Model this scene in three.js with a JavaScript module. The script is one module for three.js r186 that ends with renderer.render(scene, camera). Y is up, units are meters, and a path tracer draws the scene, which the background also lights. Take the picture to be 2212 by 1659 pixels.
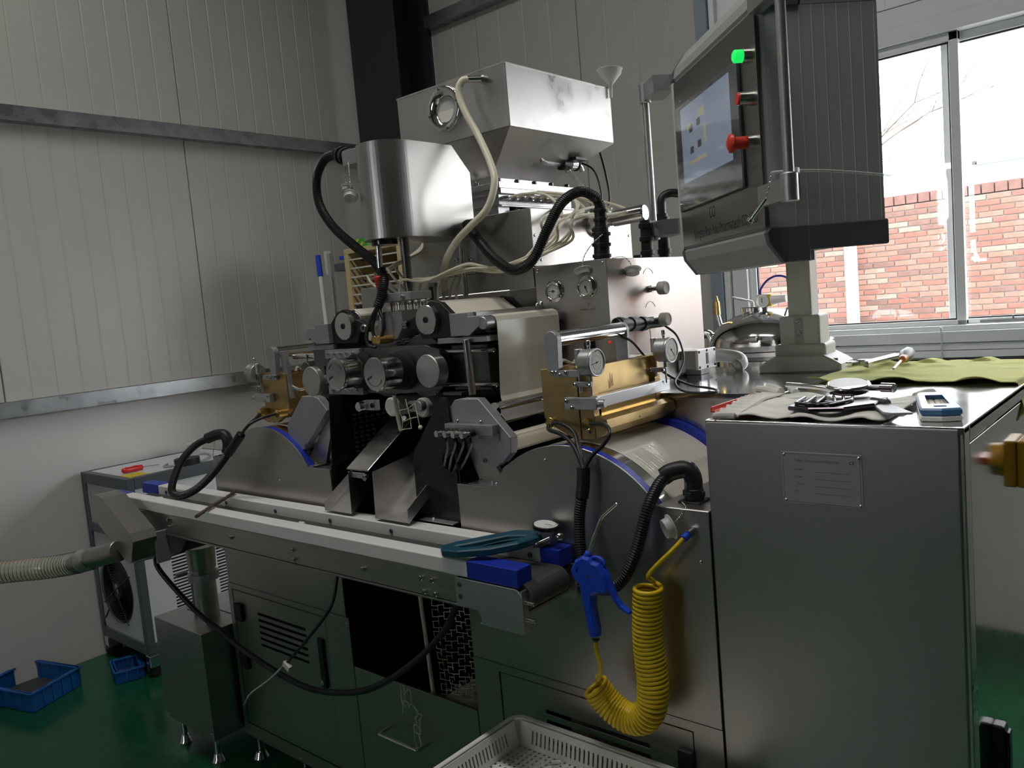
import * as THREE from 'three';
import { mergeGeometries } from 'three/addons/utils/BufferGeometryUtils.js';
import { RoundedBoxGeometry } from 'three/addons/geometries/RoundedBoxGeometry.js';
import { RectAreaLightUniformsLib } from 'three/addons/lights/RectAreaLightUniformsLib.js';

// ---------- camera, sky, lights, exposure ----------
const scene = new THREE.Scene();
const renderer = new THREE.WebGLRenderer({ antialias: true });
renderer.toneMapping = THREE.LinearToneMapping;
renderer.toneMappingExposure = 0.84;
renderer.shadowMap.enabled = true;
RectAreaLightUniformsLib.init();
const camera = new THREE.PerspectiveCamera(50.68, 2212 / 1659, 0.05, 60);
camera.position.set(0, 1.464, 0);
camera.quaternion.setFromRotationMatrix(new THREE.Matrix4().makeBasis(
  new THREE.Vector3(0.75442, -0.08604, -0.65073), new THREE.Vector3(0.00163, 0.99161, -0.12922), new THREE.Vector3(0.65639, 0.09643, 0.74824)));
scene.background = new THREE.Color(0.93, 0.97, 1.0);   // overcast daylight
scene.backgroundIntensity = 12;

// two added batten lamps, unseen above the frame, for top light (their fittings are built below)
const ADDED_LAMPS = [[-0.55, 4.2, -0.75], [-2.3, 4.2, -0.75]];
for (const p of ADDED_LAMPS) { const l = new THREE.RectAreaLight(new THREE.Color(1, 0.97, 0.92), 42, 1.3, 0.16); l.position.set(p[0], p[1] - 0.035, p[2]); l.lookAt(p[0], 0, p[2]); scene.add(l); }

// ---------- helpers ----------
let seed = 7;
const rnd = () => { seed = (seed * 1664525 + 1013904223) >>> 0; return seed / 4294967296; };
const rr = (a, b) => a + (b - a) * rnd();
const V = (a) => new THREE.Vector3(...a);
const used = {};
const numbered = (n) => { used[n] = (used[n] ?? -1) + 1; return used[n] ? n + '_' + String(used[n]).padStart(3, '0') : n; };

function uvBox(g) {                       // box-projected uv in metres
  if (g.userData.keepUv) return g;
  const p = g.attributes.position, n = g.attributes.normal, uv = new Float32Array(p.count * 2);
  for (let i = 0; i < p.count; i++) {
    const ax = Math.abs(n.getX(i)), ay = Math.abs(n.getY(i)), az = Math.abs(n.getZ(i));
    const x = p.getX(i), y = p.getY(i), z = p.getZ(i);
    if (ax >= ay && ax >= az) { uv[2 * i] = z; uv[2 * i + 1] = y; }
    else if (ay >= az) { uv[2 * i] = x; uv[2 * i + 1] = z; }
    else { uv[2 * i] = x; uv[2 * i + 1] = y; }
  }
  g.setAttribute('uv', new THREE.BufferAttribute(uv, 2));
  return g;
}
function prep(g) {
  const h = g.index ? g.toNonIndexed() : g;
  h.userData = g.userData;
  for (const k of Object.keys(h.attributes)) if (!['position', 'normal', 'uv'].includes(k)) h.deleteAttribute(k);
  if (!h.attributes.normal) h.computeVertexNormals();
  h.morphAttributes = {};
  return uvBox(h);
}
function merged(geos) { const l = geos.flat(9).map(prep); return l.length === 1 ? l[0] : mergeGeometries(l); }
function shadowed(m) { m.castShadow = true; m.receiveShadow = true; return m; }
// world-space geometries become a child of a thing (whose base is stored) or a sub-part
function part(parent, name, mat, ...geos) {
  const g = merged(geos), o = parent.userData.__o || [0, 0, 0];
  g.translate(-o[0], -o[1], -o[2]);
  const m = shadowed(new THREE.Mesh(g, mat)); m.name = name;
  m.userData.__o = o; parent.add(m); return m;
}
function thing(name, label, category, base = [0, 0, 0], group) {
  const o = new THREE.Group(); o.name = numbered(name); o.position.set(...base);
  o.userData = { label, category, __o: base }; if (group) o.userData.group = group;
  scene.add(o); return o;
}
function solo(name, label, category, mat, geos, group) {
  const g = merged([geos]); g.computeBoundingBox(); const b = g.boundingBox;
  const o = [(b.min.x + b.max.x) / 2, b.min.y, (b.min.z + b.max.z) / 2];
  g.translate(-o[0], -o[1], -o[2]);
  const m = shadowed(new THREE.Mesh(g, mat)); m.name = numbered(name); m.position.set(...o);
  m.userData = { label, category, __o: o }; if (group) m.userData.group = group;
  scene.add(m); return m;
}
function struct(name, mat, ...geos) {
  const m = shadowed(new THREE.Mesh(merged(geos), mat)); m.name = numbered(name); m.userData = { kind: 'structure', __o: [0, 0, 0] };
  scene.add(m); return m;
}
function structGroup(name) { const g = new THREE.Group(); g.name = numbered(name); g.userData = { kind: 'structure', __o: [0, 0, 0] }; scene.add(g); return g; }
// shapes
function bx(x0, x1, y0, y1, z0, z1, r = 0.0015) {
  const w = Math.abs(x1 - x0), h = Math.abs(y1 - y0), d = Math.abs(z1 - z0), k = Math.min(r, w * 0.45, h * 0.45, d * 0.45);
  const g = k > 1e-5 ? new RoundedBoxGeometry(w, h, d, 1, k) : new THREE.BoxGeometry(w, h, d);
  g.translate((x0 + x1) / 2, (y0 + y1) / 2, (z0 + z1) / 2); return g;
}
const plain = (x0, x1, y0, y1, z0, z1) => bx(x0, x1, y0, y1, z0, z1, 0);
const UP = new THREE.Vector3(0, 1, 0);
function along(g, a, b) {                  // a geometry standing on y=0 is laid from a towards b
  const d = V(b).sub(V(a)).normalize();
  g.applyQuaternion(new THREE.Quaternion().setFromUnitVectors(UP, d)); g.translate(...a); return g;
}
function cyl(a, b, r, r2 = r, seg = 20, bev = 0.001) {
  const L = V(b).distanceTo(V(a)), k = Math.min(bev, r * 0.3, r2 * 0.3, L * 0.3);
  const pr = [[0, 0], [r - k, 0], [r, k], [r2, L - k], [r2 - k, L], [0, L]];
  return lathe(pr, a, b, seg);
}
function lathe(pr, a = [0, 0, 0], b = [a[0], a[1] + 1, a[2]], seg = 24) {   // crisp profile: each band keeps its own normals
  const out = [];
  for (let i = 0; i < pr.length - 1; i++) out.push(new THREE.LatheGeometry([new THREE.Vector2(...pr[i]), new THREE.Vector2(...pr[i + 1])], seg));
  const g = mergeGeometries(out.map((q) => q.toNonIndexed())); return along(g, a, b);
}
function smoothLathe(pr, a, b, seg = 32) { return along(new THREE.LatheGeometry(pr.map((p) => new THREE.Vector2(...p)), seg), a, b); }
function ring(a, b, ro, ri, seg = 32) {
  const L = V(b).distanceTo(V(a));
  return lathe([[ri, 0], [ro, 0], [ro, L], [ri, L], [ri, 0]], a, b, seg);
}
function sphere(c, r, sx = 1, sy = 1, sz = 1, seg = 14) { const g = new THREE.SphereGeometry(r, seg, Math.ceil(seg * 0.7)); g.scale(sx, sy, sz); g.translate(...c); return g; }
function prism(poly, axis, a0, a1, bevel = 0, holes = []) {  // poly in (x,y) for z, (z,y) for x, (x,z) for y
  const sh = new THREE.Shape(poly.map((p) => new THREE.Vector2(...p)));
  for (const h of holes) sh.holes.push(new THREE.Path(h.map((p) => new THREE.Vector2(...p))));
  const L = Math.abs(a1 - a0), lo = Math.min(a0, a1);
  const g = new THREE.ExtrudeGeometry(sh, { depth: L - 2 * bevel, bevelEnabled: bevel > 0, bevelThickness: bevel, bevelSize: bevel, bevelOffset: -bevel, bevelSegments: 1, steps: 1, curveSegments: 8 });
  g.translate(0, 0, lo + bevel);
  const M = new THREE.Matrix4();
  if (axis === 'x') { M.set(0, 0, 1, 0, 0, 1, 0, 0, 1, 0, 0, 0, 0, 0, 0, 1); g.applyMatrix4(M); flip(g); }
  if (axis === 'y') { M.set(1, 0, 0, 0, 0, 0, 1, 0, 0, 1, 0, 0, 0, 0, 0, 1); g.applyMatrix4(M); flip(g); }
  return g;
}
function flip(g) {                         // the axis swap mirrors the solid: turn the faces back out
  const h = g.index ? g.toNonIndexed() : g, p = h.attributes.position, n = h.attributes.normal, u = h.attributes.uv;
  for (let i = 0; i < p.count; i += 3) for (const at of [p, n, u]) if (at) for (let c = 0; c < at.itemSize; c++) {
    const t = at.array[(i + 1) * at.itemSize + c]; at.array[(i + 1) * at.itemSize + c] = at.array[(i + 2) * at.itemSize + c]; at.array[(i + 2) * at.itemSize + c] = t;
  }
  if (h !== g) { g.index = null; g.attributes = h.attributes; }
  h.computeVertexNormals(); return g;
}
const arcPts = (cx, cy, r, a0, a1, n) => Array.from({ length: n + 1 }, (_, i) => { const a = a0 + (a1 - a0) * i / n; return [cx + r * Math.cos(a), cy + r * Math.sin(a)]; });
function sweep(pts, r, n = 60, rad = 10, rf = null, tension = 0.5) {
  const c = new THREE.CatmullRomCurve3(pts.map(V), false, 'catmullrom', tension);
  const fr = c.computeFrenetFrames(n, false), pos = [], nor = [], idx = [];
  for (let i = 0; i <= n; i++) {
    const P = c.getPointAt(i / n), q = rf ? rf(i, n) * r : r;
    for (let j = 0; j <= rad; j++) {
      const a = j / rad * Math.PI * 2, d = fr.normals[i].clone().multiplyScalar(Math.cos(a)).addScaledVector(fr.binormals[i], Math.sin(a));
      pos.push(P.x + d.x * q, P.y + d.y * q, P.z + d.z * q); nor.push(d.x, d.y, d.z);
    }
  }
  const w = rad + 1;
  for (let i = 0; i < n; i++) for (let j = 0; j < rad; j++) { const a = i * w + j; idx.push(a, a + 1, a + w, a + 1, a + w + 1, a + w); }
  for (const [i0, s] of [[0, 1], [n, -1]]) {          // caps
    const P = c.getPointAt(i0 / n), k = pos.length / 3; pos.push(P.x, P.y, P.z); const t = fr.tangents[i0]; nor.push(-s * t.x, -s * t.y, -s * t.z);
    for (let j = 0; j < rad; j++) { const a = i0 * w + j; s > 0 ? idx.push(k, a + 1, a) : idx.push(k, a, a + 1); }
  }
  const g = new THREE.BufferGeometry();
  g.setAttribute('position', new THREE.Float32BufferAttribute(pos, 3)); g.setAttribute('normal', new THREE.Float32BufferAttribute(nor, 3));
  g.setAttribute('uv', new THREE.Float32BufferAttribute(new Float32Array(pos.length / 3 * 2), 2)); g.setIndex(idx);
  if (rf) { const h = g.toNonIndexed(); h.computeVertexNormals(); return h; }
  return g;
}
const conduit = (pts, r, n = 130) => sweep(pts, r, n * 4, 12, (i) => [1, 1, 0.87, 0.87][i % 4]);
function bolt(at, dir, r = 0.005, h = 0.004, hex = false) {          // cap screw with a socket
  const b = [at[0] + dir[0], at[1] + dir[1], at[2] + dir[2]];
  return hex ? lathe([[0, 0], [r, 0], [r, h], [r * 0.85, h * 1.15], [0, h * 1.15]], at, b, 6)
    : lathe([[r, 0], [r, h * 0.8], [r * 0.8, h], [r * 0.5, h], [r * 0.5, h * 0.45], [0, h * 0.45]], at, b, 12);
}
function chain(pts, link = 0.006, wire = 0.0009) {
  const c = new THREE.CatmullRomCurve3(pts.map(V)), L = c.getLength(), n = Math.max(3, Math.round(L / (link * 0.72))), out = [];
  for (let i = 0; i < n; i++) {
    const P = c.getPointAt((i + 0.5) / n), t = c.getTangentAt((i + 0.5) / n), g = new THREE.TorusGeometry(link * 0.36, wire, 5, 9);
    g.scale(0.62, 1.25, 1); g.rotateY(i % 2 ? 0.3 : 0.3 + Math.PI / 2);
    g.applyQuaternion(new THREE.Quaternion().setFromUnitVectors(UP, t)); g.translate(P.x, P.y, P.z); out.push(g);
  }
  return out;
}
function turned(g, c, ry = 0, rx = 0, rz = 0) { g.translate(-c[0], -c[1], -c[2]); g.rotateX(rx); g.rotateZ(rz); g.rotateY(ry); g.translate(...c); return g; }

// ---------- textures and materials ----------
function dataTex(w, h, fn, srgb = false) {
  const d = new Uint8Array(w * h * 4);
  for (let y = 0; y < h; y++) for (let x = 0; x < w; x++) { const c = fn(x, y), k = (y * w + x) * 4; d[k] = c[0] ?? c; d[k + 1] = c[1] ?? c[0] ?? c; d[k + 2] = c[2] ?? c[0] ?? c; d[k + 3] = 255; }
  const t = new THREE.DataTexture(d, w, h); t.wrapS = t.wrapT = THREE.RepeatWrapping; t.magFilter = THREE.LinearFilter; t.minFilter = THREE.LinearFilter;
  if (srgb) t.colorSpace = THREE.SRGBColorSpace; t.needsUpdate = true; return t;
}
const hash = (x, y) => { let h = (x * 374761393 + y * 668265263) | 0; h = Math.imul(h ^ (h >>> 13), 1274126177); return ((h ^ (h >>> 16)) >>> 0) / 4294967296; };
const wrap = (a, n) => ((a % n) + n) % n;
function vnoise(x, y, px, py) {            // tileable value noise
  const xi = Math.floor(x), yi = Math.floor(y), fx = x - xi, fy = y - yi, s = fx * fx * (3 - 2 * fx), t = fy * fy * (3 - 2 * fy);
  const h = (a, b) => hash(wrap(a, px), wrap(b, py));
  return (h(xi, yi) * (1 - s) + h(xi + 1, yi) * s) * (1 - t) + (h(xi, yi + 1) * (1 - s) + h(xi + 1, yi + 1) * s) * t;
}
const fbm = (u, v, f, oct = 4) => { let a = 0, w = 0.5, q = f; for (let i = 0; i < oct; i++) { a += w * vnoise(u * q, v * q, q, q); w *= 0.5; q *= 2; } return a / (1 - Math.pow(0.5, oct)); };
const N = 512;
const tBrush = dataTex(N, N, (x, y) => { const s = 0.6 * vnoise(x / 128, y / 1.5, 4, Math.ceil(N / 1.5)) + 0.4 * vnoise(x / 40, y / 3, 13, 171); return [Math.round(255 * s)]; });
const tBrushR = dataTex(N, N, (x, y) => { const s = 0.5 * vnoise(x / 128, y / 2, 4, 256) + 0.5 * fbm(x / N, y / N, 6); return [255, Math.round(228 + 27 * s), 255]; });
const tBlotch = dataTex(N, N, (x, y) => { const s = fbm(x / N, y / N, 5, 5); return [Math.round(200 + 55 * s)]; }, true);
const tWavy = dataTex(N, N, (x, y) => [Math.round(255 * fbm(x / N, y / N, 4, 3))]);
const tFine = dataTex(256, 256, (x, y) => [Math.round(255 * (0.5 * hash(x, y) + 0.5 * fbm(x / 256, y / 256, 32, 2)))]);
const tSmudge = dataTex(N, N, (x, y) => { const s = fbm(x / N, y / N, 6, 5), q = fbm(x / N + 0.37, y / N + 0.11, 16, 4); return [255, Math.round(255 * Math.min(1, 0.45 + 0.75 * Math.max(0, s * 0.7 + q * 0.5 - 0.2))), 255]; });
const tCloth = dataTex(256, 256, (x, y) => [Math.round(127 + 64 * Math.sin(x * Math.PI / 2) + 64 * Math.sin(y * Math.PI / 2 + (x % 8 > 3 ? Math.PI : 0)))]);
const rep = (t, u, v) => { const c = t.clone(); c.repeat.set(u, v); c.needsUpdate = true; return c; };
const M = {};
const std = (name, color, roughness, metalness = 0, extra = {}) => { const m = new THREE.MeshPhysicalMaterial({ color: new THREE.Color(...color), roughness, metalness, ...extra }); m.name = name; M[name] = m; return m; };
const bBrush = rep(tBrush, 3, 3), rBrush = rep(tBrushR, 3, 3), rSmudge = rep(tSmudge, 1.6, 1.6);
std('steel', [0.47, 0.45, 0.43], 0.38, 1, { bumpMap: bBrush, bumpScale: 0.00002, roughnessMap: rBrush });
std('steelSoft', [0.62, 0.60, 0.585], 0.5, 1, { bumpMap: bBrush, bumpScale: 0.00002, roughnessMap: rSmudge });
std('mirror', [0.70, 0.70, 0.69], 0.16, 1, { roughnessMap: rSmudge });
std('polished', [0.72, 0.71, 0.70], 0.10, 1);
std('chrome', [0.75, 0.75, 0.75], 0.16, 1);
std('alu', [0.56, 0.56, 0.57], 0.42, 1, { bumpMap: rep(tFine, 20, 20), bumpScale: 0.00006 });
std('aluFlat', [0.44, 0.44, 0.455], 0.55, 0.85, { bumpMap: rep(tFine, 20, 20), bumpScale: 0.00006 });
std('knurl', [0.55, 0.55, 0.54], 0.35, 1, { bumpMap: rep(tCloth, 8, 8), bumpScale: 0.0005 });
std('brass', [0.66, 0.47, 0.22], 0.42, 1, { map: rep(tBlotch, 4, 4), bumpMap: rep(tBrush, 6, 6), bumpScale: 0.00008 });
std('brassBright', [0.80, 0.56, 0.20], 0.25, 1);
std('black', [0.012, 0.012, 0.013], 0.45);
std('rubber', [0.016, 0.017, 0.018], 0.42);
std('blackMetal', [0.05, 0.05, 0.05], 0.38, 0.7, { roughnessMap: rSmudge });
std('darkSteel', [0.20, 0.20, 0.195], 0.42, 1, { bumpMap: bBrush, bumpScale: 0.00002, roughnessMap: rBrush });
std('hmiGrey', [0.36, 0.385, 0.37], 0.55);
std('hmiDark', [0.10, 0.105, 0.12], 0.5);
std('postGrey', [0.62, 0.61, 0.57], 0.5);
std('whitePlastic', [0.80, 0.79, 0.76], 0.4, 0, { bumpMap: rep(tWavy, 3, 3), bumpScale: 0.0005 });
std('nylon', [0.84, 0.83, 0.81], 0.38);
std('cap', [0.80, 0.82, 0.80], 0.4, 0, { transmission: 0.45, thickness: 0 });
std('gel', [0.83, 0.79, 0.68], 0.22, 0, { bumpMap: rep(tWavy, 6, 6), bumpScale: 0.0006 });
std('gelWet', [0.80, 0.77, 0.68], 0.06, 0, { bumpMap: rep(tBrush, 2, 2), bumpScale: 0.00025, clearcoat: 1, clearcoatRoughness: 0.05 });
std('cream', [0.78, 0.74, 0.58], 0.28);
std('capsule', [0.86, 0.84, 0.76], 0.25);
std('blue', [0.010, 0.035, 0.42], 0.42);
std('gunBlue', [0.012, 0.07, 0.62], 0.35);
std('crateBlue', [0.006, 0.10, 0.36], 0.42, 0, { bumpMap: rep(tFine, 6, 6), bumpScale: 0.0004 });
std('yellow', [0.78, 0.55, 0.015], 0.28);
std('red', [0.62, 0.02, 0.018], 0.28);
std('redFlat', [0.72, 0.055, 0.03], 0.35);
std('gaugeFace', [0.74, 0.75, 0.72], 0.4);
std('glass', [1, 1, 1], 0.0, 0, { transmission: 1, thickness: 0, ior: 1.45 });
std('clearTube', [0.85, 0.87, 0.86], 0.12, 0, { transmission: 0.8, thickness: 0 });
std('ink', [0.03, 0.03, 0.03], 0.6);
std('belt', [0.06, 0.065, 0.06], 0.5, 0, { bumpMap: rep(tCloth, 30, 30), bumpScale: 0.0004 });
std('galv', [0.45, 0.47, 0.48], 0.45, 0.9, { map: rep(tBlotch, 3, 3), roughnessMap: rep(tSmudge, 2, 2) });
std('wallPaint', [0.47, 0.46, 0.43], 0.42, 0, { bumpMap: rep(tWavy, 1.3, 0.5), bumpScale: 0.006, });
std('dado', [0.66, 0.65, 0.63], 0.6, 0, { bumpMap: rep(tWavy, 2, 2), bumpScale: 0.002 });
std('floorGreen', [0.008, 0.11, 0.042], 0.28, 0, { roughnessMap: rep(tSmudge, 0.7, 0.7), map: rep(tBlotch, 0.6, 0.6), bumpMap: rep(tWavy, 1, 1), bumpScale: 0.002 });
std('ceiling', [0.42, 0.42, 0.41], 0.7);
std('columnPaint', [0.022, 0.024, 0.028], 0.5);
std('pvc', [0.82, 0.84, 0.85], 0.35);
std('pvcSeal', [0.05, 0.05, 0.06], 0.6);
std('flash', [0.25, 0.30, 0.36], 0.5);

// ---------- the room ----------
const XL = -3.958, ZB = -3.6, XR = 4.2, ZF = 3.6, H = 4.4;
struct('floor', M.floorGreen, plain(XL - 0.2, XR + 0.2, -0.1, 0, ZB - 0.25, ZF + 0.2));
struct('ceiling', M.ceiling, plain(XL - 0.2, XR + 0.2, H, H + 0.12, ZB - 0.25, ZF + 0.2));
function ribProfile(w, gap, n, dep, t) {   // panel section: flat face with fine pressed grooves, u along the wall, second coordinate = outwards
  const p = [[gap / 2, -t], [gap / 2, -0.003], [gap / 2 + 0.003, 0]];
  for (let i = 1; i < n; i++) { const u = i * w / n; p.push([u - 0.005, 0], [u - 0.0015, -dep], [u + 0.0015, -dep], [u + 0.005, 0]); }
  p.push([w - gap / 2 - 0.003, 0], [w - gap / 2, -0.003], [w - gap / 2, -t]); return p;
}
const wallLeft = structGroup('wall_left');
part(wallLeft, 'core', M.dado, plain(XL - 0.18, XL - 0.05, 0, H, ZB, ZF));
part(wallLeft, 'lower_wall', M.dado, plain(XL - 0.06, XL, 0, 1.2, ZB, ZF));
for (let i = -2; i < 6; i++) {
  const z0 = -2.155 + i * 0.965, z1 = Math.max(ZB, z0), w = Math.min(z0 + 0.965, ZF) - z1;
  const prof = ribProfile(0.965, 0.004, 9, 0.0022, 0.05).map(([u, o]) => [XL + o, z0 + u]).filter(([, z]) => z > ZB - 0.01);
  if (w < 0.5) continue;
  part(wallLeft, 'panel', M.wallPaint, prism(prof, 'y', 1.2, H));
}
const wallBack = structGroup('wall_back');
const W0 = -1.70, W1 = 0.98, WY0 = 1.215, WY1 = 2.42;   // window opening
part(wallBack, 'core', M.dado, plain(XL, W0, 0, H, ZB - 0.18, ZB - 0.05), plain(W0, XR, 0, WY0, ZB - 0.18, ZB - 0.05), plain(W0, XR, WY1, H, ZB - 0.18, ZB - 0.05), plain(W1, XR, WY0, WY1, ZB - 0.18, ZB - 0.05));
part(wallBack, 'lower_wall', M.dado, plain(XL, XR, 0, 1.17, ZB - 0.05, ZB));
for (let i = 0; i < 3; i++) {
  const x0 = -3.9 + i * 0.7, prof = ribProfile(0.7, 0.004, 4, 0.0016, 0.05).map(([u, o]) => [x0 + u, ZB + o]);
  part(wallBack, 'panel', M.wallPaint, prism(prof, 'y', 1.17, H));
}
for (let i = 0; i < 6; i++) {
  const x0 = W0 - 0.1 + i * 1.0, prof = ribProfile(1.0, 0.004, 5, 0.0016, 0.05).map(([u, o]) => [x0 + u, ZB + o]);
  part(wallBack, 'panel', M.pvc, prism(prof, 'y', WY1 + 0.09, H));
}
part(wallBack, 'pier', M.wallPaint, plain(W1 + 0.06, XR, 1.17, WY1 + 0.09, ZB - 0.05, ZB));
const wallRight = structGroup('wall_right');     // outside the frame
std('farWall', [0.16, 0.165, 0.16], 0.7);  // unseen walls coloured dark so the steel reflects a dim room
part(wallRight, 'core', M.farWall, plain(XR, XR + 0.18, 0, H, ZB, ZF));
const wallFront = structGroup('wall_front');     // behind the camera, with one unseen window assumed for the front light
const FW = [-2.6, -2.0, 1.45, 2.75];
part(wallFront, 'core', M.farWall, plain(XL - 0.18, FW[0], 0, H, ZF, ZF + 0.18), plain(FW[1], XR + 0.18, 0, H, ZF, ZF + 0.18), plain(FW[0], FW[1], 0, FW[2], ZF, ZF + 0.18), plain(FW[0], FW[1], FW[3], H, ZF, ZF + 0.18));
{
  const w = structGroup('window'), f = 0.05, [a, b, y0, y1] = FW, z = ZF + 0.09, m = (a + b) / 2;
  part(w, 'window_frame', M.pvc, plain(a, b, y0, y0 + f, z - 0.03, z + 0.03), plain(a, b, y1 - f, y1, z - 0.03, z + 0.03), plain(a, a + f, y0, y1, z - 0.03, z + 0.03), plain(b - f, b, y0, y1, z - 0.03, z + 0.03), plain(m - f / 2, m + f / 2, y0, y1, z - 0.03, z + 0.03));
  part(w, 'pane', M.glass, plain(a + f, m - f / 2, y0 + f, y1 - f, z - 0.002, z + 0.002)); part(w, 'pane', M.glass, plain(m + f / 2, b - f, y0 + f, y1 - f, z - 0.002, z + 0.002));
}
// sliding windows in the back wall
function slidingWindow(x0, x1, splits) {
  const w = structGroup('window'), z0 = ZB - 0.1, z1 = ZB + 0.012, f = 0.055;
  part(w, 'window_frame', M.pvc, bx(x0 - 0.02, x1 + 0.02, WY1 - f, WY1 + 0.01, z0, z1, 0.004), bx(x0 - 0.02, x1 + 0.02, WY0 - 0.005, WY0 + 0.018, z0, z1, 0.004), bx(x0 - 0.02, x0 + f, WY0, WY1, z0, z1, 0.004), bx(x1 - f, x1 + 0.02, WY0, WY1, z0, z1, 0.004),
    bx(x0 - 0.08, x1 + 0.08, WY1 + 0.01, WY1 + 0.085, ZB - 0.05, ZB + 0.006, 0.003));
  part(w, 'window_sill', M.pvc, bx(x0 - 0.06, x1 + 0.06, 1.165, WY0 - 0.004, ZB - 0.05, ZB + 0.03, 0.003), bx(x0 - 0.06, x1 + 0.06, 1.135, 1.163, ZB - 0.05, ZB + 0.018, 0.003), bx(x0 - 0.06, x1 + 0.06, 1.105, 1.133, ZB - 0.05, ZB + 0.024, 0.003));
  const xs = [x0 + f, ...splits, x1 - f];
  for (let i = 0; i < xs.length - 1; i++) {
    const a = xs[i] - (i ? 0.035 : 0), b = xs[i + 1] + (i < xs.length - 2 ? 0.035 : 0), zc = ZB - (i % 2 ? 0.066 : 0.028), s = 0.034, t = 0.016, y0 = WY0 + 0.018, y1 = WY1 - f;
    part(w, 'sash', M.pvc, bx(a, b, y0, y0 + 0.02, zc - t, zc + t, 0.003), bx(a, b, y1 - s, y1, zc - t, zc + t, 0.003), bx(a, a + s, y0, y1, zc - t, zc + t, 0.003), bx(b - s, b, y0, y1, zc - t, zc + t, 0.003));
    part(w, 'gasket', M.pvcSeal, plain(a + s, b - s, y0 + 0.02, y0 + 0.026, zc - 0.006, zc + 0.006), plain(a + s, b - s, y1 - s - 0.006, y1 - s, zc - 0.006, zc + 0.006), plain(a + s, a + s + 0.006, y0 + 0.02, y1 - s, zc - 0.006, zc + 0.006), plain(b - s - 0.006, b - s, y0 + 0.02, y1 - s, zc - 0.006, zc + 0.006));
    part(w, 'pane', M.glass, plain(a + s, b - s, y0 + 0.02, y1 - s, zc - 0.0015, zc + 0.0015));
  }
}
slidingWindow(W0, W1, [-0.785, 0.12]);
solo('window_latch', 'slim grey sliding latch lying on the lower rail of the right window pane', 'latch', M.darkSteel, [bx(-0.71, -0.55, 1.238, 1.246, -3.655, -3.644), bx(-0.6, -0.594, 1.246, 1.26, -3.652, -3.647)]);
struct('trim_1', M.flash, bx(-1.815, -1.755, 1.17, 3.4, ZB, ZB + 0.045, 0.004));
struct('trim_2', M.pvc, bx(-1.752, -1.725, 1.17, 3.4, ZB, ZB + 0.03, 0.003));
solo('sill_cable', 'thick dark cable strung along the wall right under the window sill', 'cable', M.rubber, [sweep([[-1.75, 1.112, -3.575], [-1.2, 1.094, -3.578], [-0.9, 1.09, -3.58], [-0.5, 1.1, -3.578], [0, 1.098, -3.58], [1.2, 1.1, -3.58]], 0.009, 50, 8)]);
solo('zip_tie', 'thin white plastic tie hanging over the middle of the sill', 'cable tie', M.cap, [bx(-0.835, -0.829, 1.1, 1.222, -3.566, -3.564), sphere([-0.832, 1.225, -3.566], 0.006)]);

// steel frame
const column = structGroup('column');
part(column, 'flange', M.columnPaint, bx(XL, -3.56, 0, H, -3.315, -3.3, 0.002)); part(column, 'flange', M.columnPaint, bx(XL, -3.56, 0, H, -3.6, -3.585, 0.002));
part(column, 'web', M.columnPaint, bx(-3.77, -3.755, 0, H, -3.59, -3.31, 0.001));
const girt = (y, z0, z1) => prism([[XL, y - 0.034], [XL + 0.055, y - 0.034], [XL + 0.055, y - 0.020], [XL + 0.052, y - 0.020], [XL + 0.052, y + 0.032], [XL + 0.05, y + 0.034], [XL, y + 0.034]], 'z', z0, z1);
struct('girt_1', M.galv, girt(1.203, -3.3, ZF));
struct('girt_2', M.galv, girt(2.470, -3.3, ZF));
struct('girt_3', M.galv, prism([[-3.545, 3.135], [-3.545, 3.195], [-3.54, 3.2], [4, 3.2], [4, 3.132], [-3.54, 3.132]], 'z', ZB, ZB + 0.07));

ADDED_LAMPS.forEach((p, i) => {  // housings for the two added unseen lamps
  const t = thing('added_ceiling_lamp', i ? 'added white batten lamp under the ceiling nearer the left wall' : 'added white batten lamp under the ceiling nearer the camera', 'lamp', p);
  part(t, 'housing', M.pvc, bx(p[0] - 0.66, p[0] + 0.66, p[1] - 0.02, p[1] + 0.04, p[2] - 0.09, p[2] + 0.09, 0.004)); part(t, 'diffuser', std('diffuser', [0.8, 0.8, 0.8], 0.5, 0, { emissive: new THREE.Color(1, 0.97, 0.92), emissiveIntensity: 2 }), plain(p[0] - 0.65, p[0] + 0.65, p[1] - 0.03, p[1] - 0.02, p[2] - 0.08, p[2] + 0.08));
  part(t, 'rod', M.galv, cyl([p[0] - 0.5, p[1] + 0.04, p[2]], [p[0] - 0.5, H, p[2]], 0.006)); part(t, 'rod', M.galv, cyl([p[0] + 0.5, p[1] + 0.04, p[2]], [p[0] + 0.5, H, p[2]], 0.006));
});

// ---------- outside ----------
std('brickA', [0.46, 0.20, 0.155], 0.85, 0, { map: rep(tBlotch, 3, 3), bumpMap: rep(tFine, 6, 6), bumpScale: 0.003 });
std('brickB', [0.54, 0.27, 0.21], 0.85, 0, { map: rep(tBlotch, 3, 3), bumpMap: rep(tFine, 6, 6), bumpScale: 0.003 });
std('brickC', [0.56, 0.38, 0.31], 0.85, 0, { map: rep(tBlotch, 3, 3), bumpMap: rep(tFine, 6, 6), bumpScale: 0.003 });
std('brickD', [0.34, 0.19, 0.16], 0.85, 0, { map: rep(tBlotch, 3, 3), bumpMap: rep(tFine, 6, 6), bumpScale: 0.003 });
std('mortar', [0.42, 0.40, 0.37], 0.95, 0, { bumpMap: rep(tFine, 4, 4), bumpScale: 0.004 });
std('ground', [0.30, 0.29, 0.27], 0.95);
std('render', [0.62, 0.62, 0.60], 0.8);
std('bark', [0.16, 0.13, 0.11], 0.9);
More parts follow.
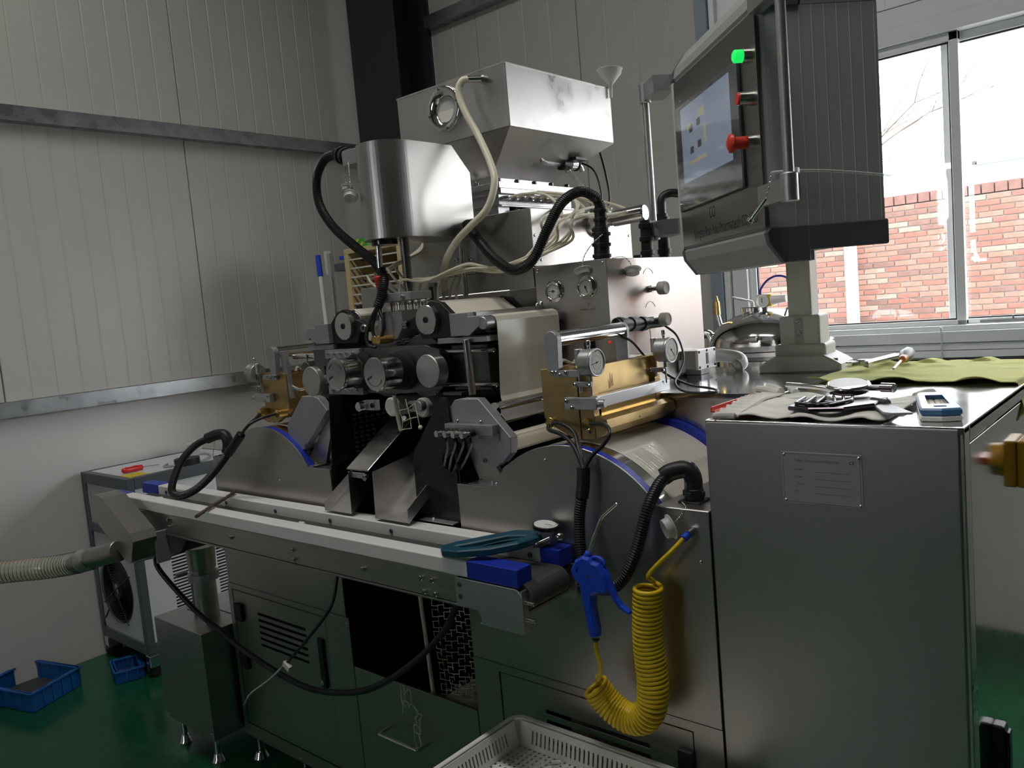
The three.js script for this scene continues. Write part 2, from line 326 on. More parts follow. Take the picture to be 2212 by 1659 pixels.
struct('outer_shade_wall', M.render, plain(-14, 14, H + 0.12, 9, ZB - 0.25, ZB - 0.05), plain(-14, XL - 0.2, -0.12, H + 0.12, ZB - 0.25, ZB - 0.05), plain(XR + 0.2, 14, -0.12, H + 0.12, ZB - 0.25, ZB - 0.05));  // unseen outer wall, extended upward to keep sky light off the bricks
struct('outside_ground', M.ground, plain(-30, 30, -0.25, -0.12, -40, ZB - 0.2));
{
  const w = structGroup('brick_wall'), zf = -10.4, top = 2.235;
  part(w, 'mortar', M.mortar, plain(-9, 5, -0.2, top, zf - 0.24, zf - 0.008));
  const variants = Array.from({ length: 6 }, () => { const g = bx(-0.117, 0.117, -0.0265, 0.0265, -0.03, 0.008, 0.004); g.rotateZ(rr(-0.01, 0.01)); g.translate(0, rr(-0.001, 0.001), rr(-0.003, 0.004)); return uvBox(prep(g)); });
  const mats = [M.brickA, M.brickB, M.brickA, M.brickB, M.brickC, M.brickD];
  const far = [];
  let count = 0;
  for (let r = 0; r < 36; r++) {
    const y = top - 0.035 - r * 0.064, off = (r % 2) * 0.122 + (r % 5) * 0.014;
    for (let c = 0; c < 60; c++) {
      const x = -9 + off + c * 0.244 + 0.12; if (x > 4.9) continue;
      const inView = x > -4.75 && x < -1.35 && r < 21;
      if (inView && count < 300) { const m = shadowed(new THREE.Mesh(variants[(r * 7 + c * 3) % 6], mats[Math.floor(hash(r, c) * 6)])); m.name = 'brick'; m.position.set(x, y, zf); w.add(m); count++; }
      else { const g = plain(-0.117, 0.117, -0.0265, 0.0265, -0.03, 0.008); g.translate(x, y, zf); far.push(g); }
    }
  }
  part(w, 'further_bricks', M.brickB, far).userData.kind = 'stuff';
  const coping = [];                        // header course set upright along the top
  for (let i = 0; i < 108; i++) coping.push(bx(-8.99 + i * 0.13, -8.99 + i * 0.13 + 0.12, top + 0.008, top + 0.12, zf - 0.22, zf + 0.012, 0.006));
  part(w, 'coping', M.brickD, coping).userData.kind = 'stuff';
  solo('fence_post', 'weathered grey concrete post standing in front of the brick wall', 'post', M.render, [bx(-3.41, -3.29, -0.12, 2.02, -10.28, -10.16, 0.01)]);
}
{ // pale building beyond the wall, far right
  const b = thing('neighbouring_building', 'pale rendered building with one window beyond the brick wall', 'building', [-2.2, -0.12, -19]);
  part(b, 'wall', M.render, plain(-4.2, 6, -0.12, 7.5, -20, -19.0), plain(-4.3, 6, 4.02, 4.2, -19, -18.9));
  const f = part(b, 'window', M.pvc, bx(-3.75, -3.66, 2.6, 3.55, -19, -18.94), bx(-3.75, -1, 3.47, 3.55, -19, -18.94));
  part(f, 'pane', M.flash, plain(-3.66, -1, 2.6, 3.47, -19, -18.97));
}
{ // bare winter tree
  const t = thing('bare_tree', 'bare winter tree with thin branches seen above the brick wall', 'tree', [-5.1, -0.12, -12.5]);
  const trunk = [], twigs = [];
  trunk.push(sweep([[-5.1, -0.12, -12.5], [-5.05, 1.2, -12.5], [-4.95, 2.2, -12.45], [-4.8, 3.4, -12.4]], 0.07, 12, 8, (i, n) => 1 - 0.6 * i / n));
  const grow = (p, d, L, r, k) => {
    const q = [p[0] + d[0] * L, p[1] + d[1] * L, p[2] + d[2] * L], m = [(p[0] + q[0]) / 2 + rr(-0.06, 0.06) * L, (p[1] + q[1]) / 2 + rr(-0.06, 0.06) * L, (p[2] + q[2]) / 2];
    twigs.push(sweep([p, m, q], r, 5, 5, (i, n) => 1 - 0.5 * i / n));
    if (k > 0) for (let i = 0; i < 3; i++) { const a = [d[0] + rr(-0.55, 0.55), d[1] + rr(-0.45, 0.5), d[2] + rr(-0.3, 0.3)], l = Math.hypot(...a); grow(i ? q : m, a.map((e) => e / l), L * rr(0.55, 0.8), r * 0.55, k - 1); }
  };
  grow([-4.95, 2.2, -12.45], [0.78, 0.6, 0.1], 1.5, 0.03, 3);
  grow([-4.9, 2.6, -12.43], [0.35, 0.92, 0.1], 1.3, 0.028, 3);
  grow([-4.8, 3.3, -12.4], [0.5, 0.85, 0], 1.2, 0.025, 3);
  grow([-5.0, 1.8, -12.47], [0.6, 0.8, 0], 1.1, 0.022, 3);
  part(t, 'trunk', M.bark, trunk); part(t, 'branches', M.bark, twigs);
}
// ---------- machine base ----------
const DR = [-1.0475, 0.885], DL = [-2.205, 0.885], RD = 0.275, ZP = -1.34;   // drum centres, radius, front plane
{
  const t = thing('encapsulation_machine', 'large brushed stainless softgel machine base with two arched drum covers', 'machine', [-1.62, 0, -1.8]);
  const arch = (c, x0, x1) => { const h = 1.05 - c[1], a = Math.asin(h / RD); return [[x0, 0.62], [x1, 0.62], [x1, 1.05], ...arcPts(c[0], c[1], RD, a, Math.PI - a, 28), [x0, 1.05]]; };
  part(t, 'drum_cover', M.steel, prism(arch(DR, -1.378, -0.717), 'z', ZP - 0.004, ZP, 0.001));
  part(t, 'drum_cover', M.steel, prism(arch(DL, -2.52, -1.882), 'z', ZP - 0.004, ZP, 0.001));
  // lower front: left bay with door, middle bay open above a low panel, right bay with service panel
  part(t, 'front_panel', M.steel, prism([[-2.53, 0.08], [-1.871, 0.08], [-1.871, 0.619], [-2.53, 0.619]], 'z', ZP - 0.003, ZP, 0, [[[-2.505, 0.125], [-2.505, 0.6], [-1.985, 0.6], [-1.985, 0.125]]]));
  const door = part(t, 'door', M.steel, prism([[-2.502, 0.128], [-1.988, 0.128], [-1.988, 0.597], [-2.502, 0.597]], 'z', ZP - 0.006, ZP - 0.001, 0.0008, Array.from({ length: 6 }, (_, i) => { const y = 0.433 + i * 0.021, s = 0.0045; return [[-2.36, y - s], [-2.36, y + s], [-2.095, y + s], [-2.095, y - s]]; })));
  part(door, 'latch', M.black, bx(-2.03, -2.005, 0.375, 0.53, ZP - 0.001, ZP + 0.008, 0.003)); part(door, 'keyhole', M.chrome, cyl([-2.017, 0.395, ZP + 0.006], [-2.017, 0.395, ZP + 0.014], 0.008));
  for (const y of [0.525, 0.36]) part(door, 'hinge', M.black, bx(-2.49, -2.445, y - 0.03, y + 0.03, ZP - 0.001, ZP + 0.012, 0.004));
  part(t, 'front_panel', M.steel, bx(-1.868, -1.382, 0.08, 0.476, ZP - 0.012, ZP, 0.001));
  part(t, 'handle', M.chrome, sweep([[-1.728, 0.335, ZP], [-1.728, 0.335, ZP + 0.04], [-1.722, 0.335, ZP + 0.046], [-1.58, 0.335, ZP + 0.046], [-1.574, 0.335, ZP + 0.04], [-1.574, 0.335, ZP]], 0.005, 40, 10, null, 0.1));
  part(t, 'front_panel', M.steel, prism([[-1.378, 0.08], [-0.717, 0.08], [-0.717, 0.619], [-1.378, 0.619]], 'z', ZP - 0.003, ZP, 0, [[[-1.296, 0.125], [-1.296, 0.6], [-0.78, 0.6], [-0.78, 0.125]]]));
  const svc = part(t, 'service_panel', M.steel, prism([[-1.293, 0.128], [-0.783, 0.128], [-0.783, 0.597], [-1.293, 0.597]], 'z', ZP - 0.006, ZP - 0.001, 0.0008, Array.from({ length: 4 }, (_, i) => { const y = 0.536 - i * 0.024, s = 0.005; return [[-1.16, y - s], [-1.16, y + s], [-0.885, y + s], [-0.885, y - s]]; })));
  part(svc, 'hinge', M.black, bx(-0.815, -0.78, 0.5, 0.56, ZP - 0.001, ZP + 0.012, 0.004));
  // shell behind the front: floors, sides, shoulders
  part(t, 'shell', M.steelSoft, plain(-2.53, -2.527, 0.08, 1.05, -2.25, ZP - 0.004), plain(-2.53, -0.72, 0.08, 0.084, -2.25, ZP - 0.012), plain(-2.53, -0.72, 0.08, 1.2, -2.25, -2.247)); part(t, 'bay_wall', M.black, plain(-1.884, -1.881, 0.09, 1.043, -1.692, ZP - 0.006)); part(t, 'bay_wall', M.black, plain(-1.381, -1.378, 0.09, 1.043, -1.692, ZP - 0.006));  // bay walls black: the shade of the open bay is put into their colour
  part(t, 'shoulder_plate', M.steel, bx(-0.83, -0.717, 1.046, 1.05, -1.70, ZP - 0.005, 0.0005)); part(t, 'shoulder_plate', M.steel, bx(-1.381, -1.265, 1.044, 1.048, -1.70, ZP - 0.005, 0.0005));
  part(t, 'shoulder_plate', M.steel, bx(-2.52, -2.43, 1.044, 1.048, -1.70, ZP - 0.005, 0.0005)); part(t, 'shoulder_plate', M.steel, bx(-1.985, -1.88, 1.044, 1.048, -1.70, ZP - 0.005, 0.0005));
  part(t, 'rear_bulkhead', M.steelSoft, plain(-2.52, -1.88, 0.62, 1.211, -1.697, -1.693)); part(t, 'rear_bulkhead', M.steelSoft, plain(-1.38, -0.715, 0.62, 1.222, -1.697, -1.693));
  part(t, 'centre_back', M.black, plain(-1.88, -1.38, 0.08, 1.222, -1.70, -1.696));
  const grid = [];
  for (let r = 0; r < 9; r++) for (let k = 0; k < 8; k++) grid.push(plain(-1.87 + k * 0.026, -1.85 + k * 0.026, 0.99 + r * 0.016, 1.0 + r * 0.016, -1.6965, -1.6945));
  part(t, 'vent_slots', M.blackMetal, grid).userData.kind = 'stuff';
  part(t, 'table_top', M.mirror, prism([[-0.713, -2.255], [-0.713, -1.687], [-1.142, -1.687], [-2.52, -1.687], [-2.52, -2.255]], 'y', 1.212, 1.224, 0.001));
  for (const [x, z] of [[-2.21, -1.36], [-2.48, -1.36], [-1.3, -1.36], [-0.78, -1.36], [-2.45, -2.2], [-0.78, -2.2], [-1.9, -1.5]]) part(t, 'foot', M.chrome, cyl([x, 0.02, z], [x, 0.08, z], 0.009), cyl([x, 0, z], [x, 0.022, z], 0.026, 0.016));
  const sc = [];
  for (const [x, y] of [[-2.515, 0.66], [-2.5, 0.1], [-2.205, 0.09], [-1.885, 0.6], [-1.39, 0.6], [-1.41, 0.11], [-0.74, 0.95], [-1.1, 1.125], [-1.25, 1.06], [-2.14, 1.0]]) sc.push(sphere([x, y, ZP], 0.004, 1, 1, 0.5, 8));
  part(t, 'screw', M.chrome, sc);
}
{ // right-hand control cabinet
  const t = thing('control_cabinet', 'tall brushed steel cabinet at the right end with a mirror-bright top', 'cabinet', [-0.5, 0, -1.8]);
  const y0 = 0.06, yT = 1.224;
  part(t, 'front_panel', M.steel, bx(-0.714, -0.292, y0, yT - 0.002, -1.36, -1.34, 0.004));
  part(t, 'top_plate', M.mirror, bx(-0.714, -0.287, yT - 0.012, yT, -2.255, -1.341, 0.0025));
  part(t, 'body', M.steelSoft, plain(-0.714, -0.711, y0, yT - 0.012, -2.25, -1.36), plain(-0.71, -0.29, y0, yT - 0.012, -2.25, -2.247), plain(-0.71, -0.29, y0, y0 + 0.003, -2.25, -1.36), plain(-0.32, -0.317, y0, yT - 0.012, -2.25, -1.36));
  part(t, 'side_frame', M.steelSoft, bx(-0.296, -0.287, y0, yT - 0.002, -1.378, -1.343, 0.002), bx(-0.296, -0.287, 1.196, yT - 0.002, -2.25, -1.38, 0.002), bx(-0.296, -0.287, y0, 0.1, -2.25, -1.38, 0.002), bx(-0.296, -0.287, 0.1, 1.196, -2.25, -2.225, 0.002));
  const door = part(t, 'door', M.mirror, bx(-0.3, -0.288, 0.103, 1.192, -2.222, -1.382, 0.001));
  part(door, 'handle', M.black, bx(-0.29, -0.268, 0.52, 0.695, -1.50, -1.47, 0.006), bx(-0.268, -0.262, 0.53, 0.685, -1.495, -1.475, 0.002));
  const pl = part(t, 'name_plate', M.aluFlat, bx(-0.571, -0.436, 1.083, 1.173, -1.34, -1.339, 0.0003));
  for (const [x, y] of [[-0.566, 1.168], [-0.441, 1.168], [-0.566, 1.088], [-0.441, 1.088]]) part(pl, 'rivet', M.chrome, sphere([x, y, -1.3388], 0.003, 1, 1, 0.6, 10));
  t.userData.plate = 1;
}
{ // isolator switch on the cabinet door
  const t = thing('isolator_switch', 'yellow rotary isolator switch with a red grip on the cabinet side door', 'switch', [-0.287, 1.02, -1.80]);
  const xs = -0.287, c = [1.081, -1.80];
  part(t, 'base_plate', std('switchYellow', [0.75, 0.40, 0.02], 0.4), bx(xs - 0.001, xs + 0.022, c[0] - 0.045, c[0] + 0.045, c[1] - 0.045, c[1] + 0.045, 0.004));
  part(t, 'collar', M.switchYellow, cyl([xs + 0.02, ...c], [xs + 0.05, ...c], 0.034, 0.031, 28));
  part(t, 'grip', M.red, bx(xs + 0.048, xs + 0.07, c[0] - 0.008, c[0] + 0.008, c[1] - 0.03, c[1] + 0.03, 0.004));
}

// ---------- drums with the gelatin film ----------
for (const [c, name] of [[DR, 'right'], [DL, 'left']]) {
  const t = thing('casting_drum', name === 'right' ? 'wide casting drum with glossy cream gelatin film under the right brass box' : 'casting drum mostly hidden behind the left arched cover near the wall', 'drum', [c[0], 0.6, -1.5]);
  const a = [c[0], c[1], -1.69], b = [c[0], c[1], -1.35];
  part(t, 'rim', M.blue, ring([c[0], c[1], -1.366], [c[0], c[1], -1.346], RD - 0.002, RD - 0.03, 72)); part(t, 'rim', M.blue, ring([c[0], c[1], -1.69], [c[0], c[1], -1.668], RD + 0.012, RD - 0.03, 72));
  part(t, 'drum_shell', M.polished, ring([c[0], c[1], -1.668], [c[0], c[1], -1.366], RD - 0.003, RD - 0.02, 96));
  const film = smoothLathe([[RD - 0.0025, 0], [RD - 0.0015, 0.0012], [RD - 0.0015, 0.264], [RD - 0.0025, 0.2655]], [c[0], c[1], -1.6645], [c[0], c[1], -1], 96); 
  part(t, 'gelatin_film', M.gelWet, film);
  part(t, 'hub', M.blackMetal, cyl([c[0], c[1], -1.66], [c[0], c[1], -1.37], 0.05));
}

// ---------- drive tower, pump housing, hopper ----------
{
  const t = thing('gauge_cabinet', 'steel drive housing with two round gauges and two grey side knobs', 'housing', [-1.6, 1.224, -1.93]);
  part(t, 'right_housing', M.steel, bx(-1.37, -1.141, 1.224, 1.559, -2.175, -1.69, 0.002));
  part(t, 'left_housing', M.steel, bx(-2.1, -1.88, 1.224, 1.559, -2.175, -1.69, 0.002));
  part(t, 'head_panel', M.steel, bx(-1.88, -1.373, 1.507, 1.56, -1.72, -1.69, 0.001));
  part(t, 'recess', M.steelSoft, plain(-1.88, -1.372, 1.224, 1.507, -1.80, -1.795), plain(-1.376, -1.37, 1.224, 1.507, -1.80, -1.70));
  part(t, 'upper_housing', M.steel, bx(-1.88, -1.367, 1.561, 1.715, -2.176, -1.69, 0.002));
  const s = []; for (const [x, y, z, d] of [[-1.36, 1.548, -1.69, 'z'], [-1.152, 1.548, -1.69, 'z'], [-1.367, 1.643, -1.70, 'x'], [-1.367, 1.645, -2.16, 'x'], [-1.367, 1.578, -1.72, 'x']]) s.push(sphere([x, y, z], 0.005, d === 'x' ? 0.5 : 1, 1, d === 'z' ? 0.5 : 1, 10));
  part(t, 'screw', M.chrome, s);
  for (const [x, y, k] of [[-1.307, 1.491, 0.35], [-1.203, 1.493, 2.3]]) {
    const z = -1.69, g = part(t, 'gauge', M.polished, smoothLathe([[0.0305, 0], [0.0305, 0.003], [0.029, 0.005], [0.0225, 0.006], [0.0225, 0.010], [0.021, 0.011], [0.0195, 0.008]], [x, y, z], [x, y, z + 1], 40));
    part(g, 'dial', M.gaugeFace, cyl([x, y, z], [x, y, z + 0.007], 0.0205));
    const tk = []; for (let i = 0; i < 28; i++) { const a = -0.8 + i * (4.74 / 27), r0 = i % 3 ? 0.0165 : 0.0145, q = plain(-0.0004, 0.0004, r0, 0.018, 0.007, 0.0073); q.rotateZ(a - 1.57); q.translate(x, y, z); tk.push(q); }
    part(g, 'scale', M.ink, tk);
    const nd = plain(-0.0007, 0.0007, -0.006, 0.016, 0.0074, 0.0079), hb = cyl([0, 0, 0.0072], [0, 0, 0.0085], 0.003); nd.rotateZ(k + 1.2); nd.translate(x, y, z); hb.translate(x, y, z);
    part(g, 'needle', M.ink, nd, hb);
    part(g, 'screw', M.chrome, [0, 1, 2].map((i) => { const a = 1.57 + i * 2.094; return sphere([x + 0.0265 * Math.cos(a), y + 0.0265 * Math.sin(a), z + 0.005], 0.0025, 1, 1, 0.6, 8); }));
  }
  for (const [y, z] of [[1.475, -1.885], [1.393, -1.885]]) {
    const k = part(t, 'knob', std('knobGrey', [0.42, 0.42, 0.38], 0.4), smoothLathe([[0, 0.052], [0.012, 0.052], [0.0125, 0.053], [0.0165, 0.053], [0.0175, 0.0515], [0.0175, 0.033], [0.0165, 0.031], [0, 0.031]], [-1.141, y, z], [0, y, z], 28));
    part(k, 'stem', M.chrome, cyl([-1.141, y, z], [-1.107, y, z], 0.006), cyl([-1.14, y, z], [-1.13, y, z], 0.010, 0.010, 6));
  }
  for (const y of [1.52, 1.432]) { // curved arrows engraved above the knobs
    const arc = arcPts(0, 0, 0.028, 0.5, 2.64, 14).map(([u, v]) => [-1.1405, y + v - 0.018, -1.885 + u]);
    part(t, 'arrow_mark', M.ink, sweep(arc, 0.0005, 20, 5));
  }
  part(t, 'fill_cap', M.black, cyl([-1.25, 1.559, -1.97], [-1.25, 1.566, -1.97], 0.014)); part(t, 'fill_cap', M.black, cyl([-1.16, 1.559, -1.87], [-1.16, 1.567, -1.87], 0.011));
  part(t, 'bracket', M.aluFlat, bx(-1.66, -1.57, 1.578, 1.655, -1.70, -1.684, 0.001)); part(t, 'bracket_bolt', M.chrome, bolt([-1.59, 1.605, -1.684], [0, 0, 1], 0.009, 0.009), bolt([-1.645, 1.605, -1.684], [0, 0, 1], 0.009, 0.009));
}
{
  const t = thing('dosing_pump', 'aluminium dosing pump block with bolted plates and a row of outlets under the hopper', 'pump', [-1.66, 1.715, -1.95]);
  part(t, 'lower_block', M.alu, bx(-1.70, -1.565, 1.715, 1.752, -1.84, -1.79, 0.001), bx(-1.70, -1.565, 1.715, 1.745, -2.14, -1.86, 0.001));
  part(t, 'side_block', M.blackMetal, bx(-1.78, -1.70, 1.715, 1.775, -2.13, -1.81, 0.001));
  part(t, 'pump_body', M.alu, bx(-1.77, -1.56, 1.755, 1.785, -2.14, -1.79, 0.001));
  part(t, 'slide_plate', M.alu, bx(-1.77, -1.545, 1.785, 1.800, -2.15, -1.785, 0.001), bx(-1.77, -1.55, 1.749, 1.753, -2.14, -1.79, 0.0005));
  part(t, 'top_plate', M.alu, bx(-1.79, -1.545, 1.800, 1.818, -2.16, -1.78, 0.001));
  const b = []; for (let i = 0; i < 5; i++) b.push(...[-1.555, -1.775].map((x) => bolt([x - (x > -1.6 ? 0.008 : -0.008), 1.818, -1.80 - i * 0.082], [0, 1, 0], 0.008, 0.011, true))); b.push(bolt([-1.64, 1.818, -1.79], [0, 1, 0], 0.008, 0.011, true), bolt([-1.70, 1.818, -1.79], [0, 1, 0], 0.008, 0.011, true));
  for (const q of b) part(t, 'bolt', M.darkSteel, q);
  for (let i = 0; i < 9; i++) part(t, 'outlet', M.chrome, cyl([-1.56, 1.772, -1.81 - i * 0.036], [-1.535, 1.772, -1.81 - i * 0.036], 0.008, 0.006, 12));
  part(t, 'lever', M.black, bx(-1.56, -1.545, 1.726, 1.737, -1.98, -1.86, 0.004), sphere([-1.55, 1.735, -1.85], 0.009));
}
{
  const t = thing('medicine_hopper', 'stainless feed hopper with a sloping underside on top of the machine', 'hopper', [-1.67, 1.818, -2.0]);
  const x0 = -1.9, x1 = -1.457, zf = -1.745, zb = -2.255, yb = 1.95, yt = 2.12, tx0 = -1.765, tx1 = -1.61, tz0 = -2.11, tz1 = -1.825, ty = 1.842;
  part(t, 'tank', M.steelSoft, bx(x0, x1, yb, yt, zb, zf, 0.003));
  const P = [[x0, yb, zf], [x1, yb, zf], [x1, yb, zb], [x0, yb, zb], [tx0, ty, tz1], [tx1, ty, tz1], [tx1, ty, tz0], [tx0, ty, tz0]], pos = [];
  for (let i = 0; i < 4; i++) { const j = (i + 1) % 4; for (const k of [i, 4 + i, j, j, 4 + i, 4 + j]) pos.push(...P[k]); }
  const g = new THREE.BufferGeometry(); g.setAttribute('position', new THREE.Float32BufferAttribute(pos, 3)); g.computeVertexNormals();
  part(t, 'sloping_base', M.steelSoft, g);
  part(t, 'throat', M.alu, bx(tx0, tx1, 1.816, ty + 0.002, tz0, tz1, 0.001));
  part(t, 'lid_edge', M.steelSoft, bx(x0 - 0.001, x1 + 0.001, yt - 0.004, yt + 0.002, zb, zf + 0.001, 0.001));
  const c = [-1.69, 2.045, zf], rg = part(t, 'sight_glass', M.polished, smoothLathe([[0.065, 0], [0.065, 0.012], [0.062, 0.016], [0.052, 0.016], [0.038, 0.010], [0.036, 0.002]], c, [c[0], c[1], 0], 48));
  part(rg, 'bolt', M.darkSteel, [0.2, 1.77, 3.34, 4.91].map((a) => bolt([c[0] + 0.058 * Math.cos(a), c[1] + 0.058 * Math.sin(a), zf + 0.016], [0, 0, 1], 0.004, 0.002)));
  const lv = arcPts(c[0], c[1], 0.0355, Math.PI * 1.03, Math.PI * 1.97, 16);
  part(rg, 'white_fill', M.capsule, prism(lv, 'z', zf + 0.0005, zf + 0.003)); part(rg, 'powder_film', std('milky', [0.60, 0.60, 0.60], 0.5), prism(arcPts(c[0], c[1], 0.0355, -0.1, Math.PI + 0.1, 20), 'z', zf + 0.0005, zf + 0.0026));
  part(rg, 'glass_disc', M.glass, cyl([c[0], c[1], zf + 0.004], [c[0], c[1], zf + 0.0055], 0.037, 0.037, 32, 0));
  part(t, 'residue', std('dried', [0.60, 0.60, 0.60], 0.6), prism([[-1.93, 2.119], [-1.975, 2.117], [-1.962, 2.108], [-1.957, 2.098], [-1.95, 2.108], [-1.945, 2.1], [-1.94, 2.11]].map(([z, y]) => [z, y]), 'x', x1 - 0.0005, x1 + 0.0008));
  part(t, 'hose_nozzle', M.chrome, cyl([-1.534, 2.091, zf], [-1.534, 2.091, zf + 0.018], 0.0125, 0.0125, 6), cyl([-1.534, 2.091, zf + 0.016], [-1.56, 2.091, zf + 0.05], 0.009));
  part(t, 'bracket', M.black, bx(-1.552, -1.50, 1.895, 1.905, -2.16, -2.10, 0.002));
}
solo('funnel', 'small white plastic funnel hung on the far top edge of the hopper', 'funnel', M.cap, [smoothLathe([[0.0045, -0.045], [0.0055, -0.02], [0.007, -0.005], [0.036, 0.028], [0.038, 0.04], [0.041, 0.041], [0.041, 0.043], [0.037, 0.0425], [0.0345, 0.029], [0.005, -0.004], [0.0032, -0.045]], [-1.448, 2.133, -2.245], [-1.44, 3.1, -2.27], 32)]);
{ // solenoid valve with clear tubes under the hopper
  const t = thing('solenoid_valve', 'black and silver solenoid valve under the hopper with clear tubing and steel elbows', 'valve', [-1.55, 1.85, -2.1]);
  part(t, 'coil', M.black, cyl([-1.55, 1.89, -2.085], [-1.55, 1.892, -2.13], 0.020)); part(t, 'body', M.chrome, cyl([-1.55, 1.892, -2.13], [-1.55, 1.893, -2.165], 0.018)); part(t, 'nut', M.black, cyl([-1.55, 1.893, -2.163], [-1.55, 1.893, -2.17], 0.021));
  part(t, 'mount', M.black, bx(-1.565, -1.535, 1.905, 1.925, -2.14, -2.08, 0.003));
  part(t, 'elbow', M.chrome, sweep([[-1.575, 1.925, -1.945], [-1.55, 1.92, -1.95], [-1.54, 1.905, -1.965], [-1.545, 1.892, -1.985]], 0.008, 20, 10)); part(t, 'elbow', M.chrome, sweep([[-1.55, 1.893, -2.168], [-1.55, 1.89, -2.19], [-1.55, 1.875, -2.2]], 0.008, 14, 10)); part(t, 'elbow', M.chrome, cyl([-1.545, 1.885, -2.10], [-1.53, 1.862, -2.10], 0.009));
  part(t, 'clear_tube', M.clearTube, sweep([[-1.545, 1.892, -1.985], [-1.548, 1.886, -2.02], [-1.55, 1.889, -2.085]], 0.008, 20, 10)); part(t, 'clear_tube', M.clearTube, sweep([[-1.53, 1.862, -2.10], [-1.49, 1.815, -2.11], [-1.44, 1.76, -2.1], [-1.372, 1.722, -2.08]], 0.007, 24, 10));
  part(t, 'wire', M.rubber, sweep([[-1.55, 1.905, -2.17], [-1.5, 1.87, -2.19], [-1.47, 1.8, -2.18], [-1.45, 1.72, -2.15]], 0.003, 24, 6), sweep([[-1.52, 1.96, -2.255], [-1.5, 1.86, -2.26], [-1.48, 1.77, -2.24], [-1.47, 1.715, -2.17]], 0.0035, 24, 6));
}
{ // round port with a steel handle on the side of the pump housing
  const t = thing('drive_coupling', 'round steel flange with a cylindrical handwheel grip on the upper housing side', 'coupling', [-1.367, 1.64, -2.0]);
  const y = 1.684, z = -1.985;
  part(t, 'flange', M.polished, smoothLathe([[0, 0.022], [0.025, 0.022], [0.03, 0.016], [0.045, 0.012], [0.047, 0.008], [0.047, 0]], [-1.367, y, z], [0, y, z], 40));
  part(t, 'stem', M.chrome, cyl([-1.35, y, z], [-1.30, y, z], 0.02), ring([-1.335, y, z], [-1.328, y, z], 0.024, 0.015), ring([-1.318, y, z], [-1.312, y, z], 0.023, 0.015));
  part(t, 'grip', M.polished, cyl([-1.302, y, z], [-1.20, y + 0.004, z - 0.005], 0.0235, 0.0235, 32, 0.003));
  part(t, 'bolt', M.darkSteel, [0.6, 2.2, 3.7, 5.3].map((a) => bolt([-1.353, y + 0.038 * Math.sin(a), z + 0.038 * Math.cos(a)], [1, 0, 0], 0.004, 0.004)));
}
{ // rounded motor cover in front of the hopper
  const t = thing('motor_cover', 'tall rounded stainless cover with a chamfered corner in front of the hopper', 'cover', [-1.66, 1.66, -1.58]);
  const cx = -1.66, cz = -1.47, r = 0.08, zb = -1.70;
  const front = [[cx - r, zb], [cx - r, cz], ...arcPts(cx, cz, r, Math.PI, 0, 32).map((p) => p), [cx + r, cz], [cx + r, -1.632]];
  part(t, 'shell', M.steel, prism([...front, [cx - r, -1.632]].slice(1), 'y', 1.665, 1.912));
  const side = [[-1.632, 1.665], [-1.632, 1.912], [-1.635, 1.912], [-1.70, 1.842], [-1.70, 1.665]];
  part(t, 'rear_shell', M.steel, prism(side, 'x', cx - r, cx + r));
  part(t, 'screw', M.darkSteel, sphere([-1.725, 1.69, -1.425], 0.004, 1, 1, 1, 8));
  part(t, 'base_ring', M.blackMetal, cyl([cx - 0.02, 1.652, -1.45], [cx - 0.02, 1.666, -1.45], 0.035));
  part(t, 'guide_rod', M.chrome, cyl([-1.70, 1.50, -1.44], [-1.695, 1.665, -1.44], 0.008)); part(t, 'guide_rod', M.chrome, cyl([-1.6, 1.50, -1.66], [-1.6, 1.665, -1.66], 0.008));
  const th = []; for (let i = 0; i < 26; i++) th.push(ring([-1.625, 1.535 + i * 0.005, -1.47], [-1.625, 1.538 + i * 0.005, -1.47], 0.0125, 0.008, 20));
  part(t, 'lead_screw', M.darkSteel, cyl([-1.625, 1.50, -1.47], [-1.625, 1.668, -1.47], 0.0095), th);
  part(t, 'clamp', M.aluFlat, bx(-1.71, -1.57, 1.50, 1.522, -1.50, -1.425, 0.002)); part(t, 'clamp_bolt', M.chrome, bolt([-1.69, 1.51, -1.425], [0, 0, 1], 0.006, 0.006), bolt([-1.6, 1.51, -1.425], [0, 0, 1], 0.006, 0.006));
  part(t, 'terminal_block', M.aluFlat, bx(-1.775, -1.715, 1.872, 1.912, -1.455, -1.412, 0.002));
}
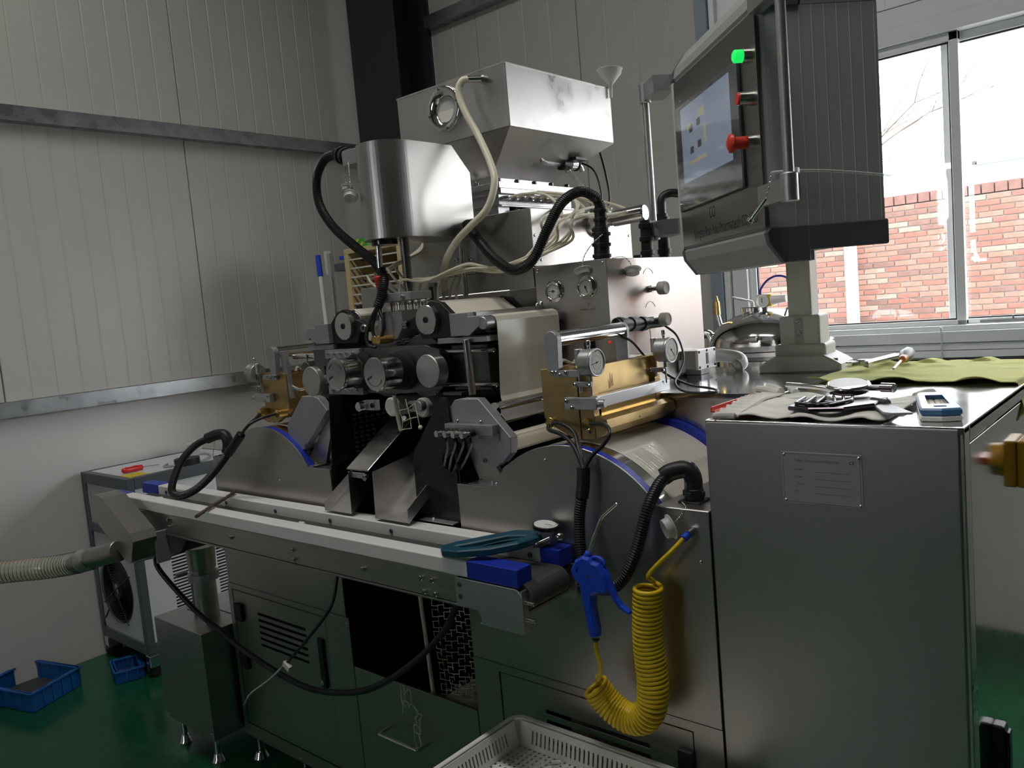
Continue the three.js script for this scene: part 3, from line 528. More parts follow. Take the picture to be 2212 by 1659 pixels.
// ---------- die head between the drums ----------
{
  const t = thing('die_head', 'dark steel die head with two big knobs, bolted bars and toothed rolls', 'die head', [-1.66, 1.25, -1.5]);
  const z = -1.41, hs = std('head', [0.20, 0.205, 0.195], 0.5, 0.9, { roughnessMap: rSmudge });
  part(t, 'fixed_plate', hs, prism([[-1.768, 1.258], [-1.768, 1.382], [-1.52, 1.382], [-1.468, 1.371], [-1.47, 1.27], [-1.60, 1.258]], 'z', -1.455, z, 0.001, [[[-1.735, 1.29], [-1.742, 1.30], [-1.742, 1.352], [-1.735, 1.362], [-1.725, 1.352], [-1.728, 1.30]]]));
  part(t, 'sliding_block', M.darkSteel, bx(-1.915, -1.772, 1.285, 1.352, -1.46, z - 0.004, 0.002));
  part(t, 'left_arm', hs, prism([[-2.0, 1.30], [-2.0, 1.385], [-1.93, 1.385], [-1.93, 1.335], [-1.955, 1.335], [-1.955, 1.30]], 'z', -1.455, z - 0.002, 0.001));
  part(t, 'left_bracket', M.black, bx(-1.99, -1.93, 1.26, 1.30, -1.45, z - 0.004, 0.002));
  for (const y of [1.37, 1.267]) {
    const b = part(t, 'clamp_bar', M.aluFlat, bx(-1.925, -1.771, y - 0.0125, y + 0.0125, z - 0.004, z + 0.012, 0.001));
    for (let i = 0; i < 5; i++) part(b, 'bolt', M.chrome, bolt([-1.905 + i * 0.0275, y, z + 0.012], [0, 0, 1], 0.0055, 0.006));
  }
  const knob = (x, y, mk) => {
    const k = part(t, 'knob', M.chrome, cyl([x, y, z + 0.035], [x, y, z + 0.092], 0.041, 0.041, 40, 0.002), cyl([x, y, z + 0.092], [x, y, z + 0.102], 0.0435, 0.0435, 40, 0.002));
    part(k, 'collar', M.black, lathe([[0.052, 0], [0.052, 0.012], [0.043, 0.018], [0.043, 0.026], [0.047, 0.03], [0.047, 0.037], [0, 0.037]], [x, y, z - 0.002], [x, y, 0], 36));
    const arc = arcPts(x, y, 0.030, mk ? 3.6 : 0.6, mk ? 5.7 : 2.55, 14).map(([u, v]) => [u, v, z + 0.1024]), a = arc[0], b = arc[14];
    part(k, 'arrow_mark', M.ink, sweep(arc, 0.0007, 20, 5), ...[a, b].map((e) => sphere(e, 0.0022, 1, 1, 0.2, 6)));
    part(k, 'lettering', M.ink, ...Array.from({ length: 4 }, (_, i) => plain(x - 0.03 + i * 0.005, x - 0.0268 + i * 0.005, y - 0.012 + i * 0.002 - 0.003, y - 0.012 + i * 0.002 + 0.003, z + 0.102, z + 0.1025)));
  };
  knob(-1.765, 1.322, 0); knob(-1.605, 1.32, 1);
  // die rolls behind the plate
  for (const x of [-1.741, -1.581]) {
    const ro = part(t, 'die_roll', M.darkSteel, cyl([x, 1.325, -1.685], [x, 1.325, -1.465], 0.0755, 0.0755, 48, 0.002), ring([x, 1.325, -1.465], [x, 1.325, -1.458], 0.0815, 0.055, 48));
    const teeth = []; for (let i = 0; i < 40; i++) for (let j = 0; j < 6; j++) { const a = (i + (j % 2) * 0.5) / 40 * Math.PI * 2, g = bx(0.0745, 0.080, -0.0045, 0.0045, -1.67 + j * 0.036, -1.644 + j * 0.036, 0.001); g.rotateZ(a); g.translate(x, 1.325, 0); teeth.push(g); }
    part(ro, 'cavity_rims', M.darkSteel, teeth).userData.kind = 'stuff';
    const notch = []; for (let i = 0; i < 48; i++) { const a = i / 48 * Math.PI * 2, g = bx(0.0805, 0.0835, -0.003, 0.003, -1.464, -1.4585, 0.0005); g.rotateZ(a); g.translate(x, 1.325, 0); notch.push(g); }
    part(ro, 'gear_teeth', M.aluFlat, notch).userData.kind = 'stuff';
  }
  // horizontal tie rods and end plates
  part(t, 'tie_rod', M.chrome, cyl([-1.47, 1.362, -1.43], [-1.30, 1.362, -1.43], 0.006)); part(t, 'tie_rod', M.chrome, cyl([-1.47, 1.278, -1.43], [-1.30, 1.278, -1.43], 0.006));
  part(t, 'side_box', hs, bx(-1.466, -1.34, 1.262, 1.376, -1.66, -1.45, 0.002));
  part(t, 'stand_off', M.chrome, cyl([-1.352, 1.258, -1.395], [-1.357, 1.392, -1.395], 0.0125, 0.0125, 4));
  part(t, 'cross_plate', M.aluFlat, bx(-1.466, -1.30, 1.384, 1.397, -1.68, -1.405, 0.001)); part(t, 'cross_plate', M.aluFlat, bx(-2.012, -1.895, 1.384, 1.397, -1.68, -1.405, 0.001));
  part(t, 'lower_bracket', hs, bx(-1.47, -1.405, 1.254, 1.262, -1.45, -1.41, 0.001));
}
solo('guard_knob', 'round plain steel disc knob with a knurled rim left of the die head', 'knob', M.knurl, [cyl([-1.885, 1.303, -1.33], [-1.885, 1.303, -1.312], 0.041, 0.041, 40, 0.002), cyl([-1.885, 1.303, -1.414], [-1.885, 1.303, -1.33], 0.012)]);
solo('round_magnet', 'round plain grey disc standing on the right of the die head plate', 'knob', M.knurl, [cyl([-1.482, 1.319, -1.41], [-1.482, 1.319, -1.375], 0.042, 0.042, 40, 0.002)]);
solo('round_plug', 'small dark steel plug with a crossbar left of the disc knob', 'plug', M.darkSteel, [cyl([-2.06, 1.325, -1.50], [-2.06, 1.325, -1.42], 0.024, 0.024, 32, 0.002), bx(-2.078, -2.042, 1.3235, 1.3265, -1.42, -1.417, 0.001), cyl([-2.06, 1.348, -1.43], [-2.06, 1.372, -1.43], 0.002)]);
// feed rollers above
for (const s of [1, -1]) {
  const cx = -1.66 + s * 0.167, y = 1.446, R = s > 0;
  const t = thing('feed_roller', R ? 'right upper feed roller draped with a bright cream gelatin strip, in a black holder' : 'left upper feed roller with a half-hidden gelatin strip, in a black holder', 'roller', [cx, 1.4, -1.54]);
  const m = (p) => p.map(([u, v]) => [-1.66 + s * (u + 1.66), v]);
  part(t, 'holder', M.black, prism(m([[-1.575, 1.425], [-1.575, 1.447], [-1.53, 1.462], [-1.51, 1.484], [-1.48, 1.492], [-1.452, 1.486], [-1.405, 1.445], [-1.40, 1.398], [-1.53, 1.398], [-1.545, 1.425]]), 'z', -1.43, -1.412, 0.001));
  part(t, 'holder', M.black, prism(m([[-1.575, 1.425], [-1.575, 1.447], [-1.53, 1.462], [-1.51, 1.484], [-1.48, 1.492], [-1.452, 1.486], [-1.405, 1.445], [-1.40, 1.398], [-1.53, 1.398], [-1.545, 1.425]]), 'z', -1.69, -1.675, 0.001));
  part(t, 'end_disc', M.chrome, cyl([cx, y, -1.412], [cx, y, -1.396], 0.0375, 0.0375, 48, 0.0015)); part(t, 'centre_bolt', M.black, bolt([cx, y, -1.3965], [0, 0, 1], 0.008, 0.003));
  part(t, 'roller', M.steelSoft, cyl([cx, y, -1.674], [cx, y, -1.432], 0.040, 0.040, 40));
  const prof = m([[-1.545, 1.40], [-1.538, 1.44], [-1.522, 1.476], [-1.497, 1.491], [-1.468, 1.486], [-1.405, 1.442], [-1.33, 1.443]]), th = 0.0014, n = prof.length;
  const poly = [...prof.map(([u, v]) => [u, v]), ...prof.map(([u, v], i) => { const a = prof[Math.max(0, i - 1)], b = prof[Math.min(n - 1, i + 1)], dx = b[0] - a[0], dy = b[1] - a[1], l = Math.hypot(dx, dy); return [u + s * dy / l * th, v - s * dx / l * th]; }).reverse()];
  part(t, 'gelatin_strip', M.gel, prism(poly, 'z', -1.668, -1.436));
  part(t, 'tension_bolt', M.chrome, bolt([-1.66 + s * 0.085 - (R ? 0 : 0), 1.437, -1.412], [R ? -1 : 0.2, 0, R ? 0.2 : 1], 0.011, 0.016));
}
// edge guides with the idle rollers, the falling gelatin ribbons
for (const s of [1, -1]) {
  const m = (p) => p.map(([u, v]) => [-1.655 + s * (u + 1.655), v]), R = s > 0, X = (u) => -1.655 + s * (u + 1.655);
  const t = thing('ribbon_guide', R ? 'grey stepped end block and idle roller holding the wide gelatin ribbon' : 'grey stepped end block at the left end above the die head', 'guide', [X(-1.36), 1.4, -1.54]);
  const blk = m([[-1.411, 1.401], [-1.411, 1.456], [-1.350, 1.456], [-1.350, 1.446], [-1.310, 1.446], [-1.310, 1.425], [-1.349, 1.401]]);
  part(t, 'end_block', M.aluFlat, prism(blk, 'z', -1.425, -1.398, 0.001)); part(t, 'end_block', M.aluFlat, prism(blk, 'z', -1.69, -1.668, 0.001));
  part(t, 'guide_bar', M.alu, bx(X(-1.375), X(-1.345), 1.438, 1.456, -1.67, -1.425, 0.001)); part(t, 'idle_roller', M.alu, cyl([X(-1.305), 1.428, -1.70], [X(-1.305), 1.428, -1.40], 0.015, 0.015, 28));
  part(t, 'bolt', M.chrome, bolt([X(-1.33), 1.459, -1.66], [0, 1, 0], 0.006, 0.008)); part(t, 'bolt', M.chrome, bolt([X(-1.36), 1.456, -1.68], [0, 1, 0], 0.006, 0.008)); part(t, 'bolt', M.chrome, bolt([X(-1.295), 1.43, -1.70], [s, 0, 0], 0.006, 0.02));
  const pr = m([[-1.342, 1.438], [-1.318, 1.4445], [-1.305, 1.4465], [-1.292, 1.4415], [-1.2865, 1.43], [-1.287, 1.36], [-1.292, 1.30], [-1.295, 1.25], [-1.285, 1.215], [-1.262, 1.195]]);
  const th = 0.0013, n = pr.length, poly = [...pr, ...pr.map(([u, v], i) => { const a = pr[Math.max(0, i - 1)], b = pr[Math.min(n - 1, i + 1)], dx = b[0] - a[0], dy = b[1] - a[1], l = Math.hypot(dx, dy); return [u + s * dy / l * th, v - s * dx / l * th]; }).reverse()];
  solo('gelatin_ribbon', R ? 'wide cream gelatin ribbon hanging from the idle roller down to the right drum' : 'cream gelatin ribbon hidden behind the die head on the left side', 'gelatin ribbon', M.gel, [prism(poly, 'z', -1.672, -1.432)]);
  // stripping unit that leans on the drum
  const u = thing('oil_roller_unit', R ? 'leaning grey angular side plate and steel rollers against the right drum' : 'leaning grey angular side plate against the left drum', 'roller unit', [X(-1.3), 1.05, -1.5]);
  const pol = m([[-1.418, 1.215], [-1.381, 1.250], [-1.359, 1.254], [-1.302, 1.254], [-1.211, 1.166], [-1.216, 1.129], [-1.243, 1.104], [-1.250, 1.1035], [-1.262, 1.095], [-1.285, 1.095]]);
  part(u, 'side_plate', M.aluFlat, prism(pol, 'z', -1.385, -1.36, 0.0015)); part(u, 'side_plate', M.aluFlat, prism(pol, 'z', -1.695, -1.68, 0.0015));
  const rolls = [[-1.275, 1.222, 0.020, M.polished], [-1.315, 1.19, 0.018, M.polished], [-1.235, 1.15, 0.022, M.gel]];
  for (const [x, y, r, mt] of rolls) part(u, 'roller', mt, cyl([X(x), y, -1.68], [X(x), y, -1.385], r, r, 28));
  part(u, 'scraper_bar', M.steelSoft, prism(m([[-1.262, 1.232], [-1.238, 1.206], [-1.243, 1.2], [-1.27, 1.226]]), 'z', -1.68, -1.385));
  part(u, 'bracket_leg', M.steelSoft, prism(m([[-1.412, 1.20], [-1.40, 1.21], [-1.262, 1.058], [-1.27, 1.05], [-1.345, 1.05]]), 'z', -1.386, -1.40, 0.0008), prism(m([[-1.345, 1.05], [-1.26, 1.05], [-1.26, 1.053], [-1.345, 1.053]]), 'z', -1.345, -1.40));
  part(u, 'trough', M.steelSoft, prism(m([[-1.268, 1.055], [-1.225, 1.098], [-1.238, 1.105], [-1.27, 1.085]]), 'z', -1.68, -1.388));
  for (const [x, y] of [[-1.397, 1.188], [-1.298, 1.108]]) part(u, 'plate_screw', M.darkSteel, bolt([X(x), y, -1.36], [0, 0, 1], 0.006, 0.002));
  for (const x of [-1.325, -1.288]) part(u, 'foot_bolt', M.chrome, bolt([X(x), 1.053, -1.37], [0, 1, 0], 0.004, 0.006));
}
{ // oil block with four pinch fittings
  const t = thing('oil_distributor', 'small steel block with four black-handled fittings on the right angular plate', 'distributor', [-1.32, 1.18, -1.345]);
  part(t, 'block', M.alu, bx(-1.40, -1.245, 1.172, 1.196, -1.358, -1.338, 0.001)); part(t, 'back_plate', M.aluFlat, bx(-1.33, -1.245, 1.158, 1.173, -1.359, -1.354, 0.0005));
  for (let i = 0; i < 2; i++) part(t, 'nipple', M.chrome, cyl([-1.365 + i * 0.075, 1.196, -1.35], [-1.365 + i * 0.075, 1.205, -1.35], 0.004));
  for (let i = 0; i < 4; i++) { const x = -1.385 + i * 0.0275, f = part(t, 'fitting', M.chrome, cyl([x, 1.178, -1.338], [x - 0.004, 1.178, -1.305], 0.005), cyl([x - 0.003, 1.178, -1.312], [x - 0.005, 1.178, -1.298], 0.0085, 0.0085, 12)); part(f, 'collar', M.black, cyl([x, 1.178, -1.336], [x - 0.001, 1.178, -1.324], 0.0085)); part(f, 'elbow', M.black, cyl([x - 0.002, 1.172, -1.318], [x - 0.004, 1.156, -1.325], 0.0075, 0.005)); }
}
{
  const T = [[[-1.387, 1.16, -1.325], [-1.39, 1.14, -1.332], [-1.437, 1.083, -1.36], [-1.431, 1.036, -1.36], [-1.41, 0.96, -1.36]], [[-1.36, 1.16, -1.325], [-1.362, 1.145, -1.33], [-1.415, 1.095, -1.36], [-1.426, 1.036, -1.36], [-1.406, 0.96, -1.36]], [[-1.332, 1.16, -1.325], [-1.336, 1.145, -1.33], [-1.392, 1.096, -1.36], [-1.421, 1.036, -1.36], [-1.402, 0.96, -1.36]], [[-1.304, 1.16, -1.325], [-1.308, 1.148, -1.33], [-1.367, 1.098, -1.36], [-1.416, 1.037, -1.36], [-1.398, 0.96, -1.36]]];
  const W = ['leftmost', 'second from the left', 'third from the left', 'rightmost'];
  T.forEach((p, i) => solo('oil_tube', `thin clear tube hanging from the ${W[i]} of the four fittings`, 'tube', M.clearTube, [sweep(p, 0.0032, 30, 8)], 'clear tubes below the oil fittings'));
}
// ---------- injection wedge with fittings ----------
{
  const t = thing('injection_wedge', 'grey injection block with rows of small metal fittings between the two feed rollers', 'injector', [-1.66, 1.40, -1.56]);
  part(t, 'segment', M.aluFlat, prism([[-1.70, 1.475], [-1.62, 1.475], [-1.62, 1.435], [-1.648, 1.40], [-1.672, 1.40], [-1.70, 1.435]], 'z', -1.69, -1.432, 0.001));
  part(t, 'inlet_post', M.aluFlat, bx(-1.672, -1.648, 1.475, 1.545, -1.60, -1.585, 0.001)); part(t, 'inlet_slot', M.black, bx(-1.6665, -1.6535, 1.495, 1.535, -1.586, -1.5835, 0.003));
  for (let i = 0; i < 10; i++) for (const x of [-1.675, -1.645]) part(t, 'fitting', M.chrome, cyl([x, 1.475, -1.45 - i * 0.0245], [x, 1.492, -1.45 - i * 0.0245], 0.0065, 0.0065, 6), cyl([x, 1.492, -1.45 - i * 0.0245], [x, 1.497, -1.45 - i * 0.0245], 0.0082, 0.0082, 12));
  part(t, 'heater_socket', M.brassBright, cyl([-1.672, 1.403, -1.432], [-1.672, 1.403, -1.385], 0.0115)); part(t, 'heater_socket', M.brassBright, cyl([-1.706, 1.403, -1.432], [-1.706, 1.403, -1.40], 0.0115));
  part(t, 'lever_rod', M.chrome, cyl([-1.695, 1.44, -1.425], [-1.69, 1.545, -1.43], 0.0055)); part(t, 'lever_base', M.aluFlat, bx(-1.703, -1.689, 1.413, 1.455, -1.43, -1.418, 0.001));
  part(t, 'lever_knob', M.red, smoothLathe([[0, 0], [0.0115, 0.001], [0.0135, 0.02], [0.0165, 0.034], [0.015, 0.04], [0.0, 0.041]], [-1.69, 1.532, -1.43], [-1.69, 2.5, -1.43], 20));
  part(t, 'hose_tail', M.clearTube, cyl([-1.642, 1.478, -1.62], [-1.642, 1.525, -1.62], 0.010, 0.010, 16));
}
solo('wiping_rag', 'green and white packaging film lying behind the brass sockets between the rollers', 'film', std('ragGreen', [0.10, 0.34, 0.04], 0.6), [bx(-1.74, -1.58, 1.372, 1.405, -1.60, -1.595, 0.002)]);
solo('paper_strip', 'white paper strip above the green film between the rollers', 'paper', M.nylon, [bx(-1.745, -1.60, 1.407, 1.425, -1.596, -1.592, 0.001)]);
// ---------- centre: dark partition plates, chutes, lower rollers ----------
{
  const t = thing('partition_plate', 'dark upright partition plate with a grid of small slots left of the chute', 'plate', [-1.87, 0.95, -1.5]);
  const slots = []; for (let r = 0; r < 10; r++) for (let k = 0; k < 8; k++) { const z = -1.43 - k * 0.022 - (r % 2) * 0.003, y = 1.205 - r * 0.0135; slots.push([[z - 0.016, y - 0.004], [z - 0.016, y + 0.004], [z, y + 0.004], [z, y - 0.004]]); }
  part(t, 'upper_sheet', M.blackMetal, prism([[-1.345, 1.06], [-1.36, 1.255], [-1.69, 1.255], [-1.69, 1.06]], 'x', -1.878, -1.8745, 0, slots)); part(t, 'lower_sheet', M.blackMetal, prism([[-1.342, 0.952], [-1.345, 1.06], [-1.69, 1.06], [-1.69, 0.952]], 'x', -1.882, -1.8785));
}
{
  const t = thing('partition_plate', 'dark bent partition plate with a round opening right of the chute', 'plate', [-1.44, 0.94, -1.5]);
  part(t, 'sheet', M.blackMetal, prism([[-1.548, 0.944], [-1.545, 1.11], [-1.425, 1.257], [-1.40, 1.257], [-1.385, 1.10], [-1.385, 0.944]], 'z', -1.362, -1.356, 0.0008, [arcPts(-1.41, 1.10, 0.028, 0, Math.PI * 2, 24)]));
  part(t, 'foot', M.aluFlat, bx(-1.52, -1.40, 0.946, 0.949, -1.357, -1.335, 0.0005)); part(t, 'foot_bolt', M.chrome, bolt([-1.475, 0.949, -1.343], [0, 1, 0], 0.005, 0.01));
  part(t, 'side_sheet', M.blackMetal, prism([[-1.362, 0.944], [-1.362, 1.24], [-1.69, 1.24], [-1.69, 0.944]], 'x', -1.39, -1.386));
}
{ // two-lane capsule chute
  const t = thing('capsule_chute', 'bent stainless two-lane chute with a sloping divider above the conveyor', 'chute', [-1.68, 0.95, -1.4]);
  const lane = (x0, x1) => {
    const zb = -1.60, zf = -1.285, yb = 1.16, yf = 0.953, pos = [], n = [];
    const q = (a, b, c, d) => { const g = new THREE.BufferGeometry(); g.setAttribute('position', new THREE.Float32BufferAttribute([...a, ...b, ...c, ...a, ...c, ...d], 3)); g.computeVertexNormals(); return g; };
    const f = 0.003, A = [x0, yb, zb], B = [x1, yb, zb], C = [x1, yf, zf], D = [x0, yf, zf];
    const dn = (p) => [p[0], p[1] - 0.0015, p[2]], up = (p, h) => [p[0], p[1] + h, p[2]];
    return [q(D, C, B, A), q(dn(A), dn(B), dn(C), dn(D)), q(dn(D), dn(C), C, D), [A, B, C, D].length ? [] : []].filter((e) => e.isBufferGeometry);
  };
  part(t, 'left_floor', M.steelSoft, lane(-1.845, -1.728)); part(t, 'right_floor', M.steelSoft, lane(-1.63, -1.505));
  const wallG = (x, h0, h1, th = 0.0015) => prism([[-1.60, 1.158], [-1.60, 1.16 + h0], [-1.285, 0.953 + h1], [-1.285, 0.951]], 'x', x, x + th);
  part(t, 'lip', M.steelSoft, wallG(-1.846, 0.022, 0.022)); part(t, 'lip', M.steelSoft, wallG(-1.505, 0.034, 0.034));
  part(t, 'lane_wall', M.darkSteel, prism([[-1.60, 1.158], [-1.60, 1.27], [-1.56, 1.24], [-1.30, 1.066], [-1.287, 1.064], [-1.285, 0.951]], 'x', -1.729, -1.7275));
  part(t, 'lane_wall', M.steelSoft, prism([[-1.60, 1.158], [-1.60, 1.24], [-1.42, 1.09], [-1.29, 1.072], [-1.285, 0.951]], 'x', -1.6315, -1.63));
  const s = [[-1.56, 1.235], [-1.30, 1.068], [-1.30, 1.071], [-1.56, 1.238]];
  part(t, 'divider_top', M.steelSoft, prism(s, 'x', -1.75, -1.66)); part(t, 'divider_edge', M.chrome, cyl([-1.661, 1.2365, -1.56], [-1.661, 1.0705, -1.30], 0.0022));
  part(t, 'hinge_strip', M.aluFlat, bx(-1.745, -1.675, 1.048, 1.063, -1.302, -1.298, 0.003)); part(t, 'hinge_pin', M.chrome, bolt([-1.667, 1.054, -1.30], [0, 0, 1], 0.009, 0.012));
  part(t, 'stay', M.chrome, cyl([-1.70, 1.17, -1.50], [-1.685, 1.182, -1.46], 0.008)); part(t, 'stay', M.chrome, bx(-1.73, -1.70, 1.165, 1.18, -1.50, -1.49, 0.005));
}
{ // mangle rollers under the die head
  const t = thing('mangle_rollers', 'pair of pale plastic stripping rollers with round-ended steel arms under the die head', 'rollers', [-1.62, 1.2, -1.5]);
  for (const [x, sx] of [[-1.665, -1], [-1.545, 1]]) {
    part(t, 'roller', M.nylon, cyl([x, 1.222, -1.66], [x, 1.222, -1.40], 0.026, 0.026, 24, 0.004));
    part(t, 'arm', M.alu, prism([...arcPts(x + sx * (sx < 0 ? 0.075 : 0.02), 1.23, 0.0135, sx < 0 ? 1.57 : -1.57, sx < 0 ? 4.71 : 1.57, 10), ...(sx < 0 ? [[x - 0.03, 1.2165], [x - 0.03, 1.2435]] : [...arcPts(x - 0.01, 1.23, 0.0135, 1.57, 4.71, 10)])], 'z', -1.39, -1.372, 0.001)); 
    part(t, 'arm_bolt', M.black, bolt([sx < 0 ? x - 0.04 : x - 0.01, 1.23, -1.372], [0, 0, 1], 0.007, 0.003));
  }
  part(t, 'thumb_knob', M.chrome, cyl([-1.742, 1.228, -1.372], [-1.742, 1.228, -1.352], 0.013, 0.013, 24, 0.002));
}
solo('white_waste_rod', 'slim white gelatin strand hanging straight down between the stripping rollers', 'gelatin strand', M.cream, [sweep([[-1.612, 1.258, -1.372], [-1.608, 1.21, -1.372], [-1.60, 1.165, -1.372]], 0.0052, 16, 10)]);
{ // loose waste net beside it
  const g = [], z = -1.366, P = (x, y) => [x, y, z + rr(-0.004, 0.004)], L = (...p) => g.push(sweep(p, 0.0013, 8, 5));
  const c = [[-1.592, 1.25], [-1.59, 1.22], [-1.584, 1.19], [-1.588, 1.17]], d = [[-1.562, 1.25], [-1.556, 1.225], [-1.552, 1.20], [-1.548, 1.175]], e = [[-1.53, 1.24], [-1.522, 1.205], [-1.518, 1.18]];
  L(...c.map((p) => P(...p))); L(...d.map((p) => P(...p))); L(...e.map((p) => P(...p)));
  for (const [a, b] of [[c[1], d[1]], [c[2], d[2]], [c[3], d[3]], [d[1], e[0]], [d[2], e[1]]]) L(P(...a), P(...b));
  g.push(sphere([-1.517, 1.178, z], 0.006));
  solo('gelatin_net', 'short ladder of punched-out gelatin net dangling under the die head', 'gelatin net', M.cream, g);
}
{ // waste net on the lower handle
  const g = [], z = -1.325, L = (...p) => g.push(sweep(p.map(([x, y]) => [x, y, z + rr(-0.003, 0.003)]), 0.0019, 12, 5));
  L([-1.655, 0.484], [-1.65, 0.462], [-1.655, 0.452], [-1.652, 0.437], [-1.645, 0.43], [-1.648, 0.41], [-1.655, 0.40]); L([-1.655, 0.484], [-1.64, 0.482], [-1.637, 0.462], [-1.641, 0.445], [-1.645, 0.43]); L([-1.637, 0.46], [-1.622, 0.476], [-1.612, 0.476], [-1.608, 0.45], [-1.612, 0.438]);
  L([-1.641, 0.445], [-1.622, 0.435], [-1.612, 0.438], [-1.60, 0.428], [-1.59, 0.415], [-1.584, 0.418], [-1.578, 0.41], [-1.588, 0.402]); L([-1.59, 0.415], [-1.6, 0.405], [-1.598, 0.385], [-1.588, 0.378], [-1.585, 0.395], [-1.588, 0.402]); L([-1.598, 0.385], [-1.612, 0.38], [-1.61, 0.365], [-1.6, 0.36], [-1.588, 0.362], [-1.588, 0.378]);
  L([-1.61, 0.365], [-1.612, 0.34], [-1.61, 0.315]); L([-1.6, 0.36], [-1.592, 0.335], [-1.588, 0.33]); L([-1.622, 0.435], [-1.628, 0.425]); L([-1.645, 0.43], [-1.636, 0.42]); L([-1.614, 0.315], [-1.606, 0.313]);
  solo('gelatin_net', 'strip of cream gelatin waste net hung over the low steel handle', 'gelatin net', M.cream, g);
}
{ // hexagonal plastic netting in the middle bay
  const t = thing('waste_net_curtain', 'hexagonal white netting of gelatin waste hanging in the dark middle bay', 'netting', [-1.47, 0.3, -1.375]);
  const g = [], z = -1.376, hx = 0.02, hy = 0.029;
  for (let r = 0; r < 13; r++) for (let k = 0; k < 9; k++) {
    const x = -1.55 + k * hx, y = 0.75 - r * hy - (k % 2) * hy / 2, j = () => rr(-0.0012, 0.0012);
    if (x > -1.395) continue;
    const p = (a, b) => [a + j(), b + j(), z + Math.sin(a * 40 + b * 20) * 0.004];
    g.push(sweep([p(x, y), p(x + 0.001, y - hy * 0.62)], 0.0009, 2, 5)); if (k < 8) { g.push(sweep([p(x, y), p(x + hx, y + hy * 0.12)], 0.0009, 2, 5)); }
    if (k % 2 === 0 && r % 1 === 0) g.push(sweep([p(x, y - hy * 0.62), p(x + hx, y - hy * 0.5)], 0.0009, 2, 5));
  }
  part(t, 'mesh', M.cream, g).userData.kind = 'stuff'; part(t, 'edge_post', M.cream, cyl([-1.577, 0.75, -1.36], [-1.56, 0.44, -1.36], 0.0055));
}
{ // heap of net waste behind the panel
  const g = []; for (let i = 0; i < 70; i++) { const x = rr(-1.5, -1.40), z = rr(-1.42, -1.36), y = 0.485 + (x + 1.5) * 0.25 + rr(-0.02, 0.015); g.push(sweep([[x, y, z], [x + rr(-0.015, 0.015), y + rr(-0.008, 0.008), z + rr(-0.01, 0.01)], [x + rr(-0.025, 0.025), y + rr(-0.01, 0.01), z + rr(-0.02, 0.02)]], 0.0009, 4, 4)); }
  const o = solo('waste_shreds', 'tangled heap of fine gelatin shreds behind the low panel', 'waste', std('dust', [0.55, 0.50, 0.44], 0.8), [bx(-1.52, -1.385, 0.09, 0.47, -1.48, -1.36, 0.004), ...g]); o.userData.kind = 'stuff';
}
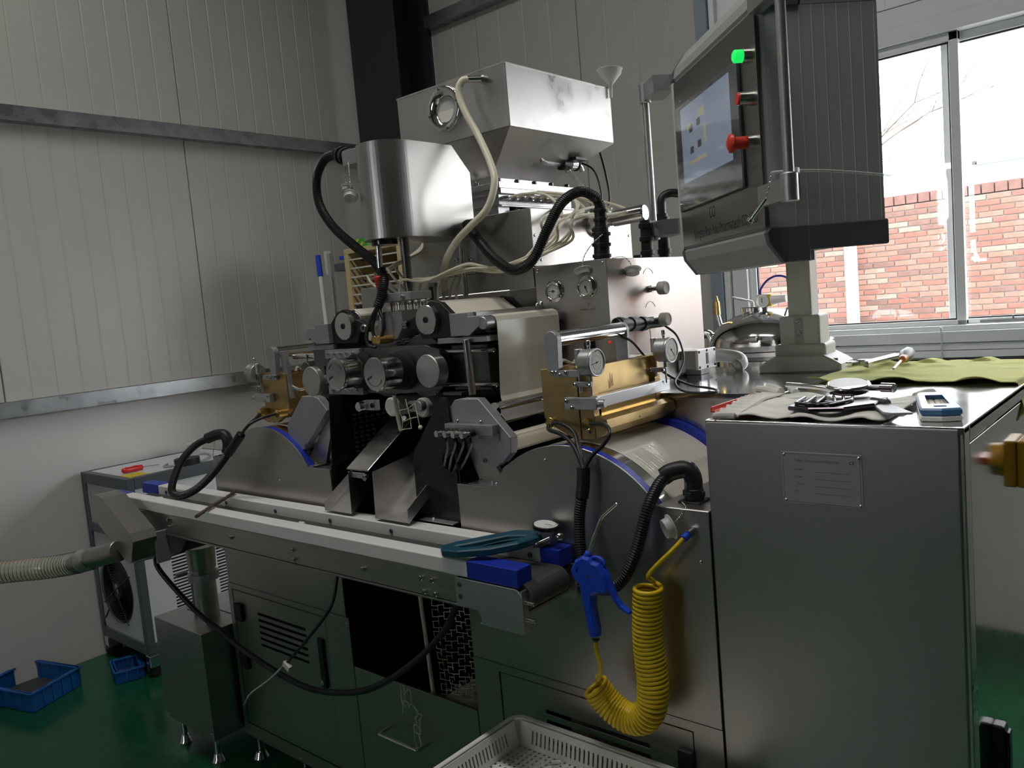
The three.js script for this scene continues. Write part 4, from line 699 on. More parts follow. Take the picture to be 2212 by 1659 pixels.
// ---------- brass spreader boxes with their dial indicators ----------
for (const s of [1, -1]) {
  const cx = -1.64, X = (x) => cx + s * (x - cx), m = (p) => p.map(([u, v]) => [X(u), v]), R = s > 0;
  const B = (x0, x1, ...r) => bx(Math.min(X(x0), X(x1)), Math.max(X(x0), X(x1)), ...r);
  const t = thing('spreader_box', R ? 'open brass spreader box with a steel gate bar standing on the right drum' : 'brass spreader box seen end-on, standing on the left drum near the wall', 'spreader box', [X(-1.07), 1.16, -1.53]);
  const prof = [[-1.142, 1.316], [-1.141, 1.207], [-1.122, 1.190], [-1.062, 1.163], [-1.043, 1.161], [-1.043, 1.322]];
  part(t, 'end_plate', M.brass, prism(m(prof), 'z', -1.418, -1.401, 0.001)); part(t, 'end_plate', M.brass, prism(m(prof), 'z', -1.684, -1.668, 0.001));
  part(t, 'corner_block', M.brass, B(-1.042, -1.006, 1.163, 1.318, -1.424, -1.403, 0.001)); part(t, 'corner_block', M.brass, B(-1.042, -1.006, 1.163, 1.318, -1.684, -1.66, 0.001));
  part(t, 'side_wall', M.brass, B(-1.142, -1.13, 1.207, 1.316, -1.668, -1.418, 0.001)); part(t, 'side_wall', M.brass, B(-1.03, -1.016, 1.215, 1.318, -1.66, -1.424, 0.001));
  part(t, 'lower_bar', M.brass, prism(m([[-1.005, 1.165], [-0.985, 1.172], [-0.972, 1.188], [-0.975, 1.206], [-0.992, 1.213], [-1.006, 1.213]]), 'z', -1.69, -1.403, 0.001));
  part(t, 'floor_plate', M.brass, B(-1.14, -1.016, 1.207, 1.213, -1.668, -1.418, 0.0005));
  part(t, 'gate', M.brassBright, B(-1.012, -1.004, 1.19, 1.245, -1.655, -1.428, 0.0005));
  part(t, 'gate_bar', M.alu, B(-1.004, -0.985, 1.232, 1.258, -1.692, -1.39, 0.0015));
  const cl = part(t, 'clamp', M.alu, B(-1.068, -0.984, 1.230, 1.256, -1.40, -1.383, 0.001)); part(cl, 'clamp_bolt', M.chrome, bolt([X(-1.061), 1.248, -1.383], [0, 0, 1], 0.0045, 0.005)); part(cl, 'clamp_bolt', M.chrome, bolt([X(-1.047), 1.234, -1.383], [0, 0, 1], 0.0045, 0.005)); part(cl, 'thumb_screw', M.alu, cyl([X(-0.984), 1.243, -1.392], [X(-0.966), 1.243, -1.392], 0.0085, 0.0085, 16));
  part(t, 'handle_post', M.aluFlat, prism(m([[-1.112, 1.312], [-1.115, 1.38], ...arcPts(-1.096, 1.382, 0.0185, Math.PI, 0, 10), [-1.081, 1.312]]), 'z', -1.405, -1.388, 0.001)); part(t, 'handle_post', M.aluFlat, prism(m([[-1.112, 1.312], [-1.115, 1.38], ...arcPts(-1.096, 1.382, 0.0185, Math.PI, 0, 10), [-1.081, 1.312]]), 'z', -1.675, -1.665, 0.001));
  part(t, 'handle_bar', M.chrome, cyl([X(-1.096), 1.382, -1.672], [X(-1.096), 1.382, -1.392], 0.0175, 0.0175, 24));
  const br = part(t, 'bracket', M.aluFlat, B(-1.105, -1.03, 1.299, 1.314, -1.40, -1.39, 0.001)); for (const [x, y] of [[-1.098, 1.31], [-1.088, 1.31], [-1.078, 1.305], [-1.062, 1.31]]) part(br, 'bracket_bolt', M.chrome, bolt([X(x), y, -1.39], [0, 0, 1], 0.004, 0.005));
  for (const x of [-1.118, -1.02]) { const c = part(t, 'heater_cap', M.brassBright, cyl([X(x), 1.197, -1.403], [X(x), 1.197, R ? -1.39 : -1.37], 0.0125, 0.0125, 24)); part(c, 'cap_screw', M.darkSteel, [0.5, 2.6, 4.7].map((a) => sphere([X(x) + 0.009 * Math.cos(a), 1.197 + 0.009 * Math.sin(a), R ? -1.39 : -1.37], 0.0015, 1, 1, 0.5, 6))); }
  part(t, 'drain_hole', M.black, cyl([X(-1.02), 1.178, -1.404], [X(-1.02), 1.178, -1.4025], 0.003)); part(t, 'drain_hole', M.black, cyl([X(-0.976), 1.193, -1.53], [X(-0.9725), 1.193, -1.53], 0.0025));
  part(t, 'stain', std('brassStain', [0.30, 0.19, 0.10], 0.5, 1), prism([[-1.50, 1.268], [-1.497, 1.295], [-1.493, 1.275], [-1.489, 1.298], [-1.485, 1.272], [-1.48, 1.285], [-1.482, 1.262], [-1.49, 1.266]], 'x', X(-1.016) - (R ? 0 : 0.0004), X(-1.016) + (R ? 0.0004 : 0)));
  part(t, 'acrylic_lid', M.glass, B(-1.135, -1.02, 1.318, 1.321, -1.66, -1.50, 0));
  part(t, 'gelatin_residue', M.cream, sweep([[X(-1.125), 1.318, -1.45], [X(-1.12), 1.33, -1.46], [X(-1.112), 1.32, -1.48], [X(-1.118), 1.328, -1.51], [X(-1.125), 1.318, -1.53]], 0.004, 24, 6));
  for (const [z, k, w] of [[-1.40, 1.72, 'front'], [-1.662, 3.9, 'rear']]) {
    if (!R && w === 'rear') continue;
    const zc = w === 'front' ? z : -1.668, xc = R ? (w === 'front' ? -0.991 : -0.966) : -2.335 + 0.02, y = 1.329 - (R ? 0 : 0.008);
    const d = thing('dial_indicator', R ? (w === 'front' ? 'round dial indicator at the near end of the right brass box' : 'far dial indicator of the right brass box, inside the black cable loop') : 'round dial indicator seen from behind on the left brass box', 'dial gauge', [xc, 1.26, zc]);
    const f = R ? 1 : -1, P = (h) => xc + f * h;
    part(d, 'case', M.alu, smoothLathe([[0, -0.03], [0.026, -0.03], [0.0285, -0.027], [0.0285, -0.002], [0.030, -0.001], [0.0305, 0.004], [0.0295, 0.006], [0.0275, 0.0065], [0.027, 0.004]], [xc, y, zc], [xc + f, y, zc], 40));
    const fc = part(d, 'dial_face', M.gaugeFace, cyl([P(0.001), y, zc], [P(0.0042), y, zc], 0.0272, 0.0272, 36, 0));
    const tk = []; for (let i = 0; i < 40; i++) { const a = i / 40 * Math.PI * 2, r0 = i % 4 ? 0.0235 : 0.0215, g = plain(-0.0003, 0.0003, -0.0003, 0.0003, 0, 0); const q = bx(P(0.0042), P(0.0045), r0, 0.0255, -0.00025, 0.00025, 0); q.rotateX(a); q.translate(0, y, zc); tk.push(q); }
    part(fc, 'scale', M.ink, tk, ring([P(0.0042), y, zc], [P(0.0044), y, zc], 0.0155, 0.0151, 36));
    const nd = bx(P(0.0047), P(0.0051), -0.007, 0.022, -0.0005, 0.0005, 0); nd.rotateX(k); nd.translate(0, y, zc); part(fc, 'needle', M.ink, nd, cyl([P(0.004), y, zc], [P(0.006), y, zc], 0.002));
    const sx = P(-0.014);
    part(d, 'stem', M.chrome, cyl([sx, y - 0.028, zc], [sx, y - 0.045, zc], 0.0045), cyl([sx, y - 0.04, zc], [sx, y - 0.078, zc], 0.0022)); part(d, 'top_stem', M.chrome, cyl([sx, y + 0.028, zc], [sx, y + 0.045, zc], 0.0035), cyl([sx, y + 0.035, zc], [sx, y + 0.047, zc], 0.0048));
    part(d, 'clamp_arm', M.aluFlat, bx(Math.min(P(-0.05), P(-0.006)), Math.max(P(-0.05), P(-0.006)), y - 0.051, y - 0.04, zc + 0.004, zc + 0.013, 0.001)); for (const h of [-0.046, -0.012]) part(d, 'clamp_bolt', M.chrome, bolt([P(h), y - 0.0455, zc + 0.013], [0, 0, 1], 0.0045, 0.006));
    part(d, 'post', M.chrome, cyl([P(-0.037), y - 0.062, zc + 0.006], [P(-0.037), y - 0.002, zc + 0.006], 0.0042)); part(d, 'adjusting_sleeve', M.knurl, cyl([P(-0.037), y - 0.004, zc + 0.006], [P(-0.037), y + 0.030, zc + 0.006], 0.0085, 0.0085, 20));
  }
}
for (const [y, z, w] of [[1.365, -1.44, 'upper'], [1.272, -1.42, 'lower']]) solo('link_rod', `${w} short polished steel rod left of the disc knob`, 'rod', M.chrome, [w === 'upper' ? cyl([-2.14, y, z], [-1.99, y, z], 0.0085) : sweep([[-2.135, y + 0.002, z], [-2.10, y - 0.006, z], [-2.05, y, z]], 0.0065, 16, 10)]);
solo('flat_guard', 'narrow grey upright bar beside the left brass box', 'bar', M.aluFlat, [prism([[-2.166, 1.385], [-2.142, 1.385], [-2.128, 1.24], [-2.15, 1.24]], 'z', -1.42, -1.405, 0.001)]);
{ // magnetic sensor block and red lamp on the tower front
  const t = thing('sensor_bracket', 'bent steel bracket with a tiny red indicator lamp behind the right brass box', 'sensor', [-1.16, 1.224, -1.66]);
  part(t, 'plate', M.mirror, bx(-1.165, -1.12, 1.318, 1.372, -1.682, -1.678, 0.001)); part(t, 'lamp', std('redLamp', [0.7, 0.02, 0.03], 0.3, 0, { emissive: new THREE.Color(0.5, 0.01, 0.02) }), sphere([-1.138, 1.352, -1.677], 0.0035));
  part(t, 'plug', M.black, bx(-1.215, -1.193, 1.335, 1.36, -1.69, -1.672, 0.003)); part(t, 'plug_cable', M.rubber, sweep([[-1.204, 1.36, -1.68], [-1.2, 1.375, -1.684], [-1.198, 1.39, -1.69]], 0.003, 10, 6));
}

// ---------- conveyor ----------
{
  const t = thing('conveyor', 'narrow belt conveyor with white side rails and blue end blocks in front of the machine', 'conveyor', [-1.05, 0.83, -1.25]);
  t.rotation.y = 0.010;
  const y0 = 0.909, y1 = 0.945, zf0 = -1.195, zf1 = -1.150, zr0 = -1.335, zr1 = -1.288;
  const fr = part(t, 'side_rail', M.nylon, bx(-2.78, -1.178, y0, y1, zf0, zf1, 0.004)); const re = part(t, 'side_rail', M.nylon, bx(-2.80, -1.092, y0, y1, zr0, zr1, 0.004));
  for (const x of [-2.74, -2.66, -2.35, -2.08, -1.82, -1.57, -1.12]) part(re, 'rail_bolt', M.darkSteel, bolt([x, 0.926, zr1], [0, 0, 1], 0.006, 0.003));
  for (const [a, b, z0, z1] of [[-1.178, -1.04, zf0, zf1], [-1.092, -1.04, zr0, zr1], [-2.885, -2.78, zf0, zf1], [-2.92, -2.80, zr0, zr1]]) {
    const e = part(t, 'end_block', M.blue, bx(a, b, y0, y1 + 0.001, z0, z1, 0.0015)); const c = (a + b) / 2, h = Math.abs(b - a) * 0.26;
    for (const x of [c - h, c + h]) part(e, 'counterbore', M.ink, ring([x, y1 + 0.0008, (z0 + z1) / 2], [x, y1 + 0.0013, (z0 + z1) / 2], 0.0055, 0.004, 16));
  }
  part(t, 'belt', M.belt, bx(-2.85, -1.045, 0.912, 0.9145, zr1, zf0, 0.0005)); part(t, 'end_roller', M.belt, cyl([-1.045, 0.886, zr1 - 0.002], [-1.045, 0.886, zf0 + 0.03], 0.028, 0.028, 32, 0.002)); part(t, 'end_roller', M.belt, cyl([-2.85, 0.886, zr1], [-2.85, 0.886, zf0], 0.027, 0.027, 28, 0.002));
  const sf = part(t, 'side_plate', M.steel, bx(-2.74, -1.208, 0.850, y0, -1.156, -1.152, 0.0006)); part(t, 'side_plate', M.steel, bx(-2.74, -1.09, 0.850, y0, -1.332, -1.328, 0.0006)); part(t, 'bottom_flange', M.steel, bx(-2.62, -1.05, 0.843, 0.848, -1.33, -1.15, 0.0005));
  for (const [x, y] of [[-2.7, 0.90], [-2.705, 0.888], [-2.655, 0.9], [-2.655, 0.87], [-2.46, 0.895], [-2.46, 0.873], [-2.1, 0.883], [-1.80, 0.888], [-1.80, 0.862], [-1.52, 0.878], [-1.318, 0.888], [-1.283, 0.888], [-1.312, 0.858], [-1.277, 0.858]]) part(sf, 'bolt', M.chrome, bolt([x, y, -1.152], [0, 0, 1], 0.0058, 0.008));
  const ep = part(t, 'end_plate', M.alu, prism([[-1.213, 0.846], [-1.213, 0.907], [-1.045, 0.907], [-1.03, 0.895], [-1.03, 0.818], [-1.145, 0.818], [-1.145, 0.832], [-1.155, 0.846]], 'z', -1.152, -1.147, 0.0006)); part(t, 'end_plate', M.alu, bx(-1.10, -1.03, 0.83, 0.907, -1.33, -1.324, 0.0006)); part(ep, 'end_flange', M.alu, bx(-1.15, -1.04, 0.816, 0.819, -1.165, -1.147, 0.0005), bx(-1.034, -1.030, 0.82, 0.905, -1.165, -1.148, 0.0005));
  for (const [x, y] of [[-1.2, 0.893], [-1.2, 0.868]]) part(ep, 'bolt', M.darkSteel, bolt([x, y, -1.147], [0, 0, 1], 0.006, 0.0015)); for (const y of [0.88, 0.845]) part(ep, 'tension_screw', M.chrome, cyl([-1.032, y, -1.158], [-1.008, y, -1.158], 0.004, 0.004, 10)); for (const y of [0.885, 0.862]) part(t, 'rear_screw', M.chrome, cyl([-1.03, y, -1.33], [-1.012, y, -1.33], 0.004, 0.004, 10));
  part(t, 'drive_trough', M.blackMetal, prism([[-2.80, 0.848], [-2.80, 0.70], [-2.47, 0.78], [-2.40, 0.848]], 'z', -1.31, -1.18)); part(t, 'cable_lug', M.aluFlat, bx(-2.63, -2.60, 0.745, 0.775, -1.178, -1.172, 0.002)); part(t, 'lug_eye', M.aluFlat, ring([-2.64, 0.752, -1.172], [-2.64, 0.752, -1.168], 0.012, 0.008));
}
{ // discharge hood with its pipe
  const t = thing('discharge_hood', 'slanted stainless hood at the left end of the conveyor with a round outlet pipe', 'hood', [-2.62, 0.74, -1.08]);
  const p = [[-2.752, 0.954], [-2.735, 0.972], [-2.709, 0.974], [-2.668, 0.967], [-2.496, 0.874], [-2.484, 0.849], [-2.512, 0.784], [-2.53, 0.776], [-2.553, 0.781], [-2.620, 0.823], [-2.759, 0.898]];
  const o = p.map(([x, y]) => [x * 1.0, y]);
  part(t, 'side_plate', M.steel, prism(o, 'z', -1.033, -1.03)); part(t, 'side_plate', M.steel, prism(o, 'z', -1.105, -1.102));
  const rim = [...o, o[0]]; part(t, 'wrapper', M.steel, rim.slice(0, -1).map((a, i) => { const b = rim[i + 1], g = plain(0, Math.hypot(b[0] - a[0], b[1] - a[1]), -0.0008, 0.0008, -1.104, -1.031); g.rotateZ(Math.atan2(b[1] - a[1], b[0] - a[0])); g.translate(a[0], a[1], 0); return g; }));
  part(t, 'mount_tab', M.aluFlat, bx(-2.50, -2.49, 0.76, 0.86, -1.145, -1.10, 0.001)); 
  part(t, 'outlet_pipe', M.steel, cyl([-2.60, 0.806, -1.034], [-2.83, 0.748, -0.98], 0.033, 0.033, 36));
}
{
  const t = thing('suction_hose', 'clear spiral suction hose with a red stripe leaving the picture at the left', 'hose', [-3.0, 0.68, -0.9]);
  const P = [[-2.74, 0.771, -1.002], [-2.83, 0.748, -0.982], [-2.92, 0.735, -0.93], [-3.02, 0.735, -0.83], [-3.15, 0.73, -0.70], [-3.32, 0.72, -0.55]];
  const c = new THREE.CatmullRomCurve3(P.map(V)), fr = c.computeFrenetFrames(900), wire = [], n = 62, st = [];
  for (let i = 0; i <= n * 14; i++) { const u = i / (n * 14), a = i / 14 * Math.PI * 2, q = c.getPointAt(u), k = Math.round(u * 900), d = fr.normals[k].clone().multiplyScalar(Math.cos(a)).addScaledVector(fr.binormals[k], Math.sin(a)); wire.push(q.addScaledVector(d, 0.0366).toArray()); }
  part(t, 'wall', std('hoseWall', [0.80, 0.82, 0.70], 0.15, 0, { transmission: 0.6, thickness: 0 }), sweep(P, 0.036, 60, 28)); part(t, 'wire_spiral', M.darkSteel, sweep(wire, 0.0011, n * 14, 4));
  for (let i = 0; i <= 40; i++) { const q = c.getPointAt(i / 40), k = Math.round(i / 40 * 900); q.y += 0.0335; q.x += 0.014; st.push(q.toArray()); }
  part(t, 'red_stripe', M.red, sweep(st, 0.0016, 60, 6)); part(t, 'hose_cuff', M.clearTube, sweep([P[0], [-2.785, 0.7595, -0.992]], 0.038, 6, 28));
}
solo('wooden_stick', 'thin brown stick lying across both white conveyor rails', 'stick', std('twig', [0.10, 0.075, 0.055], 0.7), [sweep([[-2.166, 0.951, -1.08], [-2.23, 0.9535, -1.16], [-2.29, 0.954, -1.24], [-2.352, 0.953, -1.31]], 0.0052, 30, 8, (i) => 1 + 0.12 * Math.sin(i * 1.7))]);
const capG = (() => { const g = new THREE.CapsuleGeometry(0.0046, 0.0135, 4, 12); g.rotateZ(Math.PI / 2); return g; })();
let capProto;
function capsule(x, y, z, ry, rz, label, group) {
  let m;
  if (!capProto) { m = capProto = shadowed(new THREE.Mesh(uvBox(prep(capG)), M.capsule)); } else m = capProto.clone();
  m.name = numbered('softgel_capsule'); m.userData = { label, category: 'capsule', group }; m.position.set(x, y, z); m.rotation.set(0, ry, rz); scene.add(m); return m;
}
const cz = (x) => 0.010 * (-1.05 - x);     // the belt's slight turn
for (const [x, z, r] of [[-1.901, -1.248, 0.1], [-1.685, -1.235, -0.5], [-1.758, -1.228, 0.3], [-2.119, -1.229, 0.05], [-2.262, -1.232, 0.4], [-2.32, -1.228, 0.2], [-2.70, -1.24, 0.2], [-2.345, -1.236, 0.15]]) capsule(x, 0.9192, z + cz(x) * 0.6, r, 0, 'white oblong softgel capsule lying on the dark conveyor belt', 'capsules on the conveyor belt');
capsule(-1.765, 1.022, -1.375, Math.PI / 2 - 0.2, 0.55, 'white softgel capsule sliding down the left lane of the chute', null); capsule(-1.757, 1.005, -1.345, Math.PI / 2 - 0.3, 0.55, 'second softgel capsule lower in the left lane of the chute', null);
{ // snap gauge resting on the conveyor end
  const t = thing('snap_thickness_gauge', 'dark teal C-frame thickness gauge with a white dial lying across the conveyor end', 'thickness gauge', [-1.17, 0.945, -1.25]);
  const te = std('teal', [0.008, 0.075, 0.12], 0.42);
  const out = [[-1.262, -1.16], [-1.235, -1.138], [-1.19, -1.14], [-1.13, -1.175], [-1.095, -1.225], [-1.08, -1.29], [-1.10, -1.335], [-1.135, -1.345], [-1.14, -1.318], [-1.175, -1.312], [-1.21, -1.262], [-1.25, -1.2]];
  const h1 = [[-1.228, -1.172], [-1.20, -1.21], [-1.16, -1.27], [-1.12, -1.28], [-1.115, -1.268], [-1.15, -1.23], [-1.17, -1.185], [-1.20, -1.165]], h2 = [[-1.16, -1.175], [-1.125, -1.205], [-1.105, -1.245], [-1.112, -1.25], [-1.14, -1.225], [-1.158, -1.195]];
  const g = prism(out, 'y', 0.948, 0.964, 0.003, [h1, h2]); turned(g, [-1.26, 0.948, -1.15], 0, 0, 0.06);
  part(t, 'frame', te, g); part(t, 'anvil', M.chrome, cyl([-1.14, 0.972, -1.325], [-1.12, 0.972, -1.31], 0.005));
  const dc = [-1.085, 0.958, -1.305];
  part(t, 'dial_body', M.alu, cyl(dc, [dc[0], 0.985, dc[2]], 0.017, 0.02, 24)); part(t, 'dial_rim', M.black, lathe([[0.02, 0], [0.0275, 0.002], [0.0285, 0.010], [0.026, 0.011], [0.0255, 0.008], [0, 0.008]], [dc[0], 0.983, dc[2]], [dc[0] + 0.12, 1.983, dc[2]], 36));
  const f = part(t, 'dial_face', M.nylon, cyl([dc[0] + 0.001, 0.9915, dc[2]], [dc[0] + 0.0013, 0.9932, dc[2]], 0.0256, 0.0256, 36, 0)); part(f, 'needle', M.ink, plain(dc[0] - 0.001, dc[0] + 0.02, 0.9934, 0.9938, dc[2] - 0.0005, dc[2] + 0.0005)); part(f, 'scale', M.ink, Array.from({ length: 30 }, (_, i) => { const q = plain(0.0215, 0.0245, 0.9931, 0.9936, -0.0003, 0.0003); q.rotateY(i / 30 * Math.PI * 2); q.translate(dc[0] + 0.0015, 0, dc[2]); return q; }));
  part(t, 'lift_lever', M.chrome, sweep([[-1.10, 0.95, -1.27], [-1.08, 0.962, -1.262], [-1.055, 0.974, -1.28]], 0.003, 12, 8)); part(t, 'lever_ball', M.chrome, sphere([-1.045, 0.972, -1.30], 0.009));
}
// ---------- hoses, conduits, dust caps ----------
solo('feed_hose', 'thick cream hose curving from the hopper front down to the injection block', 'hose', M.cream, [sweep([[-1.556, 2.091, -1.70], [-1.566, 2.088, -1.688], [-1.576, 2.07, -1.682], [-1.574, 2.042, -1.68], [-1.554, 1.993, -1.68], [-1.517, 1.927, -1.68], [-1.466, 1.848, -1.66], [-1.439, 1.788, -1.64], [-1.455, 1.723, -1.62], [-1.504, 1.681, -1.60], [-1.551, 1.646, -1.59], [-1.588, 1.603, -1.585], [-1.628, 1.555, -1.605], [-1.642, 1.52, -1.62]], 0.0098, 120, 14)]);
{
  const G = 'thin cream dosing tubes', L = 'thin cream dosing tube looping from the pump outlets to the injection block';
  for (let i = 0; i < 9; i++) {
    const z0 = -1.81 - i * 0.036, k = i / 8, fit = [-1.645, 1.495, -1.45 - (8 - i) * 0.0245 - (i < 4 ? 0.02 : 0)];
    const out = -1.30 + 0.05 * Math.sin(i * 2.1) + 0.05 * k;
    solo('dosing_tube', L, 'tube', M.cream, [sweep([[-1.537, 1.772, z0], [-1.47, 1.772 + 0.004 * (i % 3), z0 + 0.01], [out - 0.05, 1.745 - 0.006 * i, z0 + 0.06], [out, 1.68 - 0.006 * (i % 4), -1.74 + 0.01 * i], [out - 0.02, 1.61, -1.67 - 0.004 * (i % 3)], [-1.42 + 0.02 * Math.sin(i), 1.556 + 0.005 * (i % 4), -1.645 + 0.004 * (i % 5)], [-1.53, 1.568 + 0.003 * ((i * 5) % 7), -1.62 + 0.004 * ((i * 3) % 5)], [fit[0] + 0.055 - 0.02 * (1 - k), 1.572 - 0.003 * i, fit[2] * 0.6 - 1.58 * 0.4], [fit[0] + 0.022, 1.555, fit[2]], [fit[0] + 0.004, 1.525, fit[2]], fit], 0.0037, 110, 8)], G);
  }
  for (let i = 0; i < 5; i++) {
    const z = -1.45 - i * 0.0245, fx = -1.675;
    solo('dosing_tube', 'thin pale dosing tube bowing out left of the lift screw', 'tube', M.cream, [sweep([[-1.80, 1.70, -1.78 + 0.02 * i], [-1.83 + i * 0.016, 1.63 + 0.004 * i, -1.66], [-1.845 + i * 0.022, 1.578 + 0.008 * i, -1.55], [-1.80 + i * 0.018, 1.58 + 0.004 * i, -1.48 - 0.01 * i], [-1.73 + i * 0.006, 1.55, z + 0.01], [fx - 0.006, 1.515, z], [fx, 1.495, z]], 0.0037, 60, 8)], 'pale tubes left of the lift screw');
  }
}
const plugBody = (a, b, r) => [cyl(a, b, r, r * 0.92, 20), ...[0.08, 0.45, 0.8].map((k) => { const p = a.map((e, i) => e + (b[i] - e) * k), q = a.map((e, i) => e + (b[i] - e) * (k + 0.12)); return cyl(p, q, r * 1.16, r * 1.16, 14); })];
function conduitThing(label, pts, r, plugs = [], wires = [], sleeve = null) {
  const t = thing('corrugated_conduit', label, 'conduit', pts[0]);
  part(t, 'conduit', M.rubber, conduit(pts, r, Math.round(new THREE.CatmullRomCurve3(pts.map(V)).getLength() / 0.0052)));
  for (const [a, b, q] of plugs) part(t, 'plug', M.black, plugBody(a, b, q));
  for (const w of wires) part(t, 'wire', M.rubber, sweep(w, 0.0046, 40, 8));
  if (sleeve) part(t, 'sleeve', M.black, sweep(sleeve, r * 1.1, 20, 12));
  return t;
}
conduitThing('black conduit arching from the motor cover plug down past the red lever', [[-1.86, 1.925, -1.47], [-1.90, 1.932, -1.48], [-1.958, 1.927, -1.49], [-2.012, 1.887, -1.50], [-2.013, 1.812, -1.50], [-1.958, 1.737, -1.50], [-1.837, 1.663, -1.48], [-1.735, 1.612, -1.455], [-1.678, 1.565, -1.432], [-1.672, 1.516, -1.412], [-1.683, 1.488, -1.405]], 0.0135,
  [[[-1.752, 1.893, -1.433], [-1.84, 1.92, -1.462], 0.022], [[-1.835, 1.918, -1.46], [-1.868, 1.927, -1.472], 0.016]],
  [[[-1.684, 1.49, -1.405], [-1.712, 1.455, -1.40], [-1.727, 1.415, -1.395], [-1.722, 1.39, -1.395], [-1.70, 1.383, -1.40]], [[-1.682, 1.49, -1.405], [-1.703, 1.455, -1.405], [-1.712, 1.43, -1.405], [-1.706, 1.409, -1.405]], [[-1.68, 1.49, -1.405], [-1.66, 1.455, -1.40], [-1.662, 1.43, -1.40], [-1.672, 1.409, -1.40]]]);
conduitThing('black conduit swinging from behind the motor cover up to the tower plug', [[-1.562, 1.697, -1.65], [-1.494, 1.643, -1.62], [-1.424, 1.587, -1.60], [-1.347, 1.552, -1.58], [-1.284, 1.570, -1.58], [-1.248, 1.637, -1.60], [-1.226, 1.703, -1.64], [-1.203, 1.731, -1.69], [-1.187, 1.715, -1.735], [-1.186, 1.69, -1.75]], 0.0135, [[[-1.192, 1.559, -1.75], [-1.188, 1.635, -1.75], 0.021], [[-1.188, 1.63, -1.75], [-1.186, 1.692, -1.75], 0.0165]]);
function elbow(label, x, y, z, pts) {
  const t = thing('elbow_connector', label, 'connector', [x, y, z]);
  part(t, 'base_flange', M.black, bx(x - 0.024, x + 0.024, y, y + 0.004, z - 0.024, z + 0.024, 0.002)); part(t, 'coupling_ring', M.black, cyl([x, y + 0.004, z], [x, y + 0.026, z], 0.019, 0.019, 20), [0, 1, 2, 3].map((i) => bx(x + [0.018, -0.018, 0, 0][i] - 0.005, x + [0.018, -0.018, 0, 0][i] + 0.005, y + 0.01, y + 0.022, z + [0, 0, 0.018, -0.018][i] - 0.005, z + [0, 0, 0.018, -0.018][i] + 0.005, 0.002)));
  part(t, 'elbow', M.black, sweep(pts, 0.018, 30, 16)); part(t, 'lock_screw', M.black, sphere([pts[1][0], pts[1][1] + 0.022, pts[1][2]], 0.007));
  return t;
}
elbow('black elbow connector standing on the steel shoulder plate beside the cabinet', -0.778, 1.050, -1.40, [[-0.778, 1.07, -1.40], [-0.779, 1.10, -1.40], [-0.79, 1.114, -1.395], [-0.815, 1.110, -1.383], [-0.83, 1.10, -1.375]]);
elbow('black elbow connector at the far left shoulder of the machine', -2.49, 1.05, -1.38, [[-2.49, 1.07, -1.38], [-2.488, 1.10, -1.38], [-2.50, 1.118, -1.376], [-2.53, 1.118, -1.363], [-2.56, 1.108, -1.348]]);
conduitThing('black conduit hanging in a loop from the right elbow behind the air gun', [[-0.822, 1.104, -1.38], [-0.83, 1.085, -1.35], [-0.834, 1.042, -1.31], [-0.846, 0.975, -1.285], [-0.869, 0.922, -1.27], [-0.902, 0.895, -1.265], [-0.938, 0.896, -1.265], [-0.974, 0.941, -1.28], [-0.986, 1.011, -1.295], [-0.98, 1.065, -1.302]], 0.0125, [],
  [[[-0.976, 1.12, -1.31], [-0.999, 1.156, -1.33], [-1.031, 1.185, -1.36], [-1.075, 1.20, -1.375], [-1.105, 1.198, -1.385]], [[-0.976, 1.12, -1.31], [-1.011, 1.161, -1.33], [-1.054, 1.180, -1.35], [-1.105, 1.186, -1.37], [-1.118, 1.193, -1.385]], [[-0.974, 1.12, -1.31], [-0.960, 1.146, -1.32], [-0.936, 1.169, -1.33], [-0.928, 1.192, -1.345], [-0.955, 1.203, -1.365], [-1.006, 1.200, -1.388]]], [[-0.980, 1.062, -1.302], [-0.977, 1.09, -1.307], [-0.976, 1.123, -1.31]]);
conduitThing('black conduit looping over the conveyor from the left elbow to the left brass box', [[-2.556, 1.108, -1.35], [-2.575, 1.09, -1.31], [-2.577, 1.05, -1.26], [-2.56, 0.995, -1.215], [-2.535, 0.962, -1.195], [-2.47, 0.957, -1.19], [-2.404, 0.98, -1.21], [-2.347, 1.027, -1.24], [-2.285, 1.09, -1.265]], 0.0125, [],
  [[[-2.227, 1.145, -1.28], [-2.222, 1.167, -1.30], [-2.24, 1.182, -1.34], [-2.262, 1.195, -1.372]], [[-2.227, 1.145, -1.28], [-2.208, 1.174, -1.30], [-2.20, 1.188, -1.34], [-2.172, 1.197, -1.372]], [[-2.23, 1.143, -1.28], [-2.232, 1.16, -1.30], [-2.252, 1.178, -1.34], [-2.258, 1.187, -1.37]]], [[-2.286, 1.088, -1.265], [-2.255, 1.118, -1.273], [-2.225, 1.147, -1.28]]);
solo('power_cable', 'thick black cable sagging below the conveyor in front of the lower doors', 'cable', M.rubber, [sweep([[-2.64, 0.752, -1.162], [-2.62, 0.70, -1.16], [-2.48, 0.585, -1.19], [-2.36, 0.54, -1.20], [-2.201, 0.498, -1.20], [-1.966, 0.466, -1.20], [-1.821, 0.468, -1.21], [-1.662, 0.508, -1.23], [-1.535, 0.587, -1.27], [-1.436, 0.681, -1.30], [-1.385, 0.76, -1.31]], 0.0085, 90, 10)]);
